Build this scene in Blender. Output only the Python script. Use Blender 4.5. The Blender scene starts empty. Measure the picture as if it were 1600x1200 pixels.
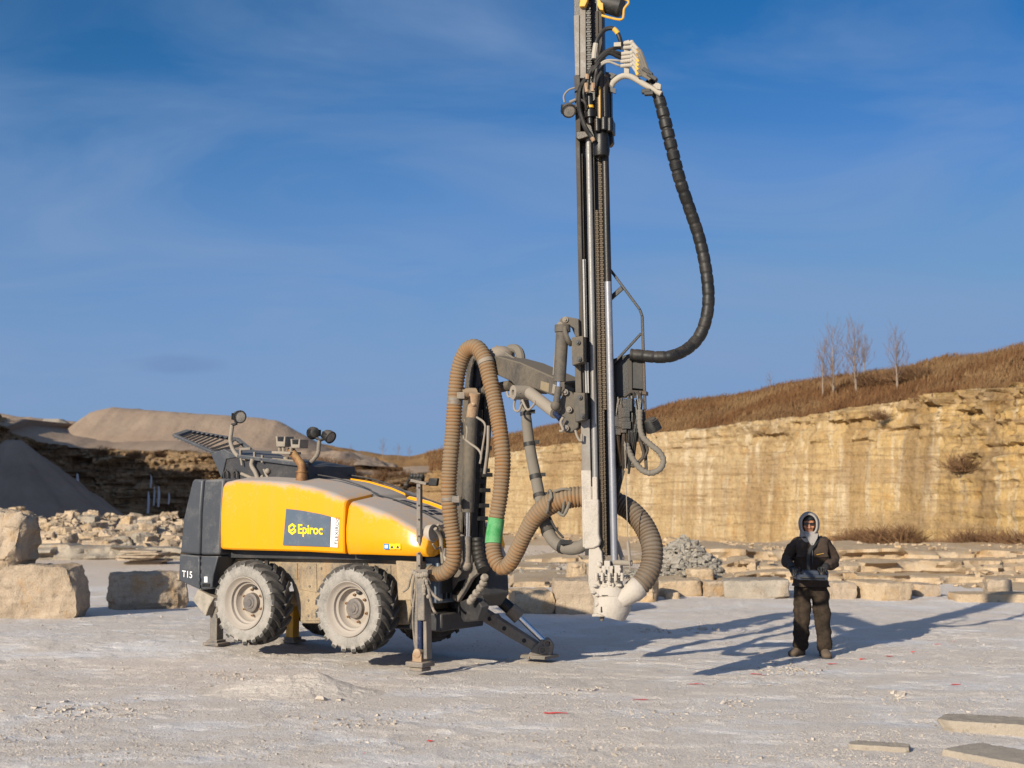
import bpy, bmesh, math, random
from mathutils import Vector, Matrix, Quaternion, noise
R = math.radians
random.seed(7)
C = bpy.context.scene.collection
SC = bpy.context.scene

# ------------------------------------------------------------------ camera
F = 2222.0                       # focal length in pixels of the 1600 px wide photograph
CAM_H = 2.0
PITCH = math.atan(165.0 / F)
cam_d = bpy.data.cameras.new('camera'); cam = bpy.data.objects.new('camera', cam_d); C.objects.link(cam)
cam.location = (0, 0, CAM_H); cam.rotation_euler = (R(90) + PITCH, 0, 0)
cam_d.sensor_width = 36; cam_d.lens = 36 * F / 1600; cam_d.clip_end = 3000; cam_d.clip_start = .1
cam_d.dof.use_dof = True; cam_d.dof.focus_distance = 15.3; cam_d.dof.aperture_fstop = 2.2
SC.camera = cam

# ------------------------------------------------------------------ light
SUN_AZ = Vector((-.568, -.823)).normalized(); SUN_EL = R(20.5)
sun_dir = Vector((SUN_AZ.x * math.cos(SUN_EL), SUN_AZ.y * math.cos(SUN_EL), math.sin(SUN_EL)))
sl = bpy.data.lights.new('sun', 'SUN'); sl.energy = 5.0; sl.angle = R(.53); sl.color = (1, .90, .725)
so = bpy.data.objects.new('sun', sl); C.objects.link(so); so.location = (-40, -50, 40)
so.rotation_euler = (-sun_dir).to_track_quat('-Z', 'Y').to_euler()
W = bpy.data.worlds.new('World'); SC.world = W; W.use_nodes = True
wn, wl = W.node_tree.nodes, W.node_tree.links
bg = wn['Background']; bg.inputs['Strength'].default_value = .098
sky = wn.new('ShaderNodeTexSky'); sky.sky_type = 'NISHITA'; sky.sun_disc = False
sky.sun_elevation = SUN_EL; sky.sun_rotation = math.atan2(SUN_AZ.x, SUN_AZ.y)
sky.altitude = 300; sky.air_density = 1.0; sky.dust_density = .35; sky.ozone_density = 2.2
hsv = wn.new('ShaderNodeHueSaturation'); hsv.inputs['Saturation'].default_value = 1.0
hsv.inputs['Value'].default_value = 1.0
spc = wn.new('ShaderNodeSeparateColor'); cbc = wn.new('ShaderNodeCombineColor')
wl.new(sky.outputs[0], spc.inputs[0])
for _i, (_e, _k) in enumerate(((2.25, .040), (1.16, .305), (1.33, .37))):      # grade of the sky: a deep clear winter blue
    _p = wn.new('ShaderNodeMath'); _p.operation = 'POWER'; _p.inputs[1].default_value = _e; wl.new(spc.outputs[_i], _p.inputs[0])
    _m = wn.new('ShaderNodeMath'); _m.operation = 'MULTIPLY'; _m.inputs[1].default_value = _k; wl.new(_p.outputs[0], _m.inputs[0])
    _q = wn.new('ShaderNodeMath'); _q.operation = 'MINIMUM'; _q.inputs[1].default_value = (1.50, 2.75, 4.6)[_i]; wl.new(_m.outputs[0], _q.inputs[0]); wl.new(_q.outputs[0], cbc.inputs[_i])
wl.new(cbc.outputs[0], hsv.inputs['Color'])
# thin high cloud veil: noise on the sky direction projected to a flat cloud layer
wtc = wn.new('ShaderNodeTexCoord'); sep = wn.new('ShaderNodeSeparateXYZ'); wl.new(wtc.outputs['Generated'], sep.inputs[0])
addz = wn.new('ShaderNodeMath'); addz.operation = 'ADD'; addz.inputs[1].default_value = .18; wl.new(sep.outputs[2], addz.inputs[0])
dx = wn.new('ShaderNodeMath'); dx.operation = 'DIVIDE'; wl.new(sep.outputs[0], dx.inputs[0]); wl.new(addz.outputs[0], dx.inputs[1])
dy = wn.new('ShaderNodeMath'); dy.operation = 'DIVIDE'; wl.new(sep.outputs[1], dy.inputs[0]); wl.new(addz.outputs[0], dy.inputs[1])
cmb = wn.new('ShaderNodeCombineXYZ'); wl.new(dx.outputs[0], cmb.inputs[0]); wl.new(dy.outputs[0], cmb.inputs[1])
mp = wn.new('ShaderNodeMapping'); mp.inputs['Rotation'].default_value = (0, 0, R(25)); mp.inputs['Scale'].default_value = (.62, .95, 1)
mp.inputs['Location'].default_value = (.4, .2, 0)
wl.new(cmb.outputs[0], mp.inputs[0])
nz = wn.new('ShaderNodeTexNoise'); nz.inputs['Scale'].default_value = 1.7; nz.inputs['Detail'].default_value = 8; nz.inputs['Roughness'].default_value = .56
nz.inputs['Distortion'].default_value = 1.1
wl.new(mp.outputs[0], nz.inputs['Vector'])
cr = wn.new('ShaderNodeValToRGB'); cr.color_ramp.elements[0].position = .42; cr.color_ramp.elements[1].position = .84
wl.new(nz.outputs[0], cr.inputs[0])
cm = wn.new('ShaderNodeMath'); cm.operation = 'MULTIPLY'; cm.inputs[1].default_value = .62; wl.new(cr.outputs[0], cm.inputs[0])
mx = wn.new('ShaderNodeMixRGB'); mx.inputs['Color2'].default_value = (1.75, 2.62, 4.25, 1)
# pale haze that thickens towards the horizon, uneven like the cloud veil
_hz = wn.new('ShaderNodeMapRange'); _hz.interpolation_type = 'SMOOTHSTEP'; _hz.inputs['From Min'].default_value = .345; _hz.inputs['From Max'].default_value = .04
_hz.inputs['To Min'].default_value = 0; _hz.inputs['To Max'].default_value = .92; wl.new(sep.outputs[2], _hz.inputs['Value'])
_hn = wn.new('ShaderNodeMapRange'); _hn.inputs['From Min'].default_value = .3; _hn.inputs['From Max'].default_value = .7; _hn.inputs['To Min'].default_value = .78; _hn.inputs['To Max'].default_value = 1.12; wl.new(nz.outputs[0], _hn.inputs['Value'])
_hm = wn.new('ShaderNodeMath'); _hm.operation = 'MULTIPLY'; _hm.use_clamp = True; wl.new(_hz.outputs[0], _hm.inputs[0]); wl.new(_hn.outputs[0], _hm.inputs[1])
mxh = wn.new('ShaderNodeMixRGB'); mxh.inputs['Color2'].default_value = (1.52, 2.45, 4.2, 1); wl.new(_hm.outputs[0], mxh.inputs['Fac']); wl.new(hsv.outputs[0], mxh.inputs['Color1'])
wl.new(cm.outputs[0], mx.inputs['Fac']); wl.new(mxh.outputs[0], mx.inputs['Color1'])
# one small grey-violet scrap of cloud low on the left, and an added unseen glow behind the viewer that lifts the shadows
_vs = wn.new('ShaderNodeVectorMath'); _vs.operation = 'SUBTRACT'; wl.new(wtc.outputs['Generated'], _vs.inputs[0]); _vs.inputs[1].default_value = (-.2296, .9689, .0850)
_mm = wn.new('ShaderNodeMapping'); _mm.inputs['Rotation'].default_value = (0, R(-9), 0); _mm.inputs['Scale'].default_value = (30, 3, 135); wl.new(_vs.outputs[0], _mm.inputs[0])
_n2 = wn.new('ShaderNodeTexNoise'); _n2.inputs['Scale'].default_value = 22; _n2.inputs['Detail'].default_value = 5; wl.new(wtc.outputs['Generated'], _n2.inputs['Vector'])
_ln = wn.new('ShaderNodeVectorMath'); _ln.operation = 'LENGTH'; wl.new(_mm.outputs[0], _ln.inputs[0])
_ad = wn.new('ShaderNodeMath'); _ad.operation = 'ADD'; wl.new(_ln.outputs['Value'], _ad.inputs[0]); wl.new(_n2.outputs[0], _ad.inputs[1])
_rp = wn.new('ShaderNodeValToRGB'); _rp.color_ramp.elements[0].position = .62; _rp.color_ramp.elements[0].color = (.26, .26, .26, 1); _rp.color_ramp.elements[1].position = 1.0; _rp.color_ramp.elements[1].color = (0, 0, 0, 1)
_hf = wn.new('ShaderNodeMath'); _hf.operation = 'MULTIPLY'; _hf.inputs[1].default_value = .62; wl.new(_ad.outputs[0], _hf.inputs[0]); wl.new(_hf.outputs[0], _rp.inputs[0])
mx2 = wn.new('ShaderNodeMixRGB'); mx2.inputs['Color2'].default_value = (.95, 1.5, 2.9, 1); wl.new(_rp.outputs[0], mx2.inputs['Fac']); wl.new(mx.outputs[0], mx2.inputs['Color1'])
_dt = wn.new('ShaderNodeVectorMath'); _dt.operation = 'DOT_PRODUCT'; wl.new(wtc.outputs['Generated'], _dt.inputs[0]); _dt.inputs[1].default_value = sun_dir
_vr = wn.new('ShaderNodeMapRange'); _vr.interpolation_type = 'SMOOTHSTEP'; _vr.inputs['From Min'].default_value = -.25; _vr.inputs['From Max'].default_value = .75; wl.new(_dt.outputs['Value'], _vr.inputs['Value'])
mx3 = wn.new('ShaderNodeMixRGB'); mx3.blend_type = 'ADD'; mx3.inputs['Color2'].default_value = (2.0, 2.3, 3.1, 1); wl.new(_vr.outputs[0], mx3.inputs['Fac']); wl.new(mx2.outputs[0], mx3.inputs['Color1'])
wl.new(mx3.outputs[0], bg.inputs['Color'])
SC.view_settings.view_transform = 'Standard'; SC.view_settings.look = 'None'
SC.view_settings.exposure = .45; SC.view_settings.gamma = 1; SC.view_settings.use_curve_mapping = False
SC.cycles.max_bounces = 6; SC.cycles.diffuse_bounces = 3; SC.cycles.glossy_bounces = 3
SC.cycles.use_denoising = True

# ------------------------------------------------------------------ frames: photo pixels -> real points on real planes
CAMP = Vector((0, 0, CAM_H))
FWD = Vector((0, math.cos(PITCH), math.sin(PITCH))); UPV = Vector((0, -math.sin(PITCH), math.cos(PITCH)))
def ray(px, py): return FWD + Vector(((px - 800) / F, 0, 0)) + UPV * ((600 - py) / F)
def PY(px, py, Y):
    d = ray(px, py); return CAMP + d * (Y / d.y)
def PG(px, py, z=0.):
    d = ray(px, py); return CAMP + d * ((z - CAM_H) / d.z)
def PP(px, py, o, n):
    d = ray(px, py); return CAMP + d * ((o - CAMP).dot(n) / d.dot(n))
AZ = R(33)
U = Vector((math.cos(AZ), -math.sin(AZ), 0)); N = Vector((-math.sin(AZ), -math.cos(AZ), 0)); Z = Vector((0, 0, 1))
O = Vector((-1.859, 16.12, 0))
def M(u, v, z): return O + U * u + N * v + Z * z
def PV(px, py, v): return PP(px, py, O + N * v, N)           # on the rig's side plane
def PU(px, py, u): return PP(px, py, O + U * u, U)           # on the rig's front plane
def uz(px, py, v=-.1):
    p = PV(px, py, v) - O; return p.dot(U), p.z

# ------------------------------------------------------------------ ground height
def sstep(a, b, x):
    t = max(0., min(1., (x - a) / (b - a))); return t * t * (3 - 2 * t)
HEAP = PG(487, 1086); HOLE = PG(668, 1157)
def gz(x, y):
    v = Vector((x, y, 0))
    fade = 1 - .75 * sstep(22, 45, y)
    z = .035 * (noise.noise(v * .22 + Vector((3, 1, 0)))) * fade
    z += .10 * sstep(-1.9, -3.2, x) * sstep(16.3, 18.4, y) * (1 - sstep(20, 26, y))
    # broken flakes of bedrock: small terraces
    n = noise.noise(Vector((x * .55, y * .85, 4.2))) + .45 * noise.noise(Vector((x * 1.7, y * 2.3, 9.1))) + .15 * noise.noise(Vector((x * 6, y * 7, 2)))
    q = n * 2.6; fl = math.floor(q); fr = q - fl
    z += (fl + sstep(.0, .07, fr)) * .012 * fade
    # loose grit between the flakes
    g = max(0, noise.noise(Vector((x * .9 + 7, y * 1.3, 1.3))) + .1)
    z += g * (.018 * noise.noise(Vector((x * 9, y * 9, .5))) + .014 * abs(noise.noise(Vector((x * 23, y * 23, 3.5))))) * fade
    z += .003 * noise.noise(Vector((x * 14, y * 14, 7)))
    d = math.hypot((x - HOLE.x) / .30, (y - HOLE.y) / .42)
    if d < 1.6:
        z = z * sstep(.9, 1.5, d) + (1 - sstep(.9, 1.5, d)) * -.004 + .030 * math.exp(-((d - 1.08) / .18) ** 2) * (.6 + .6 * noise.noise(Vector((x * 8, y * 8, 0))))
    return z

# ------------------------------------------------------------------ mesh builder
class MB:
    def __init__(s): s.v = []; s.f = []
    def add(s, vs, fs):
        b = len(s.v); s.v += [Vector(v) for v in vs]; s.f += [tuple(i + b for i in f) for f in fs]; return s
    def hexa(s, p):   # 8 corners: bottom 0-3, top 4-7
        return s.add(p, [(3, 2, 1, 0), (4, 5, 6, 7), (0, 1, 5, 4), (1, 2, 6, 5), (2, 3, 7, 6), (3, 0, 4, 7)])
    def obox(s, c, ax, ay, az, hx, hy, hz):
        c = Vector(c); ps = []
        for k in (-1, 1):
            for (i, j) in ((-1, -1), (1, -1), (1, 1), (-1, 1)):
                ps.append(c + ax * (i * hx) + ay * (j * hy) + az * (k * hz))
        return s.hexa(ps)
    def bar(s, p0, p1, w, d, side=None):
        p0 = Vector(p0); p1 = Vector(p1); az = (p1 - p0); L = az.length; az.normalize()
        sd = Vector(side) if side is not None else N
        ax = sd.cross(az)
        if ax.length < 1e-3: ax = U.cross(az)
        ax.normalize(); ay = az.cross(ax)
        return s.obox((p0 + p1) / 2, ax, ay, az, w / 2, d / 2, L / 2)
    def prism(s, pts, ext):
        pts = [Vector(p) for p in pts]; ext = Vector(ext); n = len(pts)
        nrm = Vector((0, 0, 0))
        for i in range(n):
            a, b = pts[i], pts[(i + 1) % n]; nrm += a.cross(b)
        if nrm.dot(ext) > 0: pts = pts[::-1]
        return s.add(pts + [p + ext for p in pts], [tuple(range(n)), tuple(range(2 * n - 1, n - 1, -1))] +
                     [((i + 1) % n, i, i + n, (i + 1) % n + n) for i in range(n)])
    def tube(s, pts, r, seg=12, cap=True, squash=None):
        pts = [Vector(p) for p in pts]; n = len(pts); rr = r if isinstance(r, (list, tuple)) else [r] * n
        t0 = (pts[1] - pts[0]).normalized(); ref = Vector((0, 0, 1)) if abs(t0.z) < .9 else Vector((1, 0, 0))
        nx = t0.cross(ref).normalized(); b = len(s.v)
        for i, p in enumerate(pts):
            t = (pts[min(i + 1, n - 1)] - pts[max(i - 1, 0)])
            if t.length < 1e-9: t = t0
            t.normalize(); nx = (nx - t * nx.dot(t))
            if nx.length < 1e-6: nx = t.orthogonal()
            nx.normalize(); ny = t.cross(nx)
            for k in range(seg):
                a = 2 * math.pi * k / seg; s.v.append(p + (nx * math.cos(a) + ny * math.sin(a)) * rr[i])
        for i in range(n - 1):
            for k in range(seg):
                k2 = (k + 1) % seg; s.f.append((b + i * seg + k, b + i * seg + k2, b + (i + 1) * seg + k2, b + (i + 1) * seg + k))
        if cap:
            s.f.append(tuple(b + k for k in range(seg))[::-1]); s.f.append(tuple(b + (n - 1) * seg + k for k in range(seg)))
        return s
    def cyl(s, p0, p1, r, seg=16, r1=None): return s.tube([p0, p1], [r, r if r1 is None else r1], seg)
    def lathe(s, o, ax, prof, seg=32, closed=False, cap=True):      # prof: (along axis, radius)
        o = Vector(o); ax = Vector(ax).normalized(); nx = ax.orthogonal().normalized()
        if abs(ax.z) < .9: nx = ax.cross(Vector((0, 0, 1))).normalized()
        ny = ax.cross(nx); b = len(s.v); n = len(prof)
        for (a, r) in prof:
            for k in range(seg):
                t = 2 * math.pi * k / seg; s.v.append(o + ax * a + (nx * math.cos(t) + ny * math.sin(t)) * r)
        for i in range(n - (0 if closed else 1)):
            i2 = (i + 1) % n
            for k in range(seg):
                k2 = (k + 1) % seg; s.f.append((b + i * seg + k, b + i * seg + k2, b + i2 * seg + k2, b + i2 * seg + k))
        if not closed and cap:
            if prof[0][1] > 1e-4: s.f.append(tuple(b + k for k in range(seg))[::-1])
            if prof[-1][1] > 1e-4: s.f.append(tuple(b + (n - 1) * seg + k for k in range(seg)))
        return s
    def ball(s, c, rx, ry=None, rz=None, seg=14, rings=9, rot=None):
        ry = rx if ry is None else ry; rz = rx if rz is None else rz; c = Vector(c); b = len(s.v)
        for i in range(rings + 1):
            th = math.pi * i / rings
            for k in range(seg):
                a = 2 * math.pi * k / seg
                p = Vector((rx * math.sin(th) * math.cos(a), ry * math.sin(th) * math.sin(a), rz * math.cos(th)))
                s.v.append(c + (rot @ p if rot else p))
        for i in range(rings):
            for k in range(seg):
                k2 = (k + 1) % seg; s.f.append((b + i * seg + k, b + (i + 1) * seg + k, b + (i + 1) * seg + k2, b + i * seg + k2))
        return s
    def build_each(s, name, mat, parent, **k):
        par = list(range(len(s.v)))
        def fd(i):
            while par[i] != i: par[i] = par[par[i]]; i = par[i]
            return i
        for f in s.f:
            for i in f[1:]: par[fd(i)] = fd(f[0])
        gr = {}
        for f in s.f: gr.setdefault(fd(f[0]), []).append(f)
        for fs in gr.values():
            ids = sorted({i for f in fs for i in f}); mp_ = {i: j for j, i in enumerate(ids)}
            m = MB(); m.v = [s.v[i] for i in ids]; m.f = [tuple(mp_[i] for i in f) for f in fs]; o = m.build(name, mat, parent, **k)
        return o
    def build(s, name, mat, parent=None, org=None, smooth=35, bevel=0, seg=2):
        me = bpy.data.meshes.new(name)
        if org is None: org = parent['_o'] if parent is not None else (0, 0, 0)
        og = Vector(org)
        me.from_pydata([v - og for v in s.v], [], s.f)
        for m in (mat if isinstance(mat, (list, tuple)) else [mat]): me.materials.append(m)
        bm = bmesh.new(); bm.from_mesh(me); bmesh.ops.recalc_face_normals(bm, faces=bm.faces)
        if smooth == 180 or smooth: 
            for f in bm.faces: f.smooth = True
        bm.to_mesh(me); bm.free()
        if smooth and smooth < 180: me.set_sharp_from_angle(angle=R(smooth))
        o = bpy.data.objects.new(name, me); C.objects.link(o)
        if parent is not None: o.parent = parent
        else: o.location = og
        o['_o'] = tuple(og)
        if bevel:
            m = o.modifiers.new('bevel', 'BEVEL'); m.width = bevel; m.segments = seg; m.limit_method = 'ANGLE'; m.angle_limit = R(40)
            m.harden_normals = False
        return o
def tag(o, label=None, cat=None, group=None, kind=None):
    if label: o['label'] = label
    if cat: o['category'] = cat
    if group: o['group'] = group
    if kind: o['kind'] = kind
    return o
def empty(name, loc, label, cat, group=None):
    o = bpy.data.objects.new(name, None); C.objects.link(o); o.location = loc; o.empty_display_size = .2
    o['_o'] = tuple(loc); return tag(o, label, cat, group)
def spline(pts, step=.03, per=None):
    """Catmull-Rom through points (optionally with a 4th radius value), resampled at equal steps."""
    P = [Vector(p[:3]) for p in pts]; rad = [p[3] if len(p) > 3 else 0 for p in pts]
    out = []; n = len(P)
    for i in range(n - 1):
        p0, p1, p2, p3 = P[max(i - 1, 0)], P[i], P[i + 1], P[min(i + 2, n - 1)]
        if i == 0: p0 = p1 * 2 - p2
        if i == n - 2: p3 = p2 * 2 - p1
        k = max(4, int((p2 - p1).length / step * 4))
        for j in range(k):
            t = j / k
            q = .5 * ((2 * p1) + (p2 - p0) * t + (2 * p0 - 5 * p1 + 4 * p2 - p3) * t * t + (3 * p1 - p0 - 3 * p2 + p3) * t ** 3)
            out.append((q, rad[i] + (rad[i + 1] - rad[i]) * t))
    out.append((P[-1], rad[-1]))
    res = [out[0]]; acc = 0
    for a, b in zip(out, out[1:]):
        d = (b[0] - a[0]).length; acc += d
        if acc >= step: res.append(b); acc = 0
    if (res[-1][0] - out[-1][0]).length > step * .2: res.append(out[-1])
    return [r[0] for r in res], [r[1] for r in res]
def ribbed(mb, pts, rib=.04, depth=.006, seg=18, sub=4):
    P, rr = spline(pts, rib / sub)
    prof = [0, .85, 1, .85] if sub == 4 else [0, 1]
    rr = [r - depth / 2 + depth * prof[i % sub] for i, r in enumerate(rr)]
    return mb.tube(P, rr, seg)
# ------------------------------------------------------------------ materials
MATS = {}
class NT:
    def __init__(s, name):
        s.m = bpy.data.materials.new(name); s.m.use_nodes = True; s.n = s.m.node_tree.nodes; s.l = s.m.node_tree.links
        s.b = s.n['Principled BSDF']; MATS[name] = s.m
    def node(s, t, **k):
        x = s.n.new(t)
        for a, v in k.items(): setattr(x, a, v)
        return x
    def link(s, a, b): s.l.new(a, b)
    def pos(s):
        if not hasattr(s, '_p'): s._p = s.node('ShaderNodeNewGeometry')
        return s._p.outputs['Position']
    def nrmz(s):
        s.pos(); x = s.node('ShaderNodeSeparateXYZ'); s.link(s._p.outputs['Normal'], x.inputs[0]); return x.outputs[2]
    def map(s, scale=(1, 1, 1), rot=(0, 0, 0), loc=(0, 0, 0), src=None):
        x = s.node('ShaderNodeMapping'); x.inputs['Scale'].default_value = scale; x.inputs['Rotation'].default_value = rot
        x.inputs['Location'].default_value = loc; s.link(src or s.pos(), x.inputs[0]); return x.outputs[0]
    def noise(s, scale, detail=6, rough=.6, vec=None, dist=0):
        x = s.node('ShaderNodeTexNoise'); x.inputs['Scale'].default_value = scale; x.inputs['Detail'].default_value = detail
        x.inputs['Roughness'].default_value = rough; x.inputs['Distortion'].default_value = dist
        s.link(vec or s.pos(), x.inputs['Vector']); return x.outputs[0]
    def voro(s, scale, vec=None, feature='F1', out=0):
        x = s.node('ShaderNodeTexVoronoi'); x.inputs['Scale'].default_value = scale; x.feature = feature
        s.link(vec or s.pos(), x.inputs['Vector']); return x.outputs[out]
    def ramp(s, fac, stops):
        x = s.node('ShaderNodeValToRGB'); e = x.color_ramp.elements
        while len(e) < len(stops): e.new(.5)
        for i, (p, c) in enumerate(stops):
            e[i].position = p; e[i].color = (c, c, c, 1) if not isinstance(c, (tuple, list)) else (*c, 1)
        s.link(fac, x.inputs[0]); return x.outputs[0]
    def math(s, op, a, b=None):
        x = s.node('ShaderNodeMath', operation=op)
        for i, q in enumerate((a, b)):
            if q is None: continue
            if isinstance(q, (int, float)): x.inputs[i].default_value = q
            else: s.link(q, x.inputs[i])
        return x.outputs[0]
    def mix(s, fac, a, b, blend='MIX'):
        x = s.node('ShaderNodeMixRGB', blend_type=blend)
        for k, q in (('Fac', fac), ('Color1', a), ('Color2', b)):
            if isinstance(q, (int, float)): x.inputs[k].default_value = q
            elif isinstance(q, tuple): x.inputs[k].default_value = (*q, 1)
            else: s.link(q, x.inputs[k])
        return x.outputs[0]
    def bump(s, h, strength=.3, dist=.02, prev=None):
        x = s.node('ShaderNodeBump'); x.inputs['Strength'].default_value = strength; x.inputs['Distance'].default_value = dist
        s.link(h, x.inputs['Height'])
        if prev: s.link(prev, x.inputs['Normal'])
        return x.outputs[0]
    def done(s, col, rough=.7, metal=0, normal=None, spec=None):
        for k, q in (('Base Color', col), ('Roughness', rough), ('Metallic', metal), ('Normal', normal), ('Specular IOR Level', spec)):
            if q is None: continue
            if isinstance(q, (int, float)): s.b.inputs[k].default_value = q
            elif isinstance(q, tuple): s.b.inputs[k].default_value = (*q, 1)
            else: s.link(q, s.b.inputs[k])
        return s.m
DUST = (.29, .215, .145); WHITE_DUST = (.40, .355, .305)
def dusty(name, base, dust=.35, top=.5, rough=.45, metal=0, dcol=DUST, var=.12, scale=3.5, bump=.06, streak=.0, scol=(.20, .09, .02), spec=.4, mxd=None):
    """a surface of one colour under uneven quarry dust that also settles on what faces up"""
    t = NT(name)
    n1 = t.noise(scale, 8, .65); n2 = t.noise(scale * 9, 4, .6); n3 = t.noise(scale * 40, 2, .5)
    m = t.math('ADD', t.math('ADD', t.math('MULTIPLY', n1, .75), t.math('MULTIPLY', n2, .35)), t.math('MULTIPLY', t.math('SUBTRACT', n3, .5), .3))
    up = t.math('MAXIMUM', t.nrmz(), 0)
    m = t.math('ADD', m, t.math('MULTIPLY', up, top))
    lo = .78 - dust * .65
    mask = t.ramp(m, [(max(0, lo - .14), 0), (min(.99, lo + .2), 1)])
    mask = t.math('MULTIPLY', mask, mxd if mxd is not None else min(1., .45 + dust))
    c2 = tuple(min(1, x * (1 + var)) for x in base); c1 = tuple(x * (1 - var) for x in base)
    col = t.mix(n2, c1, c2)
    if streak:
        sv = t.noise(1., 5, .6, t.map((9, 9, .7)))
        sm = t.math('MULTIPLY', t.ramp(sv, [(.52, 0), (.66, 1)]), streak)
        col = t.mix(sm, col, scol)
    d1 = t.mix(n3, tuple(x * .86 for x in dcol), tuple(min(1, x * 1.1) for x in dcol))
    col = t.mix(mask, col, d1)
    rg = t.math('ADD', rough, t.math('MULTIPLY', mask, max(0, .9 - rough)))
    mt = t.math('MULTIPLY', t.math('SUBTRACT', 1, mask), metal) if metal else 0
    return t.done(col, rg, mt, t.bump(t.math('ADD', n2, t.math('MULTIPLY', n3, .4)), bump, .02), spec)
M_YEL = dusty('yellow_paint', (.70, .288, .001), dust=-.08, top=.50, rough=.27, dcol=(.31, .29, .27), var=.04, bump=.012, spec=.5, mxd=.93, streak=.16, scol=(.40, .25, .06))
M_GREY = dusty('anthracite_panel', (.042, .046, .054), dust=.13, top=.35, rough=.45, dcol=(.2, .185, .17), scale=5, bump=.02)
M_DARK = dusty('dark_grey_paint', (.028, .028, .031), dust=.12, top=.25, rough=.5, dcol=(.13, .11, .09))
M_SPINE = dusty('dusty_grey_cover', (.13, .125, .12), dust=.62, top=.4, rough=.6, dcol=(.36, .31, .26))
M_CHAS = dusty('dusty_chassis', (.06, .06, .062), dust=.50, top=.2, rough=.6, dcol=(.33, .25, .16), streak=.8, scol=(.30, .14, .028), scale=2.2)
M_STEEL = dusty('dusty_steel', (.10, .10, .10), dust=.42, top=.3, rough=.5, metal=.3, dcol=(.26, .21, .16), scale=6)
M_BOOM = dusty('dusty_boom_paint', (.035, .034, .034), dust=.46, top=.35, rough=.55, dcol=(.135, .11, .08), scale=3)
M_TUBE = dusty('tan_tube', (.12, .11, .10), dust=.65, top=.25, rough=.55, dcol=(.24, .205, .165), scale=9)
M_BLACK = dusty('greasy_black', (.006, .0058, .0055), dust=.03, top=.15, rough=.4, dcol=(.09, .065, .04), scale=9, streak=.25, scol=(.13, .065, .02), bump=.1)
M_BLKD = dusty('dusty_black_plastic', (.012, .012, .012), dust=.16, top=.3, rough=.55, dcol=(.12, .10, .08), scale=7)
M_MASTD = dusty('mast_grime', (.018, .0155, .0135), dust=.38, top=.2, rough=.5, dcol=(.065, .05, .037), scale=4, streak=.5, scol=(.16, .085, .03))
M_MASTL = dusty('mast_aluminium', (.20, .185, .17), dust=.4, top=.1, rough=.5, metal=.1, dcol=(.175, .14, .105), scale=5, streak=.4, scol=(.1, .07, .05))
M_RAIL = dusty('bright_rail', (.21, .205, .20), dust=.22, top=.1, rough=.42, metal=.35, dcol=(.2, .175, .15), scale=6, streak=.75, scol=(.09, .07, .05))
M_CHROME = dusty('chrome', (.72, .72, .74), dust=.05, top=.1, rough=.14, metal=1, bump=.0)
M_ROD = dusty('drill_steel', (.22, .225, .25), dust=.16, top=.1, rough=.42, metal=.5, dcol=(.3, .27, .25), scale=7)
M_WHITE = dusty('white_rock_dust', (.17, .145, .12), dust=.66, top=.3, rough=.9, dcol=WHITE_DUST, scale=4, bump=.35)
M_TYRE = dusty('tyre_rubber', (.022, .021, .021), dust=.36, top=.35, rough=.75, dcol=(.11, .10, .088), scale=5)
M_SIDE = dusty('dusty_sidewall', (.09, .088, .084), dust=.58, top=.0, rough=.85, dcol=(.29, .265, .235), scale=6)
M_RIM = dusty('dusty_rim', (.27, .235, .20), dust=.7, top=.1, rough=.7, dcol=(.34, .295, .25), scale=5)
M_HUB = dusty('hub_steel', (.1, .09, .085), dust=.25, top=.1, rough=.5, dcol=(.3, .24, .19), scale=14)
M_RUST = dusty('rusty_exhaust', (.14, .062, .028), dust=.3, top=.2, rough=.6, metal=.4, dcol=(.40, .24, .10), scale=12)
M_BOLT = dusty('rusty_bolt', (.2, .1, .05), dust=.5, rough=.7, dcol=(.3, .2, .13), scale=20)
M_HOSE = dusty('ribbed_dust_hose', (.25, .108, .026), dust=.46, top=.38, rough=.75, dcol=(.175, .135, .09), scale=3.2, var=.25, bump=.05)
M_HOSED = dusty('dark_ribbed_hose', (.10, .055, .025), dust=.40, top=.3, rough=.8, dcol=(.15, .125, .098), scale=4, bump=.05)
M_HOSEG = dusty('grey_hose_sleeve', (.1, .095, .085), dust=.64, top=.3, rough=.75, dcol=(.155, .135, .11), scale=6)
M_HOSEB = dusty('black_hose', (.009, .0085, .008), dust=.16, top=.25, rough=.5, dcol=(.075, .058, .043), scale=7)
M_GREEN = dusty('green_tape', (.015, .20, .045), dust=.30, top=.1, rough=.55, dcol=(.2, .4, .2), scale=12)
M_YELD = dusty('worn_yellow', (.62, .33, .02), dust=.22, top=.2, rough=.5, dcol=(.33, .25, .16), streak=.4, scol=(.06, .04, .02), scale=8)
M_LENS = dusty('lamp_lens', (.10, .10, .10), dust=.45, top=.1, rough=.2, dcol=(.33, .29, .24), scale=9)
M_LOGO = dusty('blue_grey_decal', (.075, .10, .135), dust=.1, top=0, rough=.4, dcol=(.3, .29, .27), scale=9, bump=0)
M_LOGY = dusty('yellow_decal', (.92, .60, .01), dust=.03, top=0, rough=.4, bump=0)
M_LOGW = dusty('white_decal', (.66, .64, .62), dust=.2, top=0, rough=.5, dcol=(.5, .45, .4), bump=0)
M_INK = dusty('dark_print', (.04, .045, .055), dust=.03, top=0, rough=.5, bump=0)
M_LBLUE = dusty('blue_sticker', (.03, .17, .42), dust=.05, top=0, rough=.4, bump=0)
M_FLAP = dusty('rubber_flap', (.12, .115, .105), dust=.55, top=.3, rough=.85, dcol=(.32, .28, .23), scale=9)
M_RED = dusty('red_marking_paint', (.95, .045, .045), dust=.2, top=0, rough=.8, dcol=(.75, .5, .45), scale=12)

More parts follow.
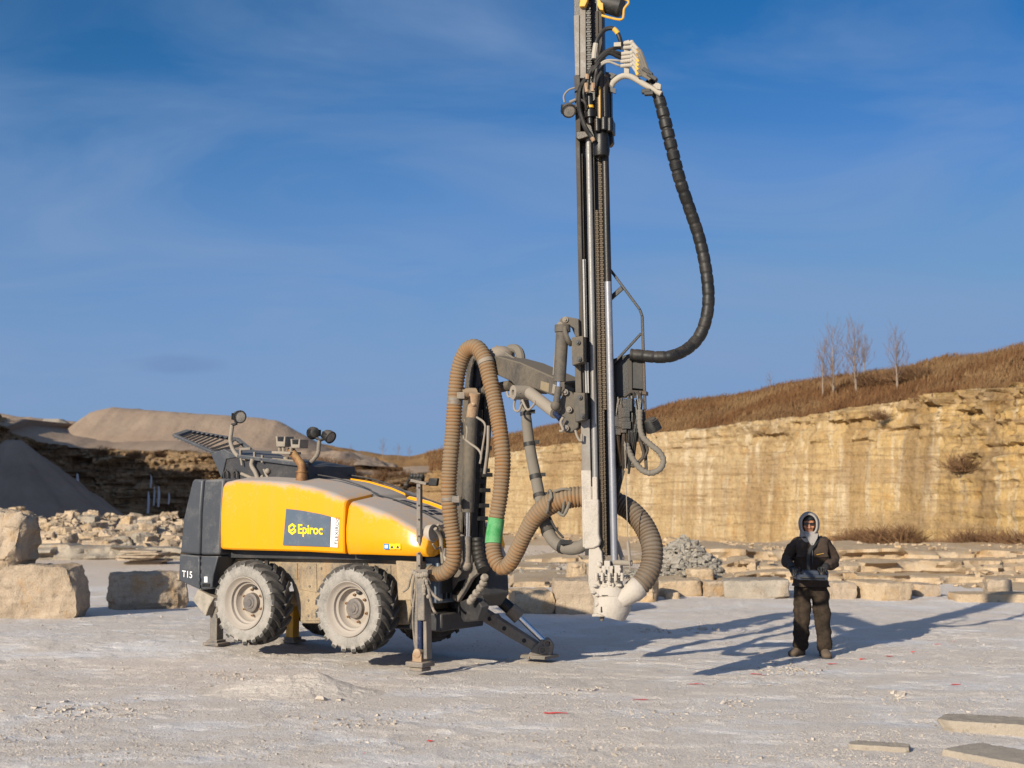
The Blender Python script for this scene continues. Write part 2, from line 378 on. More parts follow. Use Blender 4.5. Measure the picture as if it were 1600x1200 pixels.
def rockmat(name, a, b, c=None, dark=(.12, .09, .06), scale=1.2, bump=.6):
    t = NT(name)
    n1 = t.noise(scale, 8, .62); n2 = t.noise(scale * 7, 6, .65); n3 = t.noise(scale * 40, 3, .6)
    st = t.noise(2.2, 5, .6, t.map((.35, .35, 5)))
    col = t.mix(t.ramp(n1, [(.36, 0), (.64, 1)]), a, b)
    if c: col = t.mix(t.math('MULTIPLY', t.ramp(t.noise(scale * 1.9, 6, .6, t.map(loc=(5, 3, 1))), [(.54, 0), (.7, 1)]), .8), col, c)
    col = t.mix(t.math('MULTIPLY', t.ramp(st, [(.5, 0), (.68, 1)]), .35), col, tuple(x * .7 for x in a))
    col = t.mix(t.math('MULTIPLY', t.ramp(n2, [(.30, 1), (.42, 0)]), .5), col, dark)
    col = t.mix(.22, col, t.ramp(n3, [(.3, .15), (.7, .8)]), 'OVERLAY')
    h = t.math('ADD', n2, t.math('MULTIPLY', n3, .45))
    return t.done(col, .93, 0, t.bump(h, bump, .06), .2)
M_STONE = rockmat('limestone', (.335, .26, .185), (.41, .325, .24), (.35, .21, .09))
M_STONEG = rockmat('grey_limestone', (.27, .235, .19), (.35, .30, .24), (.31, .21, .12))
M_STONEO = rockmat('cream_limestone', (.40, .295, .19), (.45, .35, .24), (.38, .24, .11))
M_SLABM = rockmat('split_slab', (.34, .29, .23), (.30, .255, .205), None, scale=3, bump=.3)
M_CHIPS = rockmat('grey_rubble', (.27, .245, .21), (.35, .315, .265), (.33, .26, .18), scale=2.2)
M_CRUMB = rockmat('tan_rubble', (.40, .305, .205), (.50, .39, .28), (.30, .21, .13), scale=1.6)

def cliffmat(name, right=True):
    t = NT(name)
    n1 = t.noise(.30, 7, .6); n2 = t.noise(1.9, 8, .68); n3 = t.noise(9, 6, .7); n4 = t.noise(4.2, 6, .7, t.map((1, 1, .8), loc=(4, 1, 7)))
    bands = t.noise(1., 5, .65, t.map((.10, .10, 2.6))); thin = t.noise(1., 4, .6, t.map((.55, .55, 9.)))
    vert = t.noise(1., 6, .66, t.map((2.4, 2.4, .16))); vert2 = t.noise(1., 5, .6, t.map((.8, .8, .12), loc=(9, 2, 0)))
    xs = t.node('ShaderNodeSeparateXYZ'); t.link(t.pos(), xs.inputs[0])
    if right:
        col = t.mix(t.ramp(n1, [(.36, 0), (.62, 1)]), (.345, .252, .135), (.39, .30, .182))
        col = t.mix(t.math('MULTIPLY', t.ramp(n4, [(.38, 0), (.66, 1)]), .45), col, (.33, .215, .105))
        ox = t.ramp(t.math('ADD', t.math('MULTIPLY', xs.outputs[0], .045), t.math('MULTIPLY', n1, .5)), [(.55, 0), (.95, 1)])
        col = t.mix(t.math('MULTIPLY', ox, .7), col, (.40, .245, .07))
        col = t.mix(t.math('MULTIPLY', t.ramp(vert, [(.52, 0), (.62, 1)]), .66), col, (.50, .41, .285))
        col = t.mix(t.math('MULTIPLY', t.ramp(vert2, [(.52, 0), (.62, 1)]), .6), col, (.21, .13, .06))
        rt = t.ramp(t.math('MULTIPLY', xs.outputs[0], .05), [(.55, 0), (.8, 1)])
        col = t.mix(t.math('MULTIPLY', t.math('MULTIPLY', t.ramp(vert2, [(.50, 0), (.58, 1)]), rt), .75), col, (.115, .08, .05))
        col = t.mix(t.math('MULTIPLY', t.ramp(n2, [(.54, 0), (.70, 1)]), .5), col, (.32, .16, .04))
        br = t.ramp(t.math('ADD', t.math('MULTIPLY', xs.outputs[0], -.10), t.math('MULTIPLY', vert2, .55)), [(.34, 0), (.62, 1)])
        col = t.mix(t.math('MULTIPLY', br, .75), col, (.15, .08, .03))
        col = t.mix(t.math('MULTIPLY', t.math('MULTIPLY', br, t.ramp(n2, [(.5, 0), (.62, 1)])), .6), col, (.33, .22, .11))
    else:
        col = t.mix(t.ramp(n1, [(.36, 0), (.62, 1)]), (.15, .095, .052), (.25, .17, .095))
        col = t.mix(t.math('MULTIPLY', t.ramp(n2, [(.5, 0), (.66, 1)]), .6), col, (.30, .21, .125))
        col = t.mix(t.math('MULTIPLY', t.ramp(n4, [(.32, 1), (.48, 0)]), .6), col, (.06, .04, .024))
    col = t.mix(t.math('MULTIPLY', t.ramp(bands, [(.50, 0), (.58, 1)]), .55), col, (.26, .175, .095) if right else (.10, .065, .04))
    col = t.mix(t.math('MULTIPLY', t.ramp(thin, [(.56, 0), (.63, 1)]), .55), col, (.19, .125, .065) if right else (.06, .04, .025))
    col = t.mix(t.math('MULTIPLY', t.ramp(n3, [(.30, 1), (.40, 0)]), .7), col, (.10, .06, .03))
    col = t.mix(.3, col, t.ramp(n3, [(.3, .2), (.7, .85)]), 'OVERLAY')
    h = t.math('ADD', t.math('MULTIPLY', n2, 1.), t.math('ADD', t.math('MULTIPLY', n3, .5), t.math('ADD', t.math('MULTIPLY', vert, .5), t.math('MULTIPLY', thin, .5))))
    return t.done(col, .95, 0, t.bump(h, .8, .13), .15)
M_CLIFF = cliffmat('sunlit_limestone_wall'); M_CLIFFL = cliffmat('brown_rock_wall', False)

def groundmat():
    t = NT('quarry_floor_rock')
    n0 = t.noise(.16, 5, .55, t.map((1, 1.6, 1))); n1 = t.noise(.8, 8, .66, t.map((1, 1.7, 1))); n2 = t.noise(5, 7, .7); n3 = t.noise(38, 4, .74); n4 = t.noise(140, 2, .6)
    slab = t.ramp(t.math('ADD', t.math('MULTIPLY', n1, .75), t.math('MULTIPLY', n0, .35)), [(.42, 0), (.56, 1)])
    slabc = t.mix(n2, (.57, .545, .53), (.68, .65, .63))
    grit = t.mix(n2, (.57, .50, .435), (.71, .635, .565))
    col = t.mix(slab, slabc, grit)
    white = t.ramp(t.noise(1.1, 7, .68, t.map((1, 1.5, 1), loc=(7, 2, 0))), [(.57, 0), (.72, 1)])
    col = t.mix(t.math('MULTIPLY', white, .38), col, (.78, .745, .71))
    col = t.mix(t.math('MULTIPLY', t.ramp(n3, [(.55, 0), (.68, 1)]), .55), col, (.30, .245, .19))
    col = t.mix(t.math('MULTIPLY', t.ramp(n4, [(.3, 1), (.45, 0)]), .3), col, (.38, .31, .245))
    xs = t.node('ShaderNodeSeparateXYZ'); t.link(t.pos(), xs.inputs[0])
    far = t.ramp(t.math('MULTIPLY', xs.outputs[1], .01), [(.26, 0), (.40, 1)])
    farc = t.mix(n1, (.50, .39, .285), (.62, .50, .385))
    col = t.mix(t.math('MULTIPLY', far, .8), col, farc)
    gr = t.math('ADD', t.math('MULTIPLY', slab, .75), .25)
    h = t.math('MULTIPLY', gr, t.math('ADD', t.math('MULTIPLY', n3, .7), t.math('MULTIPLY', n4, .3)))
    h = t.math('ADD', h, t.math('MULTIPLY', n2, .9))
    return t.done(col, .95, 0, t.bump(h, .95, .034), .2)
M_GROUND = groundmat()
def soilmat(name, a, b, dark, sc=1.):
    t = NT(name); n1 = t.noise(.35 * sc, 7, .6); n2 = t.noise(3 * sc, 7, .66); n3 = t.noise(16 * sc, 4, .6)
    run = t.noise(1., 5, .6, t.map((1.3, 1.3, .16)))
    col = t.mix(t.ramp(n1, [(.35, 0), (.65, 1)]), a, b)
    col = t.mix(t.math('MULTIPLY', t.ramp(run, [(.5, 0), (.7, 1)]), .25), col, dark)
    col = t.mix(t.math('MULTIPLY', t.ramp(n2, [(.56, 0), (.75, 1)]), .35), col, dark)
    return t.done(col, .97, 0, t.bump(t.math('ADD', n2, t.math('MULTIPLY', n3, .5)), .5, .1), .1)
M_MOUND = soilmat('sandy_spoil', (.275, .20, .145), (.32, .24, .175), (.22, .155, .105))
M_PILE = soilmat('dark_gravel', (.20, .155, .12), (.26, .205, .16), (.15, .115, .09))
M_SAND = soilmat('drill_cuttings', (.55, .48, .41), (.62, .55, .475), (.46, .39, .32), 8)
M_PEB = rockmat('floor_grit', (.46, .39, .32), (.56, .50, .44), (.40, .32, .24), scale=3)
M_BANK = soilmat('dry_grass_bank', (.19, .105, .045), (.29, .175, .08), (.10, .055, .025), 1.6)
M_ICE = NT('ice').done((.36, .37, .39), .35)
def plain(name, c1, c2, rough=.9, sc=3.):
    t = NT(name); n = t.noise(sc, 4, .6); return t.done(t.mix(t.ramp(n, [(.35, 0), (.65, 1)]), c1, c2), rough, 0, None, .2)
M_GRASS = plain('dry_grass', (.115, .062, .028), (.205, .125, .06), sc=.6)
M_GRASSD = plain('russet_weeds', (.09, .042, .018), (.15, .075, .032), sc=.8)
M_BARK = plain('pale_bark', (.19, .145, .11), (.25, .195, .15))
M_TWIG = plain('brown_twigs', (.13, .085, .065), (.20, .135, .10))
M_SHRUB = plain('dry_shrub', (.10, .052, .028), (.20, .115, .058), sc=1.2)
# ------------------------------------------------------------------ ground: one sheet
def axis(dense0, dense1, step, lo, hi, grow=1.12):
    a = []; x = dense0
    while x < dense1: a.append(x); x += step
    s = step; r = [];
    while x < hi: r.append(x); s *= grow; x += s
    r.append(hi); s = step; l = []; x = dense0 - step
    while x > lo: l.append(x); s *= grow; x -= s
    l.append(lo)
    return l[::-1] + a + r
gx = axis(-7.5, 8.2, .042, -900, 900); gy = axis(8.4, 20.5, .036, -300, 1500, 1.05)
gv = []; nx_, ny_ = len(gx), len(gy)
for y in gy:
    for x in gx: gv.append((x, y, gz(x, y) if -14 < x < 14 and 5 < y < 60 else 0.))
gf = []
for j in range(ny_ - 1):
    for i in range(nx_ - 1):
        k = j * nx_ + i; gf.append((k, k + 1, k + nx_ + 1, k + nx_))
me = bpy.data.meshes.new('ground'); me.from_pydata(gv, [], gf); me.materials.append(M_GROUND)
me.polygons.foreach_set('use_smooth', [True] * len(me.polygons))
gob = bpy.data.objects.new('ground', me); C.objects.link(gob); gob['kind'] = 'structure'

# ------------------------------------------------------------------ quarry walls
def lerp_tab(tab, x):
    if x <= tab[0][0]: return tab[0][1]
    for (a, va), (b, vb) in zip(tab, tab[1:]):
        if x <= b: return va + (vb - va) * (x - a) / (b - a)
    return tab[-1][1]
def hsh(i, k=0):
    return (math.sin(i * 127.1 + k * 311.7) * 43758.5453) % 1
def make_wall(name, plan, top, mat, step, rough, strata, seed, zbot=-.3, marks=False, blocky=None):
    """plan: (px, Y) of the foot seen in the photo; top: (px, py) of the rim. Returns rim points."""
    pts = [Vector(((px - 800) / F * Y, Y, 0)) for px, Y in plan]; pxs = [p[0] for p in plan]
    cols = []
    for (a, pa), (b, pb) in zip(zip(pts, pxs), list(zip(pts, pxs))[1:]):
        n = max(2, int((b - a).length / step))
        for i in range(n): cols.append((a.lerp(b, i / n), pa + (pb - pa) * i / n))
    cols.append((pts[-1], pxs[-1]))
    rows = int(5.6 / step * 1.05); V = []; rim = []
    nc = len(cols)
    for ci, (p, px) in enumerate(cols):
        t = (cols[min(ci + 3, nc - 1)][0] - cols[max(ci - 3, 0)][0]).normalized()
        nrm = Vector((t.y, -t.x, 0))
        if nrm.y > 0: nrm = -nrm
        zt = CAM_H + (lerp_tab(top[0], px) if False else 0)
        py = lerp_tab(top, px); zt = PY(px, py, p.y).z
        zt += .08 * noise.noise(p * 1.1 + Vector((seed, 0, 0))) + .09 * abs(noise.noise(p * 4.5))
        s = ci * step
        for r in range(rows + 1):
            z = zbot + (zt - zbot) * r / rows
            q = Vector((p.x, p.y, z))
            zz = z + .10 * noise.noise(Vector((p.x * .3, p.y * .3, seed)))
            d = 0; soft = 1 if not marks else .35 + .65 * max(sstep(.60, .85, r / rows), sstep(1420, 1540, px) * .8, sstep(.12, .0, r / rows))
            # bedding: each bed has its own set-back that changes along the wall
            for th, amp in strata:
                b = math.floor(zz / th); fr = zz / th - b
                off = noise.noise(Vector((s * .5 / th * .25 + hsh(b) * 50, b * 7.7, seed)))
                d += amp * off * soft
                d -= amp * .8 * math.exp(-(min(fr, 1 - fr) / .10) ** 2) * max(0, .15 + noise.noise(Vector((s * .7, b * 3.1, seed + 4)))) * soft
            rg = rough * (1 + (1.6 * sstep(.55, .95, r / rows) if blocky is None else 0))
            if blocky is not None: rg = rough * (1 + blocky(px, r / rows)) * (soft if marks else 1)
            d += rg * (.30 * noise.noise(q * .8 + Vector((seed, 0, 0))) + .35 * noise.noise(Vector((q.x * 2.3, q.y * 2.3, q.z * 3.4))) + .34 * noise.noise(q * 6.1) + .2 * noise.noise(q * 12))
            c = noise.cell(Vector((s * 1.05 + .3 * noise.noise(q * 1.5), z * 3.1 + .25 * noise.noise(q * 1.2), seed))); d += rg * .55 * c * soft
            if marks: d += .020 * math.cos(s * 2 * math.pi / .62) * (1 - sstep(.6, .8, r / rows))
            lean = -.22 * (r / rows) * (z - zbot) * .35
            V.append(q + nrm * (d + lean))
        rim.append((V[-1].copy(), nrm, px))
    Fc = []
    R1 = rows + 1
    for i in range(nc - 1):
        for r in range(rows):
            k = i * R1 + r; Fc.append((k, k + R1, k + R1 + 1, k + 1))
    # back the wall with a rim ledge and a rear skin so it has depth
    b = len(V)
    for (q, nrm, px) in rim: V.append(q - nrm * 1.2 + Vector((0, 0, .05))); V.append(q - nrm * 2.5 + Vector((0, 0, -6)))
    for i in range(nc - 1):
        k = i * R1 + rows; Fc.append((k, k + R1, b + 2 * (i + 1), b + 2 * i)); Fc.append((b + 2 * i, b + 2 * i + 2, b + 2 * i + 3, b + 2 * i + 1))
    me = bpy.data.meshes.new(name); me.from_pydata(V, [], Fc); me.materials.append(mat)
    me.polygons.foreach_set('use_smooth', [True] * len(me.polygons)); me.set_sharp_from_angle(angle=R(40))
    o = bpy.data.objects.new(name, me); C.objects.link(o); o['kind'] = 'structure'
    return o, rim
plan_r = [(2600, 22), (1900, 31), (1600, 38), (1400, 43), (1200, 48), (1040, 53), (830, 60), (690, 64.5), (655, 65.5)]
top_r = [(655, 738), (690, 735), (745, 718), (830, 699), (900, 692), (1019, 677), (1112, 666), (1180, 657), (1262, 649), (1330, 637), (1375, 630), (1490, 610), (1600, 597), (1900, 560), (2600, 470)]
wall_r, rim_r = make_wall('cliff', plan_r, top_r, M_CLIFF, .085, .13, ((.62, .10), (.21, .05)), 3., -.4, True,
                          lambda px, t: 1.3 * sstep(.70, .95, t) * sstep(1000, 1400, px) + 2.0 * sstep(1380, 1520, px) * sstep(.35, .7, t) + 1.2 * sstep(700, 660, px) + 1.1 * sstep(.9, 1, t))
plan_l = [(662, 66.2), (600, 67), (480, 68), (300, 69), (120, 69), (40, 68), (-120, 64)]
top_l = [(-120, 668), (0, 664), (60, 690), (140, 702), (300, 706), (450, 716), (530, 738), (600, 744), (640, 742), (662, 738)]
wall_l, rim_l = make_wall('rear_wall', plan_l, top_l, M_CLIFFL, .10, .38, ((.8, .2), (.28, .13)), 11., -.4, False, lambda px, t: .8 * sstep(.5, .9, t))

# grass bank behind the right rim, rising to its own skyline
crest = [(600, 716), (655, 712), (700, 704), (760, 690), (830, 673), (900, 662), (960, 652), (1040, 636), (1120, 622), (1200, 608), (1300, 592), (1400, 577), (1500, 560), (1600, 541), (1900, 478), (2600, 330)]
bank_pts = []
def bank_surface(rim, rows=14):
    V = []; n = 0
    for (q, nrm, px) in rim[::5]:
        Yc = q.y + 9.; pc = PY(px, lerp_tab(crest, px), Yc); n += 1
        base = q - nrm * .25 + Vector((0, 0, -.06))
        for r in range(rows + 1):
            t = r / rows; p = base.lerp(pc, t); p.z = base.z + (pc.z - base.z) * (t ** .9)
            p.z += (.30 * noise.noise(p * .45) + .12 * noise.noise(p * 1.7)) * min(1, 3 * t) * (1 - .4 * t)
            V.append(p)
        for e in (Vector((0, 3, .1)), Vector((0, 30, -8))): V.append(pc + e)
    R1 = rows + 3; Fc = []
    for i in range(n - 1):
        for r in range(R1 - 1):
            k = i * R1 + r; Fc.append((k, k + R1, k + R1 + 1, k + 1))
    return V, Fc, n, R1
bv, bf, bn, bR = bank_surface(rim_r)
me = bpy.data.meshes.new('bank'); me.from_pydata(bv, [], bf); me.materials.append(M_BANK)
me.polygons.foreach_set('use_smooth', [True] * len(me.polygons))
ob = bpy.data.objects.new('hill_bank', me); C.objects.link(ob); ob['kind'] = 'structure'
def bank_at(i, r): return bv[i * bR + r]
def blades(name, pts, hmin, hmax, w, mats, lean=.35, seed=1, cluster=3):
    rnd = random.Random(seed); V = []; Fc = []; mi = []
    for p, m in pts:
        for _ in range(cluster):
            b = p + Vector((rnd.gauss(0, .12), rnd.gauss(0, .12), -.03)); h = rnd.uniform(hmin, hmax); a = rnd.uniform(0, 6.28)
            sd = Vector((math.cos(a), math.sin(a) * .4, 0)) * w
            tp = b + Vector((rnd.gauss(.25, .3) * h * lean * 2, rnd.gauss(0, .3) * h * lean, h)); k = len(V)
            V += [b - sd, b + sd, tp]; Fc.append((k, k + 1, k + 2)); mi.append(m)
    me = bpy.data.meshes.new(name); me.from_pydata(V, [], Fc)
    for m in mats: me.materials.append(m)
    me.polygons.foreach_set('material_index', mi)
    o = bpy.data.objects.new(name, me); C.objects.link(o); return o
rnd = random.Random(5); gp = []
for _ in range(34000):
    i = rnd.randrange(bn - 1); r = min(bR - 3, int(rnd.random() ** 1.15 * (bR - 2))); a, b_, c = bank_at(i, r), bank_at(min(i + 1, bn - 1), r), bank_at(i, min(r + 1, bR - 3))
    p = a + (b_ - a) * rnd.random() + (c - a) * rnd.random()
    if p.x > 36: continue
    gp.append((p, 1 if noise.noise(p * .33) + .25 * rnd.gauss(0, .6) > .02 else 0))
tag(blades('dry_grass', gp, .08, .27, .024, [M_GRASS, M_GRASSD], seed=3), 'tall dry brown grass covering the bank above the right wall', 'grass', kind='stuff')

# spoil mound, loose slopes and waste heaps over the left wall
def heightfield(name, x0, x1, y0, y1, nx, ny, fn, mat, kind='structure'):
    V = []; Fc = []
    for j in range(ny + 1):
        for i in range(nx + 1):
            x = x0 + (x1 - x0) * i / nx; y = y0 + (y1 - y0) * j / ny; V.append((x, y, fn(x, y)))
    for j in range(ny):
        for i in range(nx):
            k = j * (nx + 1) + i; Fc.append((k, k + 1, k + nx + 2, k + nx + 1))
    me = bpy.data.meshes.new(name); me.from_pydata(V, [], Fc); me.materials.append(mat)
    me.polygons.foreach_set('use_smooth', [True] * len(me.polygons))
    o = bpy.data.objects.new(name, me); C.objects.link(o); o['kind'] = kind; return o
def ridge(name, prof, Yc, depth, mat, base_dz, rough, seed, nx=220, ny=26, peak=.55):
    """an earth ridge whose skyline follows prof (px,py) at distance Yc; it runs down to base_dz both ways"""
    xs = [((px - 800) / F * Yc, PY(px, py, Yc).z) for px, py in prof]
    def fn(x, y):
        t = (y - (Yc - depth)) / (2 * depth); zc = lerp_tab(xs, x); s = 1 - abs(t - .5) * 2
        s = max(0, min(1, s * 1.15)); k = base_dz + (zc - base_dz) * (s ** .8)
        q = Vector((x, y, seed)); return k + rough * (noise.noise(q * .35) * .6 + noise.noise(q * 1.3) * .25 + noise.noise(q * 4) * .08) * (.3 + min(1, 2 * s)) * (1 if s < .98 else .4)
    return heightfield(name, xs[0][0], xs[-1][0], Yc - depth, Yc + depth, nx, ny, fn, mat)
ridge('spoil_hill', [(96, 712), (118, 680), (135, 655), (150, 645), (180, 638), (240, 642), (330, 648), (415, 655), (440, 661), (480, 683), (510, 699), (560, 722), (610, 745)], 79, 8, M_MOUND, 3.2, .25, 4)
ridge('spoil_hill', [(-250, 640), (-60, 648), (0, 645), (40, 652), (90, 655), (130, 660), (180, 700)], 86, 9, M_MOUND, 3.0, .5, 8)
ridge('spoil_hill', [(45, 690), (60, 668), (72, 655), (95, 654), (112, 664), (130, 690)], 80, 3, M_STONEG, 3.2, .2, 9, 60, 16)
ridge('spoil_slope', [(430, 712), (470, 706), (515, 704), (545, 706), (575, 722), (600, 733), (640, 742)], 73, 4.5, M_MOUND, 3.1, .7, 14, 120, 22)
ridge('hill', [(380, 705), (500, 692), (530, 698), (560, 706), (600, 712), (640, 713), (700, 704), (760, 690), (800, 682)], 92, 9, M_BANK, 2.4, .5, 21, 160, 20)
# shelf that carries the wall's top back to the mounds
sh = MB(); a_ = []
V = []; Fc = []
for (q, nrm, px) in rim_l[::4]: V.append(q - nrm * .15 + Vector((0, 0, -.05))); V.append(q + Vector((0, 3.2, .45 + .3 * noise.noise(q * .6)))); V.append(q + Vector((0, 14, .6)))
for i in range(len(V) // 3 - 1):
    for r in range(2): k = i * 3 + r; Fc.append((k, k + 3, k + 4, k + 1))
me = bpy.data.meshes.new('terrace'); me.from_pydata(V, [], Fc); me.materials.append(M_MOUND)
me.polygons.foreach_set('use_smooth', [True] * len(me.polygons)); o = bpy.data.objects.new('terrace', me); C.objects.link(o); o['kind'] = 'structure'

# left side wall of the pit: out of frame for the most part, it throws the big shadow
def left_wall():
    V = []; Fc = []; plan = [(-30, 28), (-28.4, 40), (-27.6, 48), (-27.5, 55), (-27.4, 60), (-26.6, 64), (-24.0, 68.5), (-26, 73)]
    hs = [11, 12.6, 12.0, 10.2, 8.5, 7.3, 5.6, 5.0]; cols = []
    for i in range(len(plan) - 1):
        for k in range(30):
            t = k / 30; cols.append((plan[i][0] + (plan[i + 1][0] - plan[i][0]) * t, plan[i][1] + (plan[i + 1][1] - plan[i][1]) * t, hs[i] + (hs[i + 1] - hs[i]) * t))
    rows = 46
    for (x, y, h) in cols:
        h += .3 * noise.noise(Vector((x, y, 0)) * .5) + .25 * noise.noise(Vector((x, y, 5)) * 1.6)
        for r in range(rows + 1):
            z = -.3 + (h + .3) * r / rows; q = Vector((x, y, z))
            V.append(q + Vector((.9 * noise.noise(q * .5) + .4 * noise.noise(q * 1.6) + .2 * noise.noise(q * 4) - z * .12, 0, 0)))
        V.append(Vector((x - 9, y, h + .3)))
    for i in range(len(cols) - 1):
        for r in range(rows + 1):
            k = i * (rows + 2) + r; Fc.append((k, k + rows + 2, k + rows + 3, k + 1))
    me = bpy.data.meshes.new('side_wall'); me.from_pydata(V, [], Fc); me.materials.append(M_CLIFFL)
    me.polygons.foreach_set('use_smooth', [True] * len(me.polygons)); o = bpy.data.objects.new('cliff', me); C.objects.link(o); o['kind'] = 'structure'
left_wall()
apx = PY(22, 688, 60)
def pile(x, y):
    d = math.hypot((x - apx.x) / 1.05, (y - apx.y) / 1.1); q = Vector((x, y, 2))
    return max(-.3, apx.z - max(0, d - .3) * .80 + .10 * noise.noise(q * .9) + .06 * noise.noise(q * 3) + .05 * noise.noise(q * 8) + .16 * min(1, d) * noise.noise(Vector((math.atan2(y - apx.y, x - apx.x) * 7, d * .25, 1))))
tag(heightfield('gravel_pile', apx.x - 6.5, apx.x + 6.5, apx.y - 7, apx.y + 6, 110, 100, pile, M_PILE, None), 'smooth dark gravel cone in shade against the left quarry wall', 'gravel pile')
# ------------------------------------------------------------------ rocks
def rock_mesh(sx, sy, sz, seed, res=22, rough=.09, bed=.5, taper=.08, roundn=.12):
    """a quarried block: box sheet displaced by beds, chips and fractures. Base at z=0."""
    rnd = random.Random(seed); V = {}; vs = []; fs = []
    nx, ny, nz = [max(4, int(res * s / max(sx, sy, sz))) for s in (sx, sy, sz)]
    sk = [rnd.uniform(-taper, taper) for _ in range(6)]; so = Vector((rnd.uniform(0, 90), rnd.uniform(0, 90), rnd.uniform(0, 90)))
    m = min(sx, sy, sz); planes = []
    for _ in range(26):        # fracture planes that shave the corners and edges flat
        n = Vector((rnd.gauss(0, 1), rnd.gauss(0, 1), rnd.gauss(0, .8)))
        if n.length < .1: continue
        n.normalize(); ext = abs(n.x) * sx / 2 + abs(n.y) * sy / 2 + abs(n.z) * sz / 2; planes.append((n, ext * rnd.uniform(.83, .985) if max(abs(n.x), abs(n.y), abs(n.z)) < .93 else ext * 2))
    def vert(i, j, k):
        key = (i, j, k)
        if key in V: return V[key]
        u, v, w = i / nx * 2 - 1, j / ny * 2 - 1, k / nz * 2 - 1
        p = Vector((u, v, w)); L = max(abs(u), abs(v), abs(w)); sp = p.normalized() * L
        # rounded corners only
        e = sorted((abs(u), abs(v), abs(w)))[1]; c = sstep(.72, 1, e) * roundn * .5
        p = p.lerp(sp * 1.15, c)
        q = Vector((p.x * sx / 2, p.y * sy / 2, p.z * sz / 2))
        q.x += q.z * sk[0] + q.y * sk[1]; q.y += q.z * sk[2] + q.x * sk[3]; q.z += q.x * sk[4] * .35
        for (pn, pd) in planes:
            ex = q.dot(pn) - pd - .02 * m * noise.noise(q / m * 5)
            if ex > 0: q -= pn * ex
        w_ = q / m + so
        d = rough * m * (.45 * noise.noise(w_ * 1.5) + .4 * (.5 - abs(noise.noise(w_ * 3.1)) * 2) + .25 * noise.noise(w_ * 9) + .12 * noise.noise(w_ * 22))
        cell = noise.cell(Vector((w_.x * 1.3, w_.y * 1.3, w_.z * 3))) * rough * m * .5
        b = math.floor((q.z / sz + .5) * 4 + .4 * noise.noise(w_ * 1.1)); lay = bed * rough * m * noise.noise(Vector((b * 5.1, w_.x * .6, w_.y * .6)))
        n = Vector((u if abs(u) > .98 else 0, v if abs(v) > .98 else 0, w if abs(w) > .98 else 0))
        n = n.normalized() if n.length else p.normalized()
        hz = Vector((n.x, n.y, 0))
        q += n * (d + cell * .6) + hz * lay
        V[key] = len(vs); vs.append(q + Vector((0, 0, sz / 2))); return V[key]
    def quad(a, b, c, d): fs.append((vert(*a), vert(*b), vert(*c), vert(*d)))
    for i in range(nx):
        for j in range(ny):
            quad((i, j, 0), (i, j + 1, 0), (i + 1, j + 1, 0), (i + 1, j, 0)); quad((i, j, nz), (i + 1, j, nz), (i + 1, j + 1, nz), (i, j + 1, nz))
    for i in range(nx):
        for k in range(nz):
            quad((i, 0, k), (i + 1, 0, k), (i + 1, 0, k + 1), (i, 0, k + 1)); quad((i, ny, k), (i, ny, k + 1), (i + 1, ny, k + 1), (i + 1, ny, k))
    for j in range(ny):
        for k in range(nz):
            quad((0, j, k), (0, j, k + 1), (0, j + 1, k + 1), (0, j + 1, k)); quad((nx, j, k), (nx, j + 1, k), (nx, j + 1, k + 1), (nx, j, k + 1))
    return vs, fs
def rock_obj(name, loc, size, yaw, seed, mat, label=None, cat=None, group=None, res=22, tilt=(0, 0), **k):
    vs, fs = rock_mesh(*size, seed, res, **k); me = bpy.data.meshes.new(name); me.from_pydata(vs, [], fs); me.materials.append(mat)
    me.polygons.foreach_set('use_smooth', [True] * len(me.polygons)); me.set_sharp_from_angle(angle=R(32))
    o = bpy.data.objects.new(name, me); C.objects.link(o); o.location = loc; o.rotation_euler = (R(tilt[0]), R(tilt[1]), R(yaw))
    return tag(o, label, cat, group)
def block(px0, px1, yt, yb, depth, yaw, seed, label, mat=None, name='stone_block', cat='stone block', group=None, z=None, Yf=None, res=26, sink=.04, tilt=(0, 0), wfac=1., **k):
    """a block whose front face fills px0-px1, yt-yb in the photograph when it stands on the floor"""
    Yf = Yf or CAM_H * F / (yb - 765); w = (px1 - px0) / F * Yf; p = PY((px0 + px1) / 2, yb, Yf)
    zt = PY(px0, yt, Yf).z; z0 = p.z if z is None else z
    a = R(yaw); wx = max(.15, (w - depth * abs(math.sin(a))) / max(.3, math.cos(a))) * wfac
    c = Vector((p.x, Yf + depth / 2 * math.cos(a) + wx / 2 * abs(math.sin(a)), z0 - sink))
    return rock_obj(name, c, (wx, depth, max(.05, zt - z0 + sink)), yaw, seed, mat or M_STONE, label, cat, group, res, tilt, **k)
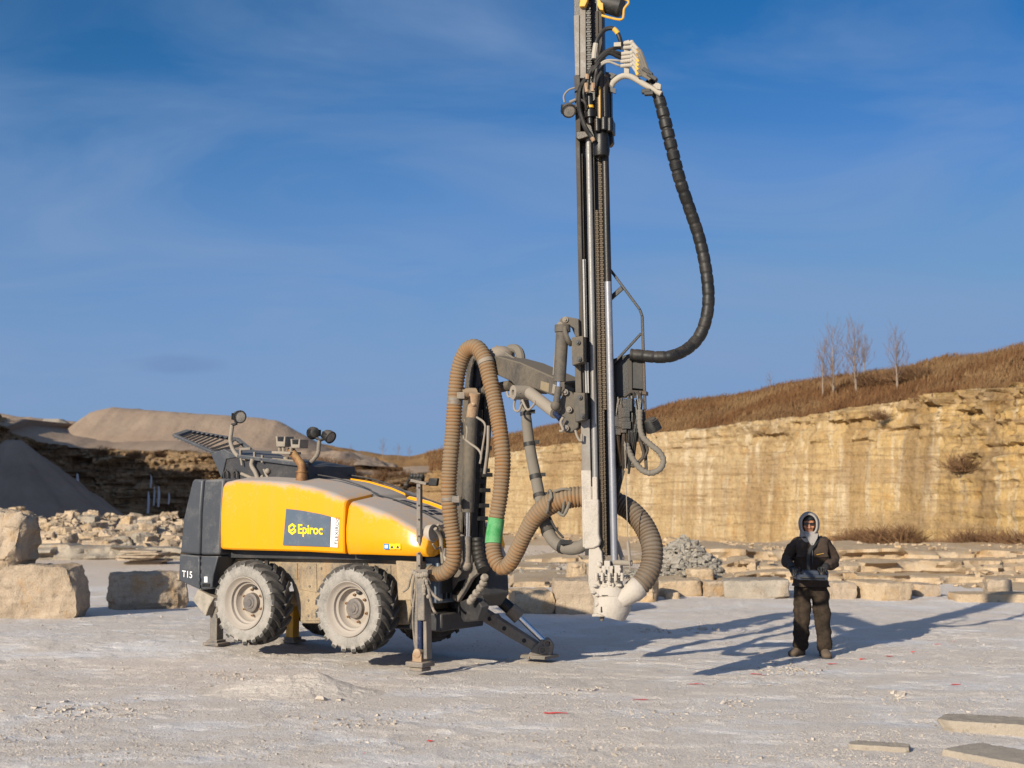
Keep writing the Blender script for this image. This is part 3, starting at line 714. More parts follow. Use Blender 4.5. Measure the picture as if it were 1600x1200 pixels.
# left foreground
block(-90, 116, 884, 975, .62, 2, 21, 'big pale quarry block on the floor carrying a tilted boulder, cut by the left edge', M_STONE, res=46, rough=.085, bed=.9)
bo = rock_obj('boulder', PY(-34, 882, 21.4) + Vector((0, .25, -.08)), (1.45, .7, .90), -8, 33, M_STONE, 'tilted boulder with dark right side, lying on top of the big pale block', 'boulder', None, 40, (0, 7), rough=.13, taper=.26, roundn=.35)
block(147, 280, 899, 957, .8, 33, 45, 'rounded brown boulder on the floor, just left of the drill rig', M_STONE, 'boulder', 'boulder', res=40, rough=.10, roundn=.4)
G1 = 'blocks lined up along the far edge of the cleared floor'
G_ = [
 (783, 868, 924, 958, .9, 14, 51, 'squared tan block nearest the far front jack, with chipped top', M_STONEO),
 (862, 962, 908, 957, 1.2, -4, 52, 'broad tan block standing behind the white drill mast foot', M_STONE),
 (978, 1036, 906, 938, .7, -12, 54, 'small upright tan block under the bend of the striped dust hose', M_STONEO),
 (1031, 1103, 908, 930, 1.0, -3, 55, 'long tan block with deep black undercut, in front of the grey rubble pile', M_STONEO),
 (1098, 1132, 909, 931, .6, 10, 56, 'small pale block at the right foot of the grey rubble pile', M_STONE),
 (1136, 1243, 908, 934, 1.3, -3, 59, 'long flat-topped block just left of the standing operator', M_STONEG),
 (1296, 1341, 911, 935, .7, 8, 61, 'small pale square block directly right of the standing operator', M_STONE),
 (1342, 1437, 912, 938, 1.3, 20, 62, 'wide slab block with dark broken right end, second block right of the operator', M_STONEO),
 (1426, 1470, 914, 933, .8, 4, 63, 'low broken block touching the right end of the wide slab block', M_STONE),
 (1498, 1625, 929, 941, .8, -2, 65, 'long low kerb-like slab under the rounded block at the right edge', M_STONEO)]
for g in G_: block(*g[:8], mat=g[8], group=G1, rough=.08)
block(884, 919, 880, 911, .6, 18, 53, 'rounded pale boulder on the floor left of the drill mast, behind the broad block', M_STONEO, 'boulder', 'boulder', roundn=.8, rough=.12)
block(1077, 1119, 889, 911, .7, 5, 57, 'rounded tan boulder sitting against the front of the grey rubble pile', M_STONEO, 'boulder', 'boulder', roundn=.6)
block(1168, 1197, 878, 906, .7, -18, 60, 'upright cube block rising behind the long flat-topped block', M_STONEO, res=18)
block(1546, 1594, 906, 931, .7, -10, 64, 'rounded pale block sitting on the low slab at the right edge', M_STONE, roundn=.4, Yf=26.4)
block(1040, 1062, 926, 934, .3, 0, 66, 'small flat stone in the black gap under the long tan block', M_STONEO, 'stone', 'stone', res=12)
# foreground slabs
def slab(px0, y0, px1, y1, th, depth, seed, label):
    a = PG(px0, y0, .0); b = PG(px1, y1, .0); mid = (a + b) / 2; d = b - a; L = d.length; yaw = math.degrees(math.atan2(d.y, d.x))
    nrm = Vector((-d.y, d.x, 0)).normalized(); c = mid + nrm * depth / 2; c.z = gz(c.x, c.y) - .012
    return rock_obj('stone_slab', c, (L, depth, th), yaw, seed, M_SLABM, label, 'stone slab', None, 64, (0, 0), rough=.10, taper=.05, roundn=.05, bed=.3)
slab(1463, 1140, 1690, 1158, .10, .42, 71, 'thick straight-edged split slab lying at the right edge of the floor')
slab(1325, 1174, 1420, 1180, .06, .20, 72, 'small thin flake of stone lying between the two larger slabs and the red marks')
slab(1452, 1180, 1720, 1232, .07, .50, 73, 'thin slanting slab in the bottom right corner')
# foot heap of split plates at far left
for i in range(6):
    p = PY(224 + 4 * math.sin(i * 2.3), 880, 38.6); z = .0 + i * .062
    rock_obj('stone_slab', Vector((p.x + .12 * math.sin(i * 1.9), 38.6 + .2 * math.cos(i), z)), (1.12 - .06 * (i % 3), .9, .058), 6 * math.sin(i * 3.1), 80 + i, M_STONE, 'thin pale slab in the flat stack left of the drill rig, %s' % ('lowest of the stack', 'second from the bottom', 'third from the bottom', 'third from the top', 'second from the top', 'topmost of the stack')[i], 'stone slab', 'stacked slabs', 18, rough=.12)
# ------------------------------------------------------------------ stepped ledges under the right wall
def ledge(name, px0, px1, Yf, zt, seed, mat, depth=4.2, step=.08, ztab=None):
    x0 = (px0 - 800) / F * Yf; x1 = (px1 - 800) / F * Yf; n = int((x1 - x0) / step); rows = max(7, int((zt + .15) / step * 1.25)); V = []; Fc = []
    for i in range(n + 1):
        x = x0 + (x1 - x0) * i / n; end = min(1, min(i, n - i) / 12)
        h = zt * (ztab(x) if ztab else 1) * (.35 + .65 * end) + .05 * noise.noise(Vector((x * .8, seed, 0))) + .06 * noise.cell(Vector((x * .55, seed, 0)))
        for r in range(rows + 1):
            z = -.15 + (h + .15) * r / rows; q = Vector((x, Yf, z)); b = math.floor(z / .17)
            y = Yf + .35 * noise.noise(Vector((x * .35, seed, b * 2.2))) + .16 * noise.noise(Vector((x * 1.3, seed, b * 5))) + .10 * noise.noise(q * 3.2) + .06 * noise.noise(q * 9) + .22 * noise.cell(Vector((x * 1.3 + .4 * noise.noise(q * 2), b, seed))) + max(0, z) * .1
            V.append(Vector((x, y, z)))
        for k in range(1, 5):
            V.append(Vector((x, Yf + depth * k / 4, h + .04 * noise.noise(Vector((x * 1.4, Yf + k, seed))))))
    R1 = rows + 5
    for i in range(n):
        for r in range(R1 - 1): k = i * R1 + r; Fc.append((k, k + R1, k + R1 + 1, k + 1))
    me = bpy.data.meshes.new(name); me.from_pydata(V, [], Fc); me.materials.append(mat)
    me.polygons.foreach_set('use_smooth', [True] * len(me.polygons)); me.set_sharp_from_angle(angle=R(38))
    o = bpy.data.objects.new(name, me); C.objects.link(o); o['kind'] = 'structure'; return o
ledge('rock_ledge', 1120, 2200, 30.4, .20, 2.2, M_STONEO, 1.6)
ledge('rock_ledge', 1090, 2200, 31.6, .40, 5.2, M_STONEO, 1.9)
ledge('rock_ledge', 1040, 2200, 33.2, .60, 8.7, M_STONEO, 5.)
ledge('rock_ledge', -160, 330, 41.0, .38, 31.2, M_STONEG, 1.2)
for k, (a, b_, y_, h_) in enumerate(((700, 905, 29.5, .07), (770, 1010, 33, .10), (690, 880, 36, .12), (820, 1060, 39, .14), (1000, 1160, 28.6, .10))): ledge('rock_ledge', a, b_, y_, h_, 20.7 + k, M_STONEO, 2.6, .09)
# low apron of fallen stone and soil along the foot of the right wall
def apron():
    V = []; Fc = []; n = 0
    for (q, nrm, px) in rim_r[::6]:
        Yf = lerp_tab(sorted(plan_r), px); b0 = Vector(((px - 800) / F * Yf, Yf, 0)); n += 1
        for r in range(15):
            t = r / 14; p = b0 + nrm * (9. * t - 1.2); hgt = (.30 + .30 * sstep(1150, 1350, px)) * (1 - t) ** 1.5
            V.append((p.x, p.y, hgt - .05 + (.16 * noise.noise(p * .7) + .08 * noise.noise(p * 2.1)) * (1 - t)))
    for i in range(n - 1):
        for r in range(14): k = i * 15 + r; Fc.append((k, k + 1, k + 16, k + 15))
    me = bpy.data.meshes.new('apron'); me.from_pydata(V, [], Fc); me.materials.append(M_STONEO); me.polygons.foreach_set('use_smooth', [True] * len(me.polygons))
    o = bpy.data.objects.new('terrain', me); C.objects.link(o); o['kind'] = 'structure'
apron()

# ------------------------------------------------------------------ loose stone
def foot_y(px): return lerp_tab(sorted(plan_r), px)
def chips(name, spots, mat, seed, flat=.55):
    """many small stones in one mesh; spots: (point, size)"""
    rnd = random.Random(seed); V = []; Fc = []
    cube = [(-1, -1, -1), (1, -1, -1), (1, 1, -1), (-1, 1, -1), (-1, -1, 1), (1, -1, 1), (1, 1, 1), (-1, 1, 1)]
    fq = [(3, 2, 1, 0), (4, 5, 6, 7), (0, 1, 5, 4), (1, 2, 6, 5), (2, 3, 7, 6), (3, 0, 4, 7)]
    for p, s in spots:
        b = len(V); q = Quaternion((rnd.gauss(0, 1), rnd.gauss(0, .35), rnd.gauss(0, .35), rnd.gauss(0, 1))).normalized()
        sx, sy, sz = s * rnd.uniform(.6, 1.2), s * rnd.uniform(.5, 1), s * rnd.uniform(.3, .9) * flat
        q = Quaternion((0, 0, 1), rnd.uniform(0, 6.28)) @ Quaternion((1, 0, 0), rnd.gauss(0, .35))
        for c in cube:
            t = Vector((c[0] * sx * rnd.uniform(.6, 1.1), c[1] * sy * rnd.uniform(.6, 1.1), c[2] * sz * rnd.uniform(.7, 1.1)))
            V.append(p + q @ t)
        Fc += [tuple(i + b for i in f) for f in fq]
    me = bpy.data.meshes.new(name); me.from_pydata(V, [], Fc); me.materials.append(mat)
    o = bpy.data.objects.new(name, me); C.objects.link(o); return o
rnd = random.Random(11); sp = []
while len(sp) < 15000:
    px = rnd.uniform(-80, 1680); py = 985 + 240 * rnd.random() ** .8; p = PG(px, py)
    k = noise.noise(Vector((p.x * .9 + 7, p.y * 1.3, 1.3))) + .1 + .35 * noise.noise(Vector((p.x * 2.2, p.y * 2.8, 6)))
    if k + rnd.gauss(0, .13) < .06: continue
    s = min(.020, .0036 * math.exp(abs(rnd.gauss(0, .62)))); p.z = gz(p.x, p.y) + s * .18; sp.append((p, s))
for cx, cy, n, sx, sy, sm in ((1235, 1051, 90, 24, 4, .014), (905, 1079, 45, 40, 4, .012), (1150, 1101, 30, 20, 5, .012), (1400, 1088, 30, 10, 5, .016), (450, 1080, 130, 70, 7, .011), (370, 1060, 60, 30, 5, .012), (560, 1133, 60, 40, 5, .011), (1110, 985, 25, 30, 3, .018), (150, 1115, 120, 60, 6, .012), (300, 975, 60, 160, 4, .014), (1030, 988, 20, 18, 2, .022)):
    for _ in range(n):
        p = PG(rnd.gauss(cx, sx), rnd.gauss(cy, sy)); s = sm * math.exp(rnd.gauss(0, .45)); p.z = gz(p.x, p.y) + s * .3; sp.append((p, s))
tag(chips('pebbles', sp, M_PEB, 4), 'loose grit and pebbles scattered over the quarry floor', 'pebbles', kind='stuff')
# grey rubble pile left of the operator
pc = PY(1068, 905, 32.2); sp = []
for _ in range(2600):
    a = rnd.uniform(0, 6.28); r = rnd.random() ** .6; x = pc.x + math.cos(a) * r * 1.12; y = pc.y + math.sin(a) * r * 1.0
    h = .92 * max(0, 1 - r) ** .85; s = .045 * math.exp(rnd.gauss(0, .4)); sp.append((Vector((x, y, h * (1 if rnd.random() < .8 else rnd.random()) + .02)), s))
    if rnd.random() < .2: sp.append((Vector((pc.x - .8 + rnd.gauss(0, .35), pc.y + rnd.gauss(.2, .3), .03 + .12 * rnd.random())), s * .8))
tag(chips('rubble_pile', sp, M_CHIPS, 6, .6), 'pointed heap of grey broken stone at the far edge of the floor', 'rubble', kind='stuff')
sp = []
for _ in range(240):
    p = PG(rnd.uniform(800, 915), rnd.uniform(862, 902)); s = .035 * math.exp(rnd.gauss(0, .4)); sp.append((p + Vector((0, 0, .03)), s))
tag(chips('stone_scatter', sp, M_CHIPS, 8), 'thin scatter of stones on the floor behind the hanging hoses', 'stones', kind='stuff')
sp = []
for _ in range(480):
    px = rnd.uniform(1130, 1640); Y = rnd.choice((30.0, 31.2, 32.8, 34.5, 36.5)) + rnd.gauss(0, .35); x = (px - 800) / F * Y
    base = 0.0 if Y < 30.3 else .18 if Y < 31.5 else .38 if Y < 33.1 else .58
    if noise.noise(Vector((x * .5, Y * .8, 3))) < -.05: continue
    sp.append((Vector((x, Y, base + .02)), .035 * math.exp(rnd.gauss(0, .6))))
for _ in range(260):
    px = rnd.uniform(700, 1330); Y = foot_y(px) - .9 - abs(rnd.gauss(0, 1.6)); x = (px - 800) / F * Y; sp.append((Vector((x, Y, .10 + .1 * rnd.random())), .06 * math.exp(rnd.gauss(0, .6))))
tag(chips('ledge_rubble', sp, M_STONEO, 12, .7), 'broken stone lying over the low ledges under the right wall', 'rubble', kind='stuff')
# left rubble bank: the large blocks one by one, the rest as one mass
def rub_h(px, t): return 1.50 * t * (.75 + .25 * noise.noise(Vector((px * .02, t * 2, 3))))
sp = []
for _ in range(2600):
    px = rnd.uniform(-160, 345); t = rnd.random(); Y = 41.5 + 7.5 * t; p = PG(px, 870); x = (px - 800) / F * Y
    s = .09 * math.exp(rnd.gauss(0, .5)) * (1.2 - .5 * t); sp.append((Vector((x, Y, rub_h(px, t) * (1 - .3 * sstep(250, 345, px)) - .05 + .1 * rnd.random())), s))
tag(chips('rubble_bank', sp, M_CRUMB, 9, .75), 'long bank of tumbled broken rock below the left quarry wall', 'rubble', kind='stuff')
heightfield('rubble_slope', (-200 - 800) / F * 45, (345 - 800) / F * 45, 41, 58, 90, 40, lambda x, y: -.3 + .28 * min(1, (y - 41)) + min(1.05, rub_h(0, min(1, (y - 41.5) / 7.5)) * .7) * (1 - sstep(50, 58, y)) * (1 - sstep(-10.6, -9.6, x)) - .4 * sstep(-10.6, -9.6, x) + .15 * noise.noise(Vector((x, y, 0)) * 1.1), M_CRUMB)
rub = [rock_mesh(1, .8, .62, 300 + i, 9, rough=.16, taper=.25, roundn=.3) for i in range(5)]
rub_me = []
for i, (vs, fs) in enumerate(rub):
    me = bpy.data.meshes.new('rubble_block'); me.from_pydata(vs, [], fs); me.materials.append((M_CRUMB, M_STONE, M_STONEO, M_CRUMB, M_STONEG)[i]); rub_me.append(me)
for i in range(64):
    px = rnd.uniform(-40, 305); t = rnd.random() ** .9; Y = 41.5 + 7.2 * t; s = rnd.uniform(.28, .72) * (1.15 - .3 * t)
    o = bpy.data.objects.new('rubble_block', rub_me[i % 5]); C.objects.link(o)
    o.location = ((px - 800) / F * Y, Y, rub_h(px, t) * (1 - .3 * sstep(250, 345, px)) - .12); o.scale = (s, s, s * rnd.uniform(.7, 1)); o.rotation_euler = (rnd.gauss(0, .2), rnd.gauss(0, .2), rnd.uniform(0, 6.28))
    tag(o, 'angular tan rubble block lying in the broken rock bank below the left wall', 'rubble block', 'rubble blocks below the left wall')
# sand heap of drill cuttings in the foreground
def heap(x, y):
    dx_, dy_ = x - HEAP.x, y - HEAP.y - .22; q = Vector((x, y, 3))
    d = math.hypot((dx_ - .02) / (.36 if dx_ > 0 else .60), dy_ / .34); h = .155 * math.exp(-d ** 1.5 * 1.1)
    d2 = math.hypot((dx_ + .30) / .62, (dy_ + .05) / .46); h += .055 * math.exp(-d2 ** 3)
    h += (.010 * noise.noise(q * 7) + .006 * noise.noise(q * 22)) * min(1, h * 20)
    return gz(x, y) + h - .010
tag(heightfield('sand_heap', HEAP.x - 1.25, HEAP.x + .9, HEAP.y - .75, HEAP.y + 1.1, 120, 100, heap, M_SAND, None), 'low pointed heap of pale drill cuttings in the left foreground', 'sand heap')
# red spray marks
marks = [(868, 1119, 30), (1000, 1094, 20), (1089, 1072, 22), (1185, 1058, 20), (1250, 1049, 14), (1301, 1039, 12), (1348, 1031, 9), (1390, 1027, 9), (1466, 1010, 9), (1494, 1074, 13), (1490, 1003, 6), (1427, 1021, 6), (672, 1158, 7), (569, 1183, 3)]
for i, (px, py, w) in enumerate(marks):
    c = PG(px, py); hw = w / F * c.y * .62; V = []; Fc = []; n = 16
    for k in range(n + 1):
        x = c.x - hw + 2 * hw * k / n; t = k / n; ww = (.012 + .030 * math.sin(math.pi * t ** .6)) * (.6 + .8 * abs(noise.noise(Vector((x * 9, i, 0)))))
        yc = c.y + .02 * noise.noise(Vector((x * 5, i * 3, 1)))
        for y in (yc - ww, yc, yc + ww): V.append((x, y, gz(x, y) + .009))
    for k in range(n):
        for r in range(2): a = k * 3 + r; Fc.append((a, a + 3, a + 4, a + 1))
    me = bpy.data.meshes.new('paint_mark'); me.from_pydata(V, [], Fc); me.materials.append(M_RED); o = bpy.data.objects.new('paint_mark', me); C.objects.link(o)
    o['kind'] = 'structure'
# ice on the left wall
for i, (px, y0, y1, w) in enumerate(((121, 740, 776, 8), (236, 742, 762, 4), (232, 768, 802, 6), (241, 760, 790, 4), (248, 760, 792, 6), (264, 770, 788, 4))):
    Y = 68.0; a = PY(px, y0, Y); b = PY(px, y1, Y); r = w / F * Y * .38
    pts, rr = spline([(a.x, Y, a.z, r * .4), (a.x + .03, Y - .05, a.z * .6 + b.z * .4, r), (b.x, Y - .1, b.z, r * .8)], .12)
    tag(MB().tube(pts, rr, 8).build('icicle', M_ICE, None, b), ('broad lone white icicle, leftmost on the shaded left wall', 'thin upper icicle at the shadow edge on the left wall', 'long lower white icicle right of the wall centre', 'narrow icicle just right of the long lower one', 'wide icicle second from the right in the icicle group', 'short faint icicle, rightmost on the left wall')[i], 'icicle', 'icicles on the left wall')

# ------------------------------------------------------------------ bare trees and shrubs
def bare_tree(loc, h, seed, label, group, spread=.28, nb=16, name='bare_tree', tw=1.):
    rnd = random.Random(seed); root = empty(name, loc, label, 'tree', group); L = Vector(loc)
    lean = Vector((rnd.gauss(0, .03), rnd.gauss(0, .03), 1)); trunk = MB(); crown = MB()
    tp = [L + Vector((lean.x * h * t + .03 * h * noise.noise(Vector((seed, t * 3, 0))) * t, lean.y * h * t, h * t - .1)) for t in (0, .2, .4, .6, .8, 1)]
    P, rr = spline([(*p, r) for p, r in zip(tp, [.022 * h * tw, .018 * h * tw, .013 * h * tw, .009 * h * tw, .005 * h * tw, .002 * h])], h / 24)
    trunk.tube(P, rr, 7)
    def twig(a, d, ln, r, depth):
        n = 4; pts = [a]; dd = d.copy()
        for k in range(n): dd = (dd + Vector((rnd.gauss(0, .1), rnd.gauss(0, .1), .11))).normalized(); pts.append(pts[-1] + dd * ln / n)
        crown.tube(pts, [r * (1 - .85 * k / n) for k in range(n + 1)], 4, False)
        if depth > 0:
            for k in range(4 if depth > 1 else 5):
                i = rnd.randrange(1, n); a2 = rnd.uniform(0, 6.28); sd = Vector((math.cos(a2), math.sin(a2), .5)); twig(pts[i], (dd + sd * .62).normalized(), ln * rnd.uniform(.35, .6), r * .5, depth - 1)
    for k in range(nb):
        t = .22 + .74 * (k / nb); i = min(len(P) - 2, int(t * (len(P) - 1))); a2 = k * 2.4 + rnd.gauss(0, .3)
        d = Vector((math.cos(a2), math.sin(a2), rnd.uniform(.9, 1.5))).normalized(); twig(P[i], d, h * spread * (1.15 - .75 * t) * rnd.uniform(.7, 1.2), .006 * h * (1.2 - t) * tw, 2)
    trunk.build('trunk', M_BARK, root); crown.build('crown', M_TWIG, root); return root
def on_bank(px, py, Yoff=3.5):
    best = min(rim_r, key=lambda q: abs(q[2] - px)); return PY(px, py, best[0].y + Yoff)
T = [(1303, 632, 503, 'tall slender bare tree second from the left on the grass bank', 3), (1286, 620, 535, 'shorter bare tree leftmost of the clump on the grass bank', 4), (1338, 620, 497, 'tallest bare tree in the middle of the grass bank', 5), (1350, 585, 520, 'dark bare tree just behind and right of the tallest tree', 6), (1402, 610, 508, 'single bare tree on the right part of the grass bank', 7)]
for px, yb, yt, lb, sd in T:
    p = on_bank(px, yb, 3.5 if yb > 590 else 7.5); h = (yb - yt) / F * p.y; bare_tree(p, h, sd, lb, 'bare trees on the grass bank', .44, 26, tw=.85)
for px, yb, yt, lb, sd in ((1204, 610, 574, 'small lone bare sapling on the skyline left of the tree clump', 9),):
    p = on_bank(px, yb, 8); bare_tree(p, (yb - yt) / F * p.y, sd, lb, None, .4, 12, 'bare_sapling', .9)
for i, (px, yb, yt) in enumerate(((598, 714, 682), (622, 716, 690), (548, 706, 692), (640, 716, 694), (690, 708, 692))):
    p = PY(px, yb, 88); bare_tree(p, (yb - yt) / F * 88, 30 + i, ('tallest hazy bare tree on the far skyline between rig lamps and boom', 'second hazy bare tree on the far skyline, right of the tallest', 'faint bare sapling on the far skyline, right of the rig lamps', 'low hazy bare tree on the far skyline near the boom hose', 'dark little bush-like tree at the skyline beside the boom hose')[i], 'hazy trees on the far skyline', .45, 16, 'far_tree', .8)
def shrub_mesh(seed, n=130, r=.9):
    rnd = random.Random(seed); mb = MB()
    for _ in range(n):
        a = rnd.uniform(0, 6.28); el = rnd.uniform(.35, 1.45); d = Vector((math.cos(a) * math.cos(el), math.sin(a) * math.cos(el), math.sin(el))); ln = r * rnd.uniform(.45, 1.05)
        b = Vector((rnd.gauss(0, .16 * r), rnd.gauss(0, .12 * r), -.05)); m = b + d * ln * .55 + Vector((rnd.gauss(0, .08), rnd.gauss(0, .08), 0)); mb.tube([b, m, b + d * ln + Vector((rnd.gauss(0, .12), rnd.gauss(0, .12), -.05))], [.011, .008, .003], 3, False)
        for _k in range(2): mb.tube([m, m + (d + Vector((rnd.gauss(0, .5), rnd.gauss(0, .5), .2))) * ln * .3], [.006, .002], 3, False)
    me = bpy.data.meshes.new('dry_shrub'); me.from_pydata(mb.v, [], mb.f); me.materials.append(M_SHRUB); return me
SHM = [shrub_mesh(s, 150) for s in (1, 2, 3)]
def shrub(p, s, i, label, group):
    o = bpy.data.objects.new('dry_shrub', SHM[i % 3]); C.objects.link(o); o.location = p; o.scale = (s * 1.25, s, s * .8); o.rotation_euler = (0, 0, i * 1.7)
    tag(o, label, 'shrub', group)
def foot(px, dy=-.6):
    best = min(rim_r, key=lambda q: abs(q[2] - px)); pl = lerp_tab(sorted([(a, b) for a, b in plan_r]), px); return pl + dy
k = 0
for px, py, s in ((1352, 850, .9), (1372, 854, 1.1), (1392, 857, 1.0), (1410, 852, 1.2), (1440, 850, 1.0), (1458, 862, .8), (1545, 850, 1.0), (1565, 853, 1.2), (1585, 858, 1.0), (1600, 850, 1.1), (1622, 856, 1.2), (1480, 868, .7), (1510, 868, .8), (1330, 848, .7), (1425, 860, .9), (1530, 862, .9), (1500, 858, .8), (1400, 862, .8), (1305, 856, .5)):
    Y = foot(px, -1.0); p = PY(px, py + 6, Y); p.z = .30; shrub(p, s * (.55 + .85 * hsh(k, 3)), k, 'russet dry shrub rooted at the foot of the sunlit right wall', 'dry shrubs along the foot of the right wall'); k += 1
for px, py, s in ((1310, 618, .75), (1322, 622, .8), (1360, 604, 1.0), (1372, 600, .9), (1412, 596, .9), (1425, 592, 1.0), (1438, 590, .8), (1296, 628, .6)):
    shrub(on_bank(px, py, 4.5) + Vector((0, 0, -.1)), s, k, 'dark leafless shrub between the bare trees on the grass bank', 'dark shrubs among the bank trees'); k += 1
for px, py, s in ((432, 728, 1.), (462, 728, 1.1), (500, 726, 1.2), (530, 730, 1.2), (545, 736, .9), (160, 702, .7), (210, 706, .6), (250, 706, .6), (600, 742, 1.), (630, 742, .9)):
    shrub(PY(px, py + 8, 67.0), s, k, 'brown dry shrub hanging on the rim of the left rear wall', 'dry shrubs on the left wall rim'); k += 1
for px, py, s in ((1376, 655, .5), (1502, 735, .9)):
    Y = foot(px, .1) ; shrub(PY(px, py, Y - .25), s, k, 'dark dry shrub clinging to the face of the right wall, %s one' % ('upper small' if py < 700 else 'lower large'), None); k += 1
# ------------------------------------------------------------------ drill rig
RIG = empty('drill_rig', tuple(M(.3, -.9, 0)), 'yellow and dark grey wheeled rock drilling rig with tall upright black drill mast', 'drill rig')
def P3(lst, v): return [PV(px, py, v) for px, py in lst]
# ---- wheels
def wheel(c, ax, name='wheel', back=False):
    """c: centre of the outer face, ax: outward axis"""
    Rt, Wt = .470, .34; ang0 = hsh(c.x) * 6
    hub_c = c - ax * .165
    tyre = MB(); prof = [(-Wt + .02, .31), (-Wt, .36), (-Wt - .0, .43), (-Wt + .03, .462), (-Wt / 2, Rt), (-.03, .462), (.0, .435), (.012, .40), (.006, .35), (-.012, .312), (-.05, .298), (-Wt + .05, .298)]
    tyre.lathe(c, ax, prof, 56, True)
    nx = ax.cross(Z).normalized(); ny = ax.cross(nx)
    def pol(r, t, a): return c + ax * a + (nx * math.cos(t) + ny * math.sin(t)) * r
    nl = 20
    for s in (0, 1):
        for k in range(nl):
            t0 = ang0 + 2 * math.pi * (k + .5 * s) / nl
            # lug: from the tread centre out over the shoulder, swept like a chevron
            secs = [(-.50 * Wt, .30, .055, .508), (-.26 * Wt, .13, .062, .507), (-.09 * Wt, .04, .075, .500), (.006, .0, .085, .480), (.008, -.01, .075, .448)]
            b = len(tyre.v)
            for (a, sw, hw, ro) in secs:
                aa = a if s == 0 else -Wt - a
                for (dt, r) in ((-hw, ro - .055), (-hw * .74, ro), (hw * .74, ro), (hw, ro - .055)): tyre.v.append(pol(r, t0 - sw + dt, aa))
            for i in range(len(secs) - 1):
                for q in range(3): tyre.f.append((b + i * 4 + q, b + i * 4 + q + 1, b + i * 4 + q + 5, b + i * 4 + q + 4))
            tyre.f.append((b, b + 1, b + 2, b + 3)); e = b + (len(secs) - 1) * 4; tyre.f.append((e, e + 1, e + 2, e + 3))
    w = empty(name, tuple(c), None, None); w.parent = RIG; w.location = c - Vector(RIG['_o']); w['_o'] = tuple(c)
    ty = tyre.build('tyre', [M_TYRE], w, smooth=30)
    # dusty sidewall band: a second material on the outer faces
    ty.data.materials.append(M_SIDE)
    for p in ty.data.polygons:
        cc = sum((ty.data.vertices[i].co for i in p.vertices), Vector()) / len(p.vertices); rr = (cc - ax * cc.dot(ax)).length
        if cc.dot(ax) > -.02 and rr < .443: p.material_index = 1
    rim = MB()
    rim.lathe(c, ax, [(-.05, .299), (.004, .312), (.010, .305), (-.012, .288), (-.035, .275), (-.05, .250), (-.085, .245), (-.10, .222), (-.165, .212), (-.182, .195), (-.178, .165), (-.16, .145), (-.15, .10), (-.15, .0)], 56, False, False)
    rim.build('rim', M_RIM, w, smooth=40)
    hub = MB(); hub.lathe(c, ax, [(-.16, .118), (-.105, .112), (-.098, .10), (-.098, .075), (-.088, .07), (-.086, .045), (-.075, .04), (-.075, .0)], 36)
    hub.obox(c - ax * .092 + nx * .05, nx, ny, ax, .012, .03, .006); hub.build('hub', M_HUB, w, smooth=35)
    bl = MB()
    for k in range(6):
        t = ang0 + k * math.pi / 3; p = pol(.152, t, -.15); bl.lathe(p - ax * .005, ax, [(0, .017), (.022, .015), (.022, .009), (.040, .008), (.040, 0)], 7)
    bl.build('wheel_bolts', M_BOLT, w, smooth=30)
    vs = MB(); t = 2.2; p = pol(.185, -1.75, -.155); vs.ball(p, .035, .035, .03); vs.tube([p, p + ax * .03 + Z * .06], .018); vs.build('valve_guard', M_DARK, w)
    return w
wheel(PV(543.7, 951.7, 0), N); wheel(PV(381, 942.5, 0), N)
u1, z1 = uz(543.7, 951.7, 0); u2, z2 = uz(381, 942.5, 0)
wheel(M(u1, -1.72, z1), -N); wheel(M(u2, -1.72, z2), -N)

# ---- chassis
ch = MB(); vC = -.43
ch.prism(P3([(346, 872), (649, 874), (650, 926), (636, 976), (470, 974), (455, 908), (346, 905)], vC), -N * .88); 
chassis = ch.build('chassis', M_CHAS, RIG, bevel=.012)
pl = MB(); v = vC + .012
for poly in ([(352, 877), (428, 879), (429, 900), (352, 899)], [(431, 879), (464, 880), (465, 905), (431, 902)], [(467, 880), (494, 881), (495, 926), (469, 921)], [(497, 881), (610, 883), (611, 924), (497, 927)], [(473, 930), (610, 929), (622, 970), (476, 970)]):
    pl.prism(P3(poly, v), -N * .02)
pl.build('side_plate', M_CHAS, chassis, bevel=.004)
bt = MB()
for px, py in ((484, 887), (484, 916), (502, 888), (502, 920), (604, 890), (604, 918), (358, 882), (422, 884), (482, 938), (482, 962)): bt.lathe(PV(px, py, v), N, [(0, .016), (.012, .013), (.012, 0)], 8)
bt.build('plate_bolts', M_STEEL, chassis)
fp = MB(); fp.prism(P3([(618, 876), (651, 878), (650, 938), (622, 938)], -.20), -N * 1.30); fp.build('front_plate', M_CHAS, chassis, bevel=.01)
ax_ = MB()
for (uu, zz) in ((u1, z1), (u2, z2)): ax_.cyl(M(uu, -.22, zz), M(uu, -1.5, zz), .09); ax_.obox(M(uu, -.45, zz), U, N, Z, .13, .12, .13)
ax_.build('axle', M_CHAS, chassis)
dk = MB(); dk.prism(P3([(346, 858), (652, 868), (650, 876), (346, 871)], -.30), -N * 1.2); dk.build('deck_edge', M_DARK, RIG)

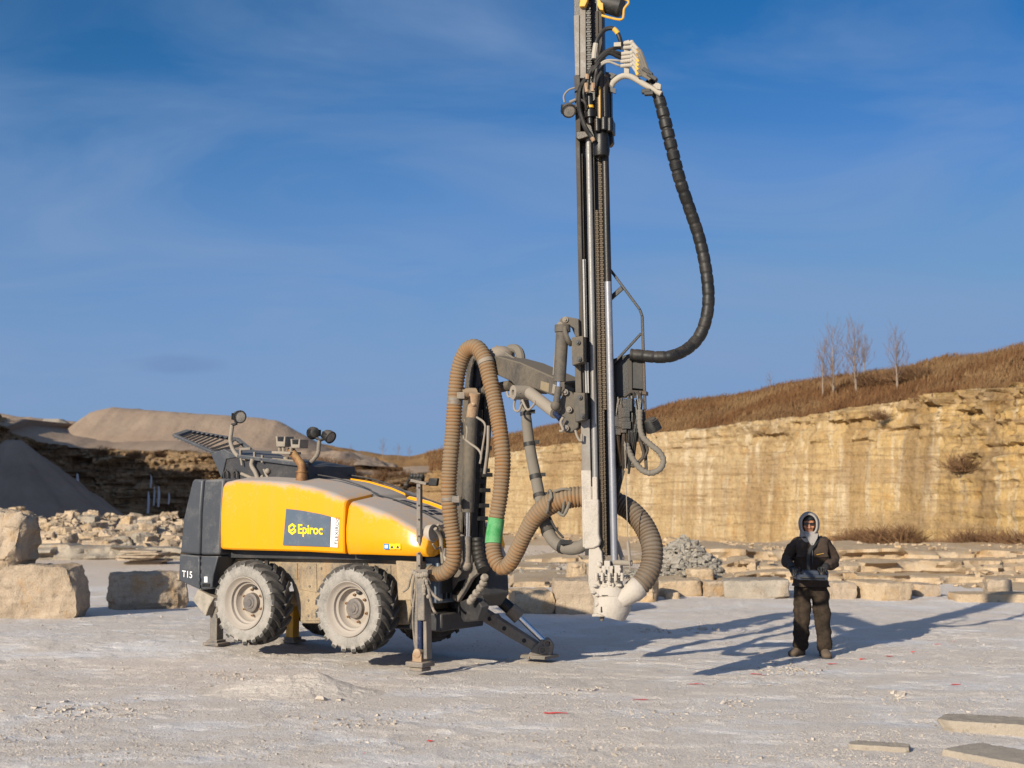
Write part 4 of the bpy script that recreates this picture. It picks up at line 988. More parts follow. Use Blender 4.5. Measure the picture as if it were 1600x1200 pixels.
# ---- hoods
def hood(name, stations, vn, vi, mirror, mat, bulge=.0):
    """stations: (px, top py, bottom py, v of the side). Cross-sections from the side sheet over a rounded edge to the inner edge."""
    mb = MB(); secs = []
    for (px, yt, yb, vs) in stations:
        u, zb = uz(px, yb, vs); zt = uz(px, yt, vs)[1]
        r = min(.10, (zt - zb) * .35); sec = [(vs - .02, zb), (vs, zb + .02)]
        for t in (.3, .6): sec.append((vs + bulge * math.sin(math.pi * t), zb + (zt - r - zb) * t))
        for a in (0, 18, 36, 54, 72, 90): sec.append((vs - r * (1 - math.cos(R(a))), zt - r + r * math.sin(R(a))))
        for t in (.25, .5, .75, 1): sec.append((vs - r + (vi - vs + r) * t, zt + .055 * t))
        sec.append((vi, zt - .10)); secs.append([(u, v, z) for v, z in sec])
    m = len(secs[0])
    for s in secs:
        for (u, v, z) in s: mb.v.append(M(u, v if not mirror else -1.84 - v, z))
    for i in range(len(secs) - 1):
        for k in range(m - 1): mb.f.append((i * m + k, (i + 1) * m + k, (i + 1) * m + k + 1, i * m + k + 1))
    mb.f.append(tuple(range(m))); mb.f.append(tuple(range((len(secs) - 1) * m, len(secs) * m))[::-1])
    return mb.build(name, mat, RIG, smooth=42, bevel=.012, seg=3)
rear_st = [(345, 757, 857, -.13), (348, 752, 858, -.105), (362, 749, 859, -.10), (400, 749.5, 860, -.10), (440, 752, 861, -.10), (480, 758.5, 862, -.10), (515, 769, 864, -.10), (536, 778, 865, -.10), (539, 780, 865, -.115), (541, 782, 865, -.14)]
front_st = [(543, 786, 866, -.15), (545, 783, 866, -.115), (549, 784, 866, -.10), (575, 791, 866.5, -.09), (605, 803, 867.5, -.085), (635, 819, 868.5, -.09), (654, 829, 869, -.11), (668, 838, 870, -.16), (676, 843, 870, -.24)]
hood('rear_hood', rear_st, -.1, -.60, False, M_YEL, .012); hf = hood('front_hood', front_st, -.1, -.60, False, M_YEL, .035)
hood('rear_hood', rear_st, -.1, -.60, True, M_YEL, .012); hood('front_hood', front_st, -.1, -.60, True, M_YEL, .035)
# centre spine between the hoods, with its openings
sp_ = MB(); secs = []
for (px, yt, yb, vs) in rear_st[2:] + front_st[1:]:
    u, zt = uz(px, yt, -.1); secs.append((u, zt + .035 - .02 * (px > 540)))
uE = secs[-1][0]
b = 0
for (u, z) in secs: sp_.v += [M(u, -.602, z), M(u, -.70, z + .012), M(u, -1.14, z + .012), M(u, -1.238, z)]
for i in range(len(secs) - 1):
    for k in range(3): sp_.f.append((i * 4 + k, i * 4 + 4 + k, i * 4 + 5 + k, i * 4 + 1 + k))
n = len(sp_.v); 
for (u, z) in secs: sp_.v += [M(u, -.602, z - .3), M(u, -1.238, z - .3)]
sp_.f.append((len(secs) * 4 - 4, len(secs) * 4 - 3, len(secs) * 4 - 2, len(secs) * 4 - 1, n + 2 * len(secs) - 1, n + 2 * len(secs) - 2))
spine = sp_.build('hood_spine', M_SPINE, RIG, smooth=40)
def on_spine(u):
    for (a, za), (b, zb) in zip(secs, secs[1:]):
        if a <= u <= b: return za + (zb - za) * (u - a) / (b - a) + .0125
    return secs[-1][1]
vent = MB()
for (ua, ub, va, vb) in ((.28, .38, -.86, -.76), (.40, .50, -.86, -.76), (.28, .38, -1.0, -.90), (.40, .50, -1.0, -.90), (.70, .76, -.84, -.70), (.70, .76, -1.02, -.88), (.78, .84, -.84, -.70), (.78, .84, -1.02, -.88), (.55, .60, -1.12, -.98), (.62, .66, -1.12, -.98)):
    ua += u1 - .25; ub += u1 - .25
    pts = [M(ua, va, on_spine(ua) + .003), M(ub, va, on_spine(ub) + .003), M(ub, vb, on_spine(ub) + .003), M(ua, vb, on_spine(ua) + .003)]
    vent.prism(pts, Vector((0, 0, -.004)))
vent.build('vent_openings', M_BLACK, spine)
rm = MB()
for vv in (-.607, -1.233):
    rm.tube(spline([M(u, vv, z + .055) for u, z in secs], .06)[0], .009, 6)
rm.build('trim_strip', M_DARK, spine)
# ---- decals on the hood side (real thin labels)
def vside(px): return -.0835
dp = MB(); dp.prism(P3([(447, 795), (470, 797.5), (500, 803), (517, 807.5), (515, 854.5), (442, 852)], -.0835), -N * .006)
logo = dp.build('name_plate', M_LOGO, RIG, smooth=0)
ws = MB(); ws.prism(P3([(517.6, 807.8), (530.5, 812), (527.5, 855.5), (515.6, 854.7)], -.0835), -N * .006); wst = ws.build('model_strip', M_LOGW, RIG, smooth=0)
def text_mesh(txt, h, name, mat, parent, o, xd, yd, bold=0., spacing=1.):
    cu = bpy.data.curves.new('lettering', 'FONT'); cu.body = txt; cu.size = 1; cu.offset = bold; cu.extrude = 0; cu.space_character = spacing; cu.resolution_u = 4
    to = bpy.data.objects.new('lettering', cu); C.objects.link(to); dg = bpy.context.evaluated_depsgraph_get(); dg.update()
    me = bpy.data.meshes.new_from_object(to.evaluated_get(dg)); bpy.data.objects.remove(to); bpy.data.curves.remove(cu)
    s = h / .69; nd = xd.cross(yd); og = Vector(parent['_o'])
    for v in me.vertices: v.co = o + xd * (v.co.x * s) + yd * (v.co.y * s) + nd * v.co.z - og
    me.materials.clear(); me.materials.append(mat); ob = bpy.data.objects.new(name, me); C.objects.link(ob); ob.parent = parent; ob['_o'] = tuple(og); return ob
def px_h(py0, py1, px, v): return abs(uz(px, py0, v)[1] - uz(px, py1, v)[1])
vt = -.0795
uo, zo = uz(464.5, 833.5, vt)
slope = Vector((0, 0, 0)); d = (PV(508, 835.5, vt) - PV(464.5, 833.5, vt)).normalized(); yd = Z
text_mesh('Epiroc', px_h(819.5, 833.5, 466, vt), 'lettering', M_LOGY, logo, PV(464.8, 833.2, vt), d, yd, .022, .98)
# hexagonal emblem beside the name
hx = MB(); hc = PV(456.6, 826.6, vt); rO = px_h(817.5, 835.8, 456, vt) / 2
def hexpt(r, k, rot=90): a = R(rot + 60 * k); return hc + d * (r * math.cos(a)) + Z * (r * math.sin(a))
for k in range(6):
    if k == 4: continue
    hx.prism([hexpt(rO, k), hexpt(rO, k + 1), hexpt(rO * .60, k + 1), hexpt(rO * .60, k)], -N * .003)
hx.prism([hexpt(rO, 4), hexpt(rO, 4).lerp(hexpt(rO, 5), .45), hexpt(rO * .6, 4).lerp(hexpt(rO * .6, 5), .45), hexpt(rO * .6, 4)], -N * .003)
hx.prism([hc + d * (-.6 * rO) + Z * (-.16 * rO), hc + d * (-.1 * rO) + Z * (-.40 * rO), hc + d * (.62 * rO) + Z * (.10 * rO), hc + d * (.62 * rO) + Z * (.46 * rO), hc + d * (-.1 * rO) + Z * (-.06 * rO)], -N * .003)
hx.build('emblem', M_LOGY, logo, smooth=0)
text_mesh('FLEXIROC', px_h(805, 811.5, 520, vt), 'lettering', M_INK, wst, PV(527.2, 850.5, vt), (PV(529.6, 812, vt) - PV(527.2, 850.5, vt)).normalized(), -d, .0, 1.0)
for i, (a, b, m) in enumerate(((599.5, 607.5, M_LBLUE), (608.3, 616.6, M_LOGY), (617.2, 625.6, M_LOGY))):
    q = MB().prism(P3([(a, 849.5), (b, 850), (b, 858.5), (a, 858)], -.044), -N * .03).build('warning_sticker', m, RIG, smooth=0)
    c1, c2 = (a + b) / 2, 854; MB().prism(P3([(c1, 851.5), (c1 + 3, 857), (c1 - 3, 857)] if i else [(c1 - 2.5, 851.5), (c1 + 2.5, 851.5), (c1 + 2.5, 856.5), (c1 - 2.5, 856.5)], -.0425), -N * .001).build('pictogram', M_INK if i else M_LOGW, q, smooth=0)

# ---- rear radiator block
rb = MB(); rb.prism(P3([(319, 750), (345, 748), (350, 750), (343, 857), (343, 867), (313, 867), (315, 800)], -.105), -N * 1.63); rp = rb.build('rear_panel', M_GREY, RIG, bevel=.03, seg=3)
rb = MB(); rb.prism(P3([(299.5, 752), (303, 749), (317.5, 749.5), (313.5, 800), (311.5, 867), (281, 864), (286, 810)], -.105), -N * 1.63); rb.build('rear_panel', M_GREY, RIG, bevel=.03, seg=3)
rb = MB(); rb.prism(P3([(280.5, 866), (311.5, 869), (311, 921), (279, 907)], -.105), -N * 1.63); r3 = rb.build('lower_rear_panel', M_GREY, RIG, bevel=.015)
rb = MB(); rb.prism(P3([(313, 869), (341, 869), (333, 899), (331, 919), (312.5, 921)], -.12), -N * 1.6); r4 = rb.build('lower_rear_panel', M_GREY, RIG, bevel=.012)
text_mesh('T15', px_h(892, 902, 290, -.105), 'lettering', M_LOGW, r3, PV(284.3, 901.2, -.098), (PV(301, 903.4, -.098) - PV(284.3, 901.2, -.098)).normalized(), Z, .012)
MB().prism(P3([(319, 901), (324, 901), (324, 910), (319, 910)], -.115), -N * .01).build('latch_label', M_LOGW, r4, smooth=0)
MB().prism(P3([(316, 912), (328, 912), (328, 917), (316, 917)], -.115), -N * .01).build('latch', M_BLACK, r4, smooth=0)
hg = MB()
for py in (868, 878, 890, 903, 914): hg.cyl(PV(311.8, py, -.10), PV(311.8, py + 5, -.10), .012, 8)
hg.build('hinge', M_GREY, r3)
fl = MB(); fl.prism(P3([(309, 921), (334, 934), (326, 948), (321, 963), (300.5, 938)], -.25), -N * .7); fl.build('rubber_flap', M_FLAP, RIG, bevel=.01)
# ---- raised louvre lid and its housing
vl = -.45
A = PV(269, 682, vl); B = PV(331, 709, vl); Cc = PV(428, 732, -1.05); D = PV(374, 688, -1.25); E = PV(292, 674.5, -.85)
lid = MB(); th_ = Vector((0, 0, -.035))
cen = (A + B + Cc + D + E) / 5
for a, b in ((A, B), (B, Cc), (Cc, D), (D, E), (E, A)):
    lid.hexa([a, b, b.lerp(cen, .17), a.lerp(cen, .17), a - th_, b - th_, (b - th_).lerp(cen - th_, .17), (a - th_).lerp(cen - th_, .17)])
lid_o = lid.build('louvre_lid', M_GREY, RIG, bevel=.006)
sl_ = MB()
for k in range(11):
    t = .06 + .88 * k / 10; a = A.lerp(B, t); b = E.lerp(D, t * .98).lerp(Cc, max(0, t - .75)); a = a.lerp(b, .06); b = a.lerp(b, .93); dd = (b - a).normalized(); up = Vector((0, 0, 1)); w = dd.cross(up).normalized()
    sl_.hexa([a - w * .035 - up * .02, b - w * .035 - up * .02, b - w * .025 - up * .02, a - w * .025 - up * .02, a + w * .03 + up * .03, b + w * .03 + up * .03, b + w * .04 + up * .03, a + w * .04 + up * .03])
sl_.build('slats', M_DARK, lid_o)
hs = MB(); hs.prism(P3([(346, 750), (353, 714), (362, 712), (428, 718), (480, 728), (483, 752)], -.46), -N * .9); hou = hs.build('lid_housing', M_DARK, RIG, bevel=.01)
fk = MB(); fk.prism(P3([(329, 708.5), (349, 702), (374, 714), (353, 717), (346, 748), (341, 736)], -.44), -N * .9); fk.build('housing_flank', M_GREY, hou, bevel=.008)
br = MB(); br.bar(PV(372, 713, -.43), PV(480, 727, -.43), .05, .05); br.build('lid_rail', M_GREY, hou, bevel=.01)
lg = MB()
for px in (352, 367): lg.tube([PV(px - 2, 747, -.42), PV(px - 2, 739, -.42), PV(px + 1.5, 735, -.42), PV(px + 3.5, 739, -.42), PV(px + 3.5, 747, -.42)], .014, 8)
lg.build('lifting_eye', M_BLKD, hou)
ct = MB()
for px, py in ((376, 703), (398, 706), (410, 711)): ct.bar(PV(px, py, -.42), PV(px, py + 12, -.42), .03, .03)
ct.bar(PV(375, 702, -.42), PV(392, 701, -.42), .03, .03); ct.build_each('lid_clamp', M_STEEL, hou, bevel=.004)
tb = MB(); tb.tube(spline([(*PV(395, 717, -.40), .026), (*PV(393, 727, -.40), .026), (*PV(399, 738, -.40), .026), (*PV(404, 752, -.40), .026)], .02)[0], .027, 12)
tb.build('bent_tube', M_TUBE, hou)
tb = MB(); tb.tube(spline([PV(377, 740, -.45), PV(398, 748, -.45), PV(412, 744, -.45)], .03)[0], .02, 8); tb.tube(spline([PV(412, 733, -.44), PV(416, 742, -.44), PV(422, 751, -.44)], .03)[0], .014, 8); tb.ball(PV(418, 736, -.44), .035); tb.tube([PV(376, 716, -.41), PV(378, 727, -.41)], .012, 8); tb.build('small_pipes', M_TUBE, hou)
# ---- lamp arms
def lamp(parent, c, face, r=.075, name='work_lamp', depth=.11):
    face = Vector(face).normalized(); mb = MB(); mb.lathe(c - face * depth * .6, face, [(0, r * .45), (.012, r * .72), (depth * .5, r * .93), (depth, r), (depth + .012, r), (depth + .012, r * .86), (depth - .004, r * .84), (depth - .004, 0)], 20)
    sd = face.cross(Z).normalized()
    for k in range(5): mb.obox(c - face * (depth * .35 - k * .018), sd, face.cross(sd), face, r * .98, r * .5, .004)
    o = mb.build(name, M_BLKD, parent, smooth=35)
    MB().lathe(c - face * depth * .6, face, [(depth, r * .84), (depth + .003, r * .8), (depth + .004, 0)], 20).build('lens', M_LENS, o)
    return o
arm = MB(); P_, _ = spline([PV(385, 717, -.44), PV(374, 714, -.44), PV(365, 704, -.44), PV(360, 689, -.44), PV(361.5, 675, -.44), PV(363, 664, -.44)], .02); arm.tube(P_, .026, 12)
a1 = arm.build('lamp_arm', M_TUBE, RIG); MB().tube([PV(363, 664, -.44), PV(369, 662, -.44), PV(368, 655, -.44)], .022).build('lamp_bracket', M_BLKD, a1)
lamp(a1, PV(373, 651, -.44), N * .45 + U * .9 - Z * .1, .082)
arm = MB(); P_, _ = spline([PV(470, 735, -.62), PV(481, 727, -.62), PV(490, 718, -.62), PV(496.5, 709, -.62), PV(498, 697, -.62), PV(499, 688, -.62)], .02); arm.tube(P_, .026, 12)
a2 = arm.build('lamp_arm', M_STEEL, RIG); MB().tube([PV(494, 684, -.62), PV(500, 688, -.62), PV(508, 685, -.62)], .02).build('lamp_bracket', M_BLKD, a2)
lamp(a2, PV(490.5, 676.5, -.62), -N * .5 - U * .85, .078); lamp(a2, PV(513, 681, -.62), U * .9 + N * .1 - Z * .45, .078)
# ---- rod holders on the middle post
rh = MB(); P_, _ = spline([PV(432, 753, -.5), PV(438, 745, -.5), PV(445.5, 735, -.5), PV(447, 722, -.5), PV(447, 714, -.5)], .02); rh.tube(P_, .034, 12); rh.bar(PV(433, 707, -.5), PV(462, 708, -.5), .03, .2); rh.bar(PV(427, 719, -.5), PV(462, 722, -.5), .05, .06)
post = rh.build('holder_post', M_TUBE, RIG, bevel=.004)
def fork(cx, y0, y1, w, m):
    f_ = MB(); c = [(cx - w, y0), (cx - w + 2.6, y0 + 1), (cx - w + 3, y0 + 9), (cx + w - 3, y0 + 9), (cx + w - 2, y0 + 1), (cx + w, y0 + 0.5), (cx + w - .8, y1), (cx - w + 1, y1)]
    f_.prism(P3(c, -.42), -N * .16); f_.build('rod_fork', m, post, bevel=.006)
fork(438, 681, 698, 7.5, M_TUBE); fork(461, 685.5, 700, 7.5, M_TUBE)
g = MB()
for px in (437, 443, 455): g.cyl(PV(px, 698, -.47), PV(px, 708, -.47), .022, 8)
g.build('holder_bolts', M_STEEL, post)
# ---- exhaust
ex = MB(); P_, r_ = spline([(*PV(471.5, 756, -.38), .075), (*PV(471.5, 741, -.38), .066), (*PV(472, 734, -.38), .050), (*PV(471, 726, -.38), .050), (*PV(466, 719.5, -.40), .050), (*PV(459, 710, -.50), .050), (*PV(455, 704, -.56), .050)], .02); ex.tube(P_, r_, 18)
ex.lathe(PV(471.5, 737, -.38), Z, [(-.01, .062), (-.01, .074), (.01, .074), (.01, .06)], 20, True); exo = ex.build('exhaust_pipe', M_RUST, RIG, smooth=50)
# ---- post with mirror beside the hood
po = MB(); po.bar(PV(655.5, 897, -.12), PV(655.5, 752, -.12), .052, .05); pst = po.build('marker_post', M_STEEL, RIG, bevel=.006)
hb = MB()
for py in (762, 790, 812, 838, 865, 884): hb.lathe(PV(654.8, py, -.094), N, [(0, .011), (.004, .011), (.004, 0)], 10)
hb.build('post_holes', M_BLACK, pst)
po = MB(); po.bar(PV(645, 750.5, -.12), PV(669, 756, -.12), .03, .09); po.build('post_arm', M_STEEL, pst, bevel=.004)
po = MB(); po.prism(P3([(669.5, 747), (683, 747), (681.5, 759.5), (668, 759)], -.09), -N * .05); po.build('mirror', M_BLKD, pst, bevel=.012)
po = MB(); po.bar(PV(642, 746, -.12), PV(661, 748, -.12), .05, .06)
for k in range(4): po.ball(PV(644 + k * 5, 744, -.1), .03)
po.tube([PV(641, 747, -.12), PV(637, 752, -.12), PV(636, 756, -.12)], .014); po.ball(PV(634.5, 758, -.12), .032, .032, .022); po.build('post_switch', M_BLKD, pst)
# ---- jacks
def jack_front(v=-.12):
    r = MB()
    r.prism(P3([(648, 893), (651.5, 893), (652.5, 1030), (647, 1030)], v + .05), -N * .10); r.prism(P3([(660.5, 893), (664, 893), (667, 1030), (661.5, 1030)], v + .05), -N * .10)
    r.prism(P3([(643, 890), (668, 890), (668, 897), (643, 898)], v + .06), -N * .16); o = r.build('jack_leg', M_STEEL, RIG, bevel=.006)
    c = MB(); c.prism(P3([(651, 903), (662, 903), (662.5, 970), (651.5, 970)], v + .09), -N * .12); c.build('jack_sleeve', M_STEEL, o, bevel=.012)
    c = MB(); c.cyl(PV(656.7, 968, v), PV(657, 1014, v), .042); c.build('jack_rod', mat_blue, o)
    c = MB(); c.lathe(PV(657, 1020, v) - N * .07, N, [(0, .05), (.14, .05), (.15, .03), (.15, 0)], 16); c.obox(PV(656.5, 1028, v), U, N, Z, .06, .06, .05); c.build('jack_joint', M_RUSTD, o)
    c = MB(); a = PV(656.5, 1040, v); c.obox(a + Z * .02, U, N, Z, .115, .12, .028); c.obox(a - Z * .035, U, N, Z, .085, .09, .02); c.build('jack_foot', M_STEEL, o, bevel=.01)
    c = MB()
    for q, rr in (([(645, 893), (641, 905), (638, 918), (630, 925)], .012), ([(648, 893), (645, 915), (644, 935), (646, 950)], .014), ([(664, 896), (668, 915), (676, 928), (684, 936), (690, 938)], .016), ([(666, 900), (671, 930), (676, 950), (680, 957)], .015), ([(660, 898), (667, 902), (672, 912)], .012), ([(652, 900), (645, 960), (648, 1010)], .010)):
        c.tube(spline([PV(x, y, v + .03 + .04 * (i % 2)) for i, (x, y) in enumerate(q)], .03)[0], rr, 8)
    c.build('jack_hoses', M_STEEL, o); c = MB()
    for k in range(7): c.ball(PV(646 + k * 3.3, 894 + 6 * hsh(k), v + .10), .022 + .012 * hsh(k, 2), seg=7, rings=5)
    for k in range(9): c.ball(PV(662 + 8 * hsh(k, 5), 900 + k * 4, v + .08), .014 + .012 * hsh(k, 7), seg=7, rings=5)
    c.build('jack_fittings', M_TUBE, o)
mat_blue = dusty('blue_sheen_rod', (.05, .07, .14), dust=.12, top=0, rough=.18, metal=.8, dcol=(.35, .33, .33), scale=9)
M_RUSTD = dusty('rusty_joint', (.2, .1, .05), dust=.45, rough=.75, dcol=(.36, .27, .18), scale=14)
jack_front()
def jack_rear(px, py, v, m, h):
    p = PV(px, py, v); p.z = gz(p.x, p.y) + .02; c = MB(); c.obox(p + Z * (h / 2), U, N, Z, .062, .06, h / 2); o = c.build('jack_leg', m, RIG, bevel=.008)
    c = MB(); c.obox(p + Z * .01, U, N, Z, .13, .11, .018); c.obox(p + Z * .04, U, N, Z, .085, .08, .02); c.build('jack_foot', M_STEEL, o, bevel=.006)
jack_rear(338, 1004, -.42, M_STEEL, .62); jack_rear(457, 993, -1.30, M_YELD, .6)
# far front jack: folding strut with its cylinder
Yj = 16.9
def J(px, py, dy=0): return PY(px, py, Yj + dy)
fo = PG(846, 1026); fo.z = gz(fo.x, fo.y)
s = MB(); q = [(737, 948), (752, 950), (780, 968), (842, 1008), (836, 1019), (795, 996), (752, 970), (738, 962)]
s.prism([J(x, y, -.06) for x, y in q], Vector((.05, .12, 0))); st_ = s.build('jack_strut', M_STEEL, RIG, bevel=.006)
s = MB()
for x, y in ((788, 982), (819, 1001), (765, 967)): s.lathe(J(x, y, -.064), (-.2, -1, .1), [(0, .026), (.004, .026), (.004, 0)], 12)
s.build('strut_holes', M_BLACK, st_)
s = MB(); s.prism([J(x, y, -.08) for x, y in [(765, 962), (772, 960), (778, 968), (772, 976)]], Vector((.05, .16, 0))); s.build('strut_lug', M_STEEL, st_, bevel=.006)
s = MB(); s.cyl(J(752, 912, .05), J(808, 961, .02), .072); s.build('jack_cylinder', M_BLACK, st_); s = MB(); s.cyl(J(797, 951, .02), J(812, 965, .02), .088); s.build('cylinder_head', M_STEEL, st_, bevel=.006)
s = MB(); s.cyl(J(806, 959, .02), J(852, 1004, 0), .034); s.build('jack_rod', M_CHROME, st_)
s = MB(); s.prism([J(x, y, -.10) for x, y in [(823, 1026), (834, 1012), (846, 1000), (856, 1001), (862, 1010), (859, 1028), (823, 1029)]], Vector((.04, .2, 0)))
for x, y in ((856, 1006), (848, 1016)): s.lathe(J(x, y, -.13), (0, 1, 0), [(0, .03), (0, .048), (.28, .048), (.28, .03)], 16, True)
s.obox(J(843, 1025), U, N, Z, .17, .16, .02)
for k in range(6): s.cyl(J(826 + k * 6, 1026, -.12), J(826 + k * 6, 1030, -.12), .012, 6)
s.build('jack_foot', M_STEEL, st_, bevel=.008)
# ---- front of the machine
fr = MB(); fr.prism(P3([(640, 872), (690, 875), (690, 928), (642, 930)], -.42), -N * .95); fr.build('front_frame', M_DARK, RIG, bevel=.01)
gr_u = uz(660, 860, -.3)[0]
def FU(px, py, u=1.02): return PU(px, py, u)
uF = 1.0
g = MB(); g.obox(M(uF - .1, -.82, 1.0), U, N, Z, .10, .44, .26); grl = g.build('front_grille', M_LOGO, RIG, bevel=.02)
g = MB()
for k in range(9): g.obox(M(uF + .004, -.48 - k * .085, .86), U, N, Z, .006, .022, .075)
g.obox(M(uF + .004, -.62, 1.12), U, N, Z, .006, .16, .045); g.build('grille_slots', M_BLACK, grl)
g = MB(); pl_ = [M(uF - .02, -.26, 1.30), M(uF - .02, -.55, 1.30)]
hl_c = PU(672, 833, uF - .02)
g.lathe(hl_c - U * .05, U, [(0, .05), (.02, .09), (.085, .10), (.10, .098), (.10, .082), (.085, .08)], 20); hl = g.build('headlamp', M_SPINE, RIG); MB().lathe(hl_c, U, [(.032, .08), (.034, 0)], 20).build('lens', M_LENS, hl)
hl2 = PU(672, 833, uF - .02) - N * 1.15; g = MB(); g.lathe(hl2 - U * .05, U, [(0, .05), (.02, .09), (.085, .10), (.10, .098), (.10, .082), (.085, .08)], 20); h2 = g.build('headlamp', M_SPINE, RIG); MB().lathe(hl2, U, [(.032, .08), (.034, 0)], 20).build('lens', M_LENS, h2)
g = MB(); g.prism([M(uE, -.30, 1.27), M(uE + .10, -.38, 1.18), M(uE + .10, -1.46, 1.18), M(uE, -1.54, 1.27), M(uE - .02, -1.5, 1.36), M(uE - .02, -.34, 1.36)], Vector((0, 0, -.05))); g.build('bumper_cover', M_SPINE, RIG, bevel=.01)
g = MB()
for q, rr in (([(680, 826), (688, 838), (690, 856), (692, 880)], .022), ([(684, 820), (690, 828), (694, 840)], .016), ([(676, 850), (682, 858), (690, 852)], .010)):
    g.tube(spline([PU(x, y, uF + .06) for x, y in q], .03)[0], rr, 8)
g.build('front_pipes', M_TUBE, RIG)
# ---- boom: everything lies on or beside one upright plane through the boom
bA = PY(738, 765, 16.2); bB = PY(892, 765, 14.25); BD = (bB - bA).normalized(); BD.z = 0; BD.normalize(); BN = Vector((BD.y, -BD.x, 0))
if BN.dot(Vector((0, -1, 0))) < 0: BN = -BN
def BP(px, py, off=0.): return PP(px, py, bA + BN * off, BN)
def bprism(mb, pts, off, th): return mb.prism([BP(x, y, off) for x, y in pts], -BN * th)
def bcyl(mb, x0, y0, x1, y1, r, off=0, seg=16): return mb.cyl(BP(x0, y0, off), BP(x1, y1, off), r, seg)
# swing bracket with the big cut-outs
s = MB(); bprism(s, [(697, 930), (706, 905), (716, 890), (722, 872), (729, 872), (729, 884), (736, 886), (742, 874), (746, 880), (744, 897), (735, 905), (726, 922), (714, 941)], .24, .05)
sw = s.build('swing_bracket', M_STEEL, RIG, bevel=.008)
s = MB(); bprism(s, [(705, 928), (716, 909), (727, 905), (722, 918), (715, 930)], .245, .004); s.build('bracket_opening', M_BLACK, sw, smooth=0)
s = MB(); bprism(s, [(702, 884), (744, 884), (746, 930), (734, 948), (704, 946)], .10, .4); s.build('swing_base', M_DARK, RIG, bevel=.02)
s = MB(); s.cyl(BP(722, 925, -.1), BP(722, 958, -.1), .16); s.obox(M(.55, -.9, .52), U, N, Z, .42, .42, .10); s.build('underframe', M_DARK, RIG, bevel=.02)
s = MB(); bprism(s, [(708, 945), (742, 930), (752, 948), (745, 970), (724, 972)], .2, .1); s.build('jack_mount', M_DARK, RIG, bevel=.012)
# lower boom: two dusty cheek plates and a spine
s = MB(); bprism(s, [(730, 565), (738, 560), (732, 640), (724, 760), (716, 890), (708, 890), (712, 760), (722, 640)], .16, .03); lb = s.build('lower_boom', M_BOOM, RIG, bevel=.006)
s = MB(); bprism(s, [(744, 560), (755, 585), (752, 640), (744, 760), (738, 890), (729, 890), (733, 760), (740, 640)], -.02, .05); s.build('boom_cheek', M_BOOM, lb, bevel=.006)
s = MB(); bprism(s, [(732, 562), (748, 562), (744, 640), (735, 760), (727, 890), (712, 890), (717, 760), (727, 640)], .10, .04); s.build('boom_web', M_DARK, lb)
s = MB(); bcyl(s, 736, 652, 730.5, 800, .072, .30); s.build('lift_cylinder', M_BOOM, RIG, bevel=.004)
lc = bpy.data.objects[-1] if False else None
s = MB(); bcyl(s, 730.5, 799, 729.8, 842, .030, .30); s.build('lift_rod', M_CHROME, RIG)
s = MB(); bcyl(s, 730, 838, 729, 884, .046, .30); s.ball(BP(729, 884, .30), .06); s.build('lift_rod_end', M_STEEL, RIG)
s = MB(); bcyl(s, 742, 614, 736.5, 655, .060, .28); s.lathe(BP(742, 616, .2), BN, [(0, .03), (0, .07), (.18, .07), (.18, .03)], 14, True)
for k in range(6): s.ball(BP(733 + 9 * hsh(k, 3), 622 + k * 5, .3), .028, seg=8, rings=6)
s.build('cylinder_knuckle', M_RUSTD, RIG)
# hose bundle climbing the far side of the boom
s = MB()
for k, (q, rr) in enumerate((([(757, 620), (755, 700), (750, 790), (747, 850), (752, 900)], .030), ([(762, 625), (760, 700), (755, 780), (752, 850), (756, 905)], .024), ([(749, 640), (747, 720), (743, 800), (743, 860), (748, 915)], .040), ([(766, 640), (764, 690), (757, 760), (756, 830), (760, 900)], .018), ([(753, 700), (750, 760), (750, 830), (757, 885), (757, 915)], .05))):
    s.tube(spline([BP(x, y, -.05 + .06 * (k % 3)) for x, y in q], .06)[0], rr, 8)
s.build('boom_hoses', M_HOSEB, RIG)
s = MB()
for k, (q, rr) in enumerate((([(722, 660), (723, 680), (731, 690), (747, 702), (752, 712), (750, 724)], .013), ([(745, 652), (756, 660), (758, 672), (752, 712)], .012), ([(763, 665), (762, 700), (757, 740)], .016), ([(726, 655), (730, 672), (728, 690)], .010))):
    s.tube(spline([BP(x, y, .36) for x, y in q], .03)[0], rr, 8)
s.build('thin_hoses', M_TUBE, RIG)
sl2 = MB(); P_, r_ = spline([(*BP(746, 840, .2), .062), (*BP(748, 870, .2), .064), (*BP(755, 890, .2), .064), (*BP(757, 905, .2), .06)], .02); ribbed(sl2, [(*p, r) for p, r in zip(P_[::6], r_[::6])], .05, .008, 14); sl2.build('hose_sleeve', M_HOSEB, RIG)
s = MB(); 
for k, (x, y) in enumerate(((759, 900), (757, 908), (752, 916), (746, 924), (740, 932), (737, 937))): s.lathe(BP(x, y, .28), (BP(x - 6, y + 8, .28) - BP(x, y, .28)), [(0, .03), (.02, .042), (.05, .042), (.07, .028)], 10)
s.build('hose_couplings', M_TUBE, RIG)
s = MB()
for (x, y) in ((757, 678), (760, 700), (757, 735), (761, 742), (758, 766), (756, 790), (748, 752), (754, 810)): s.obox(BP(x, y, .12), BD, BN, Z, .035, .05, .022)
s.build_each('hose_clip', M_BLKD, RIG)
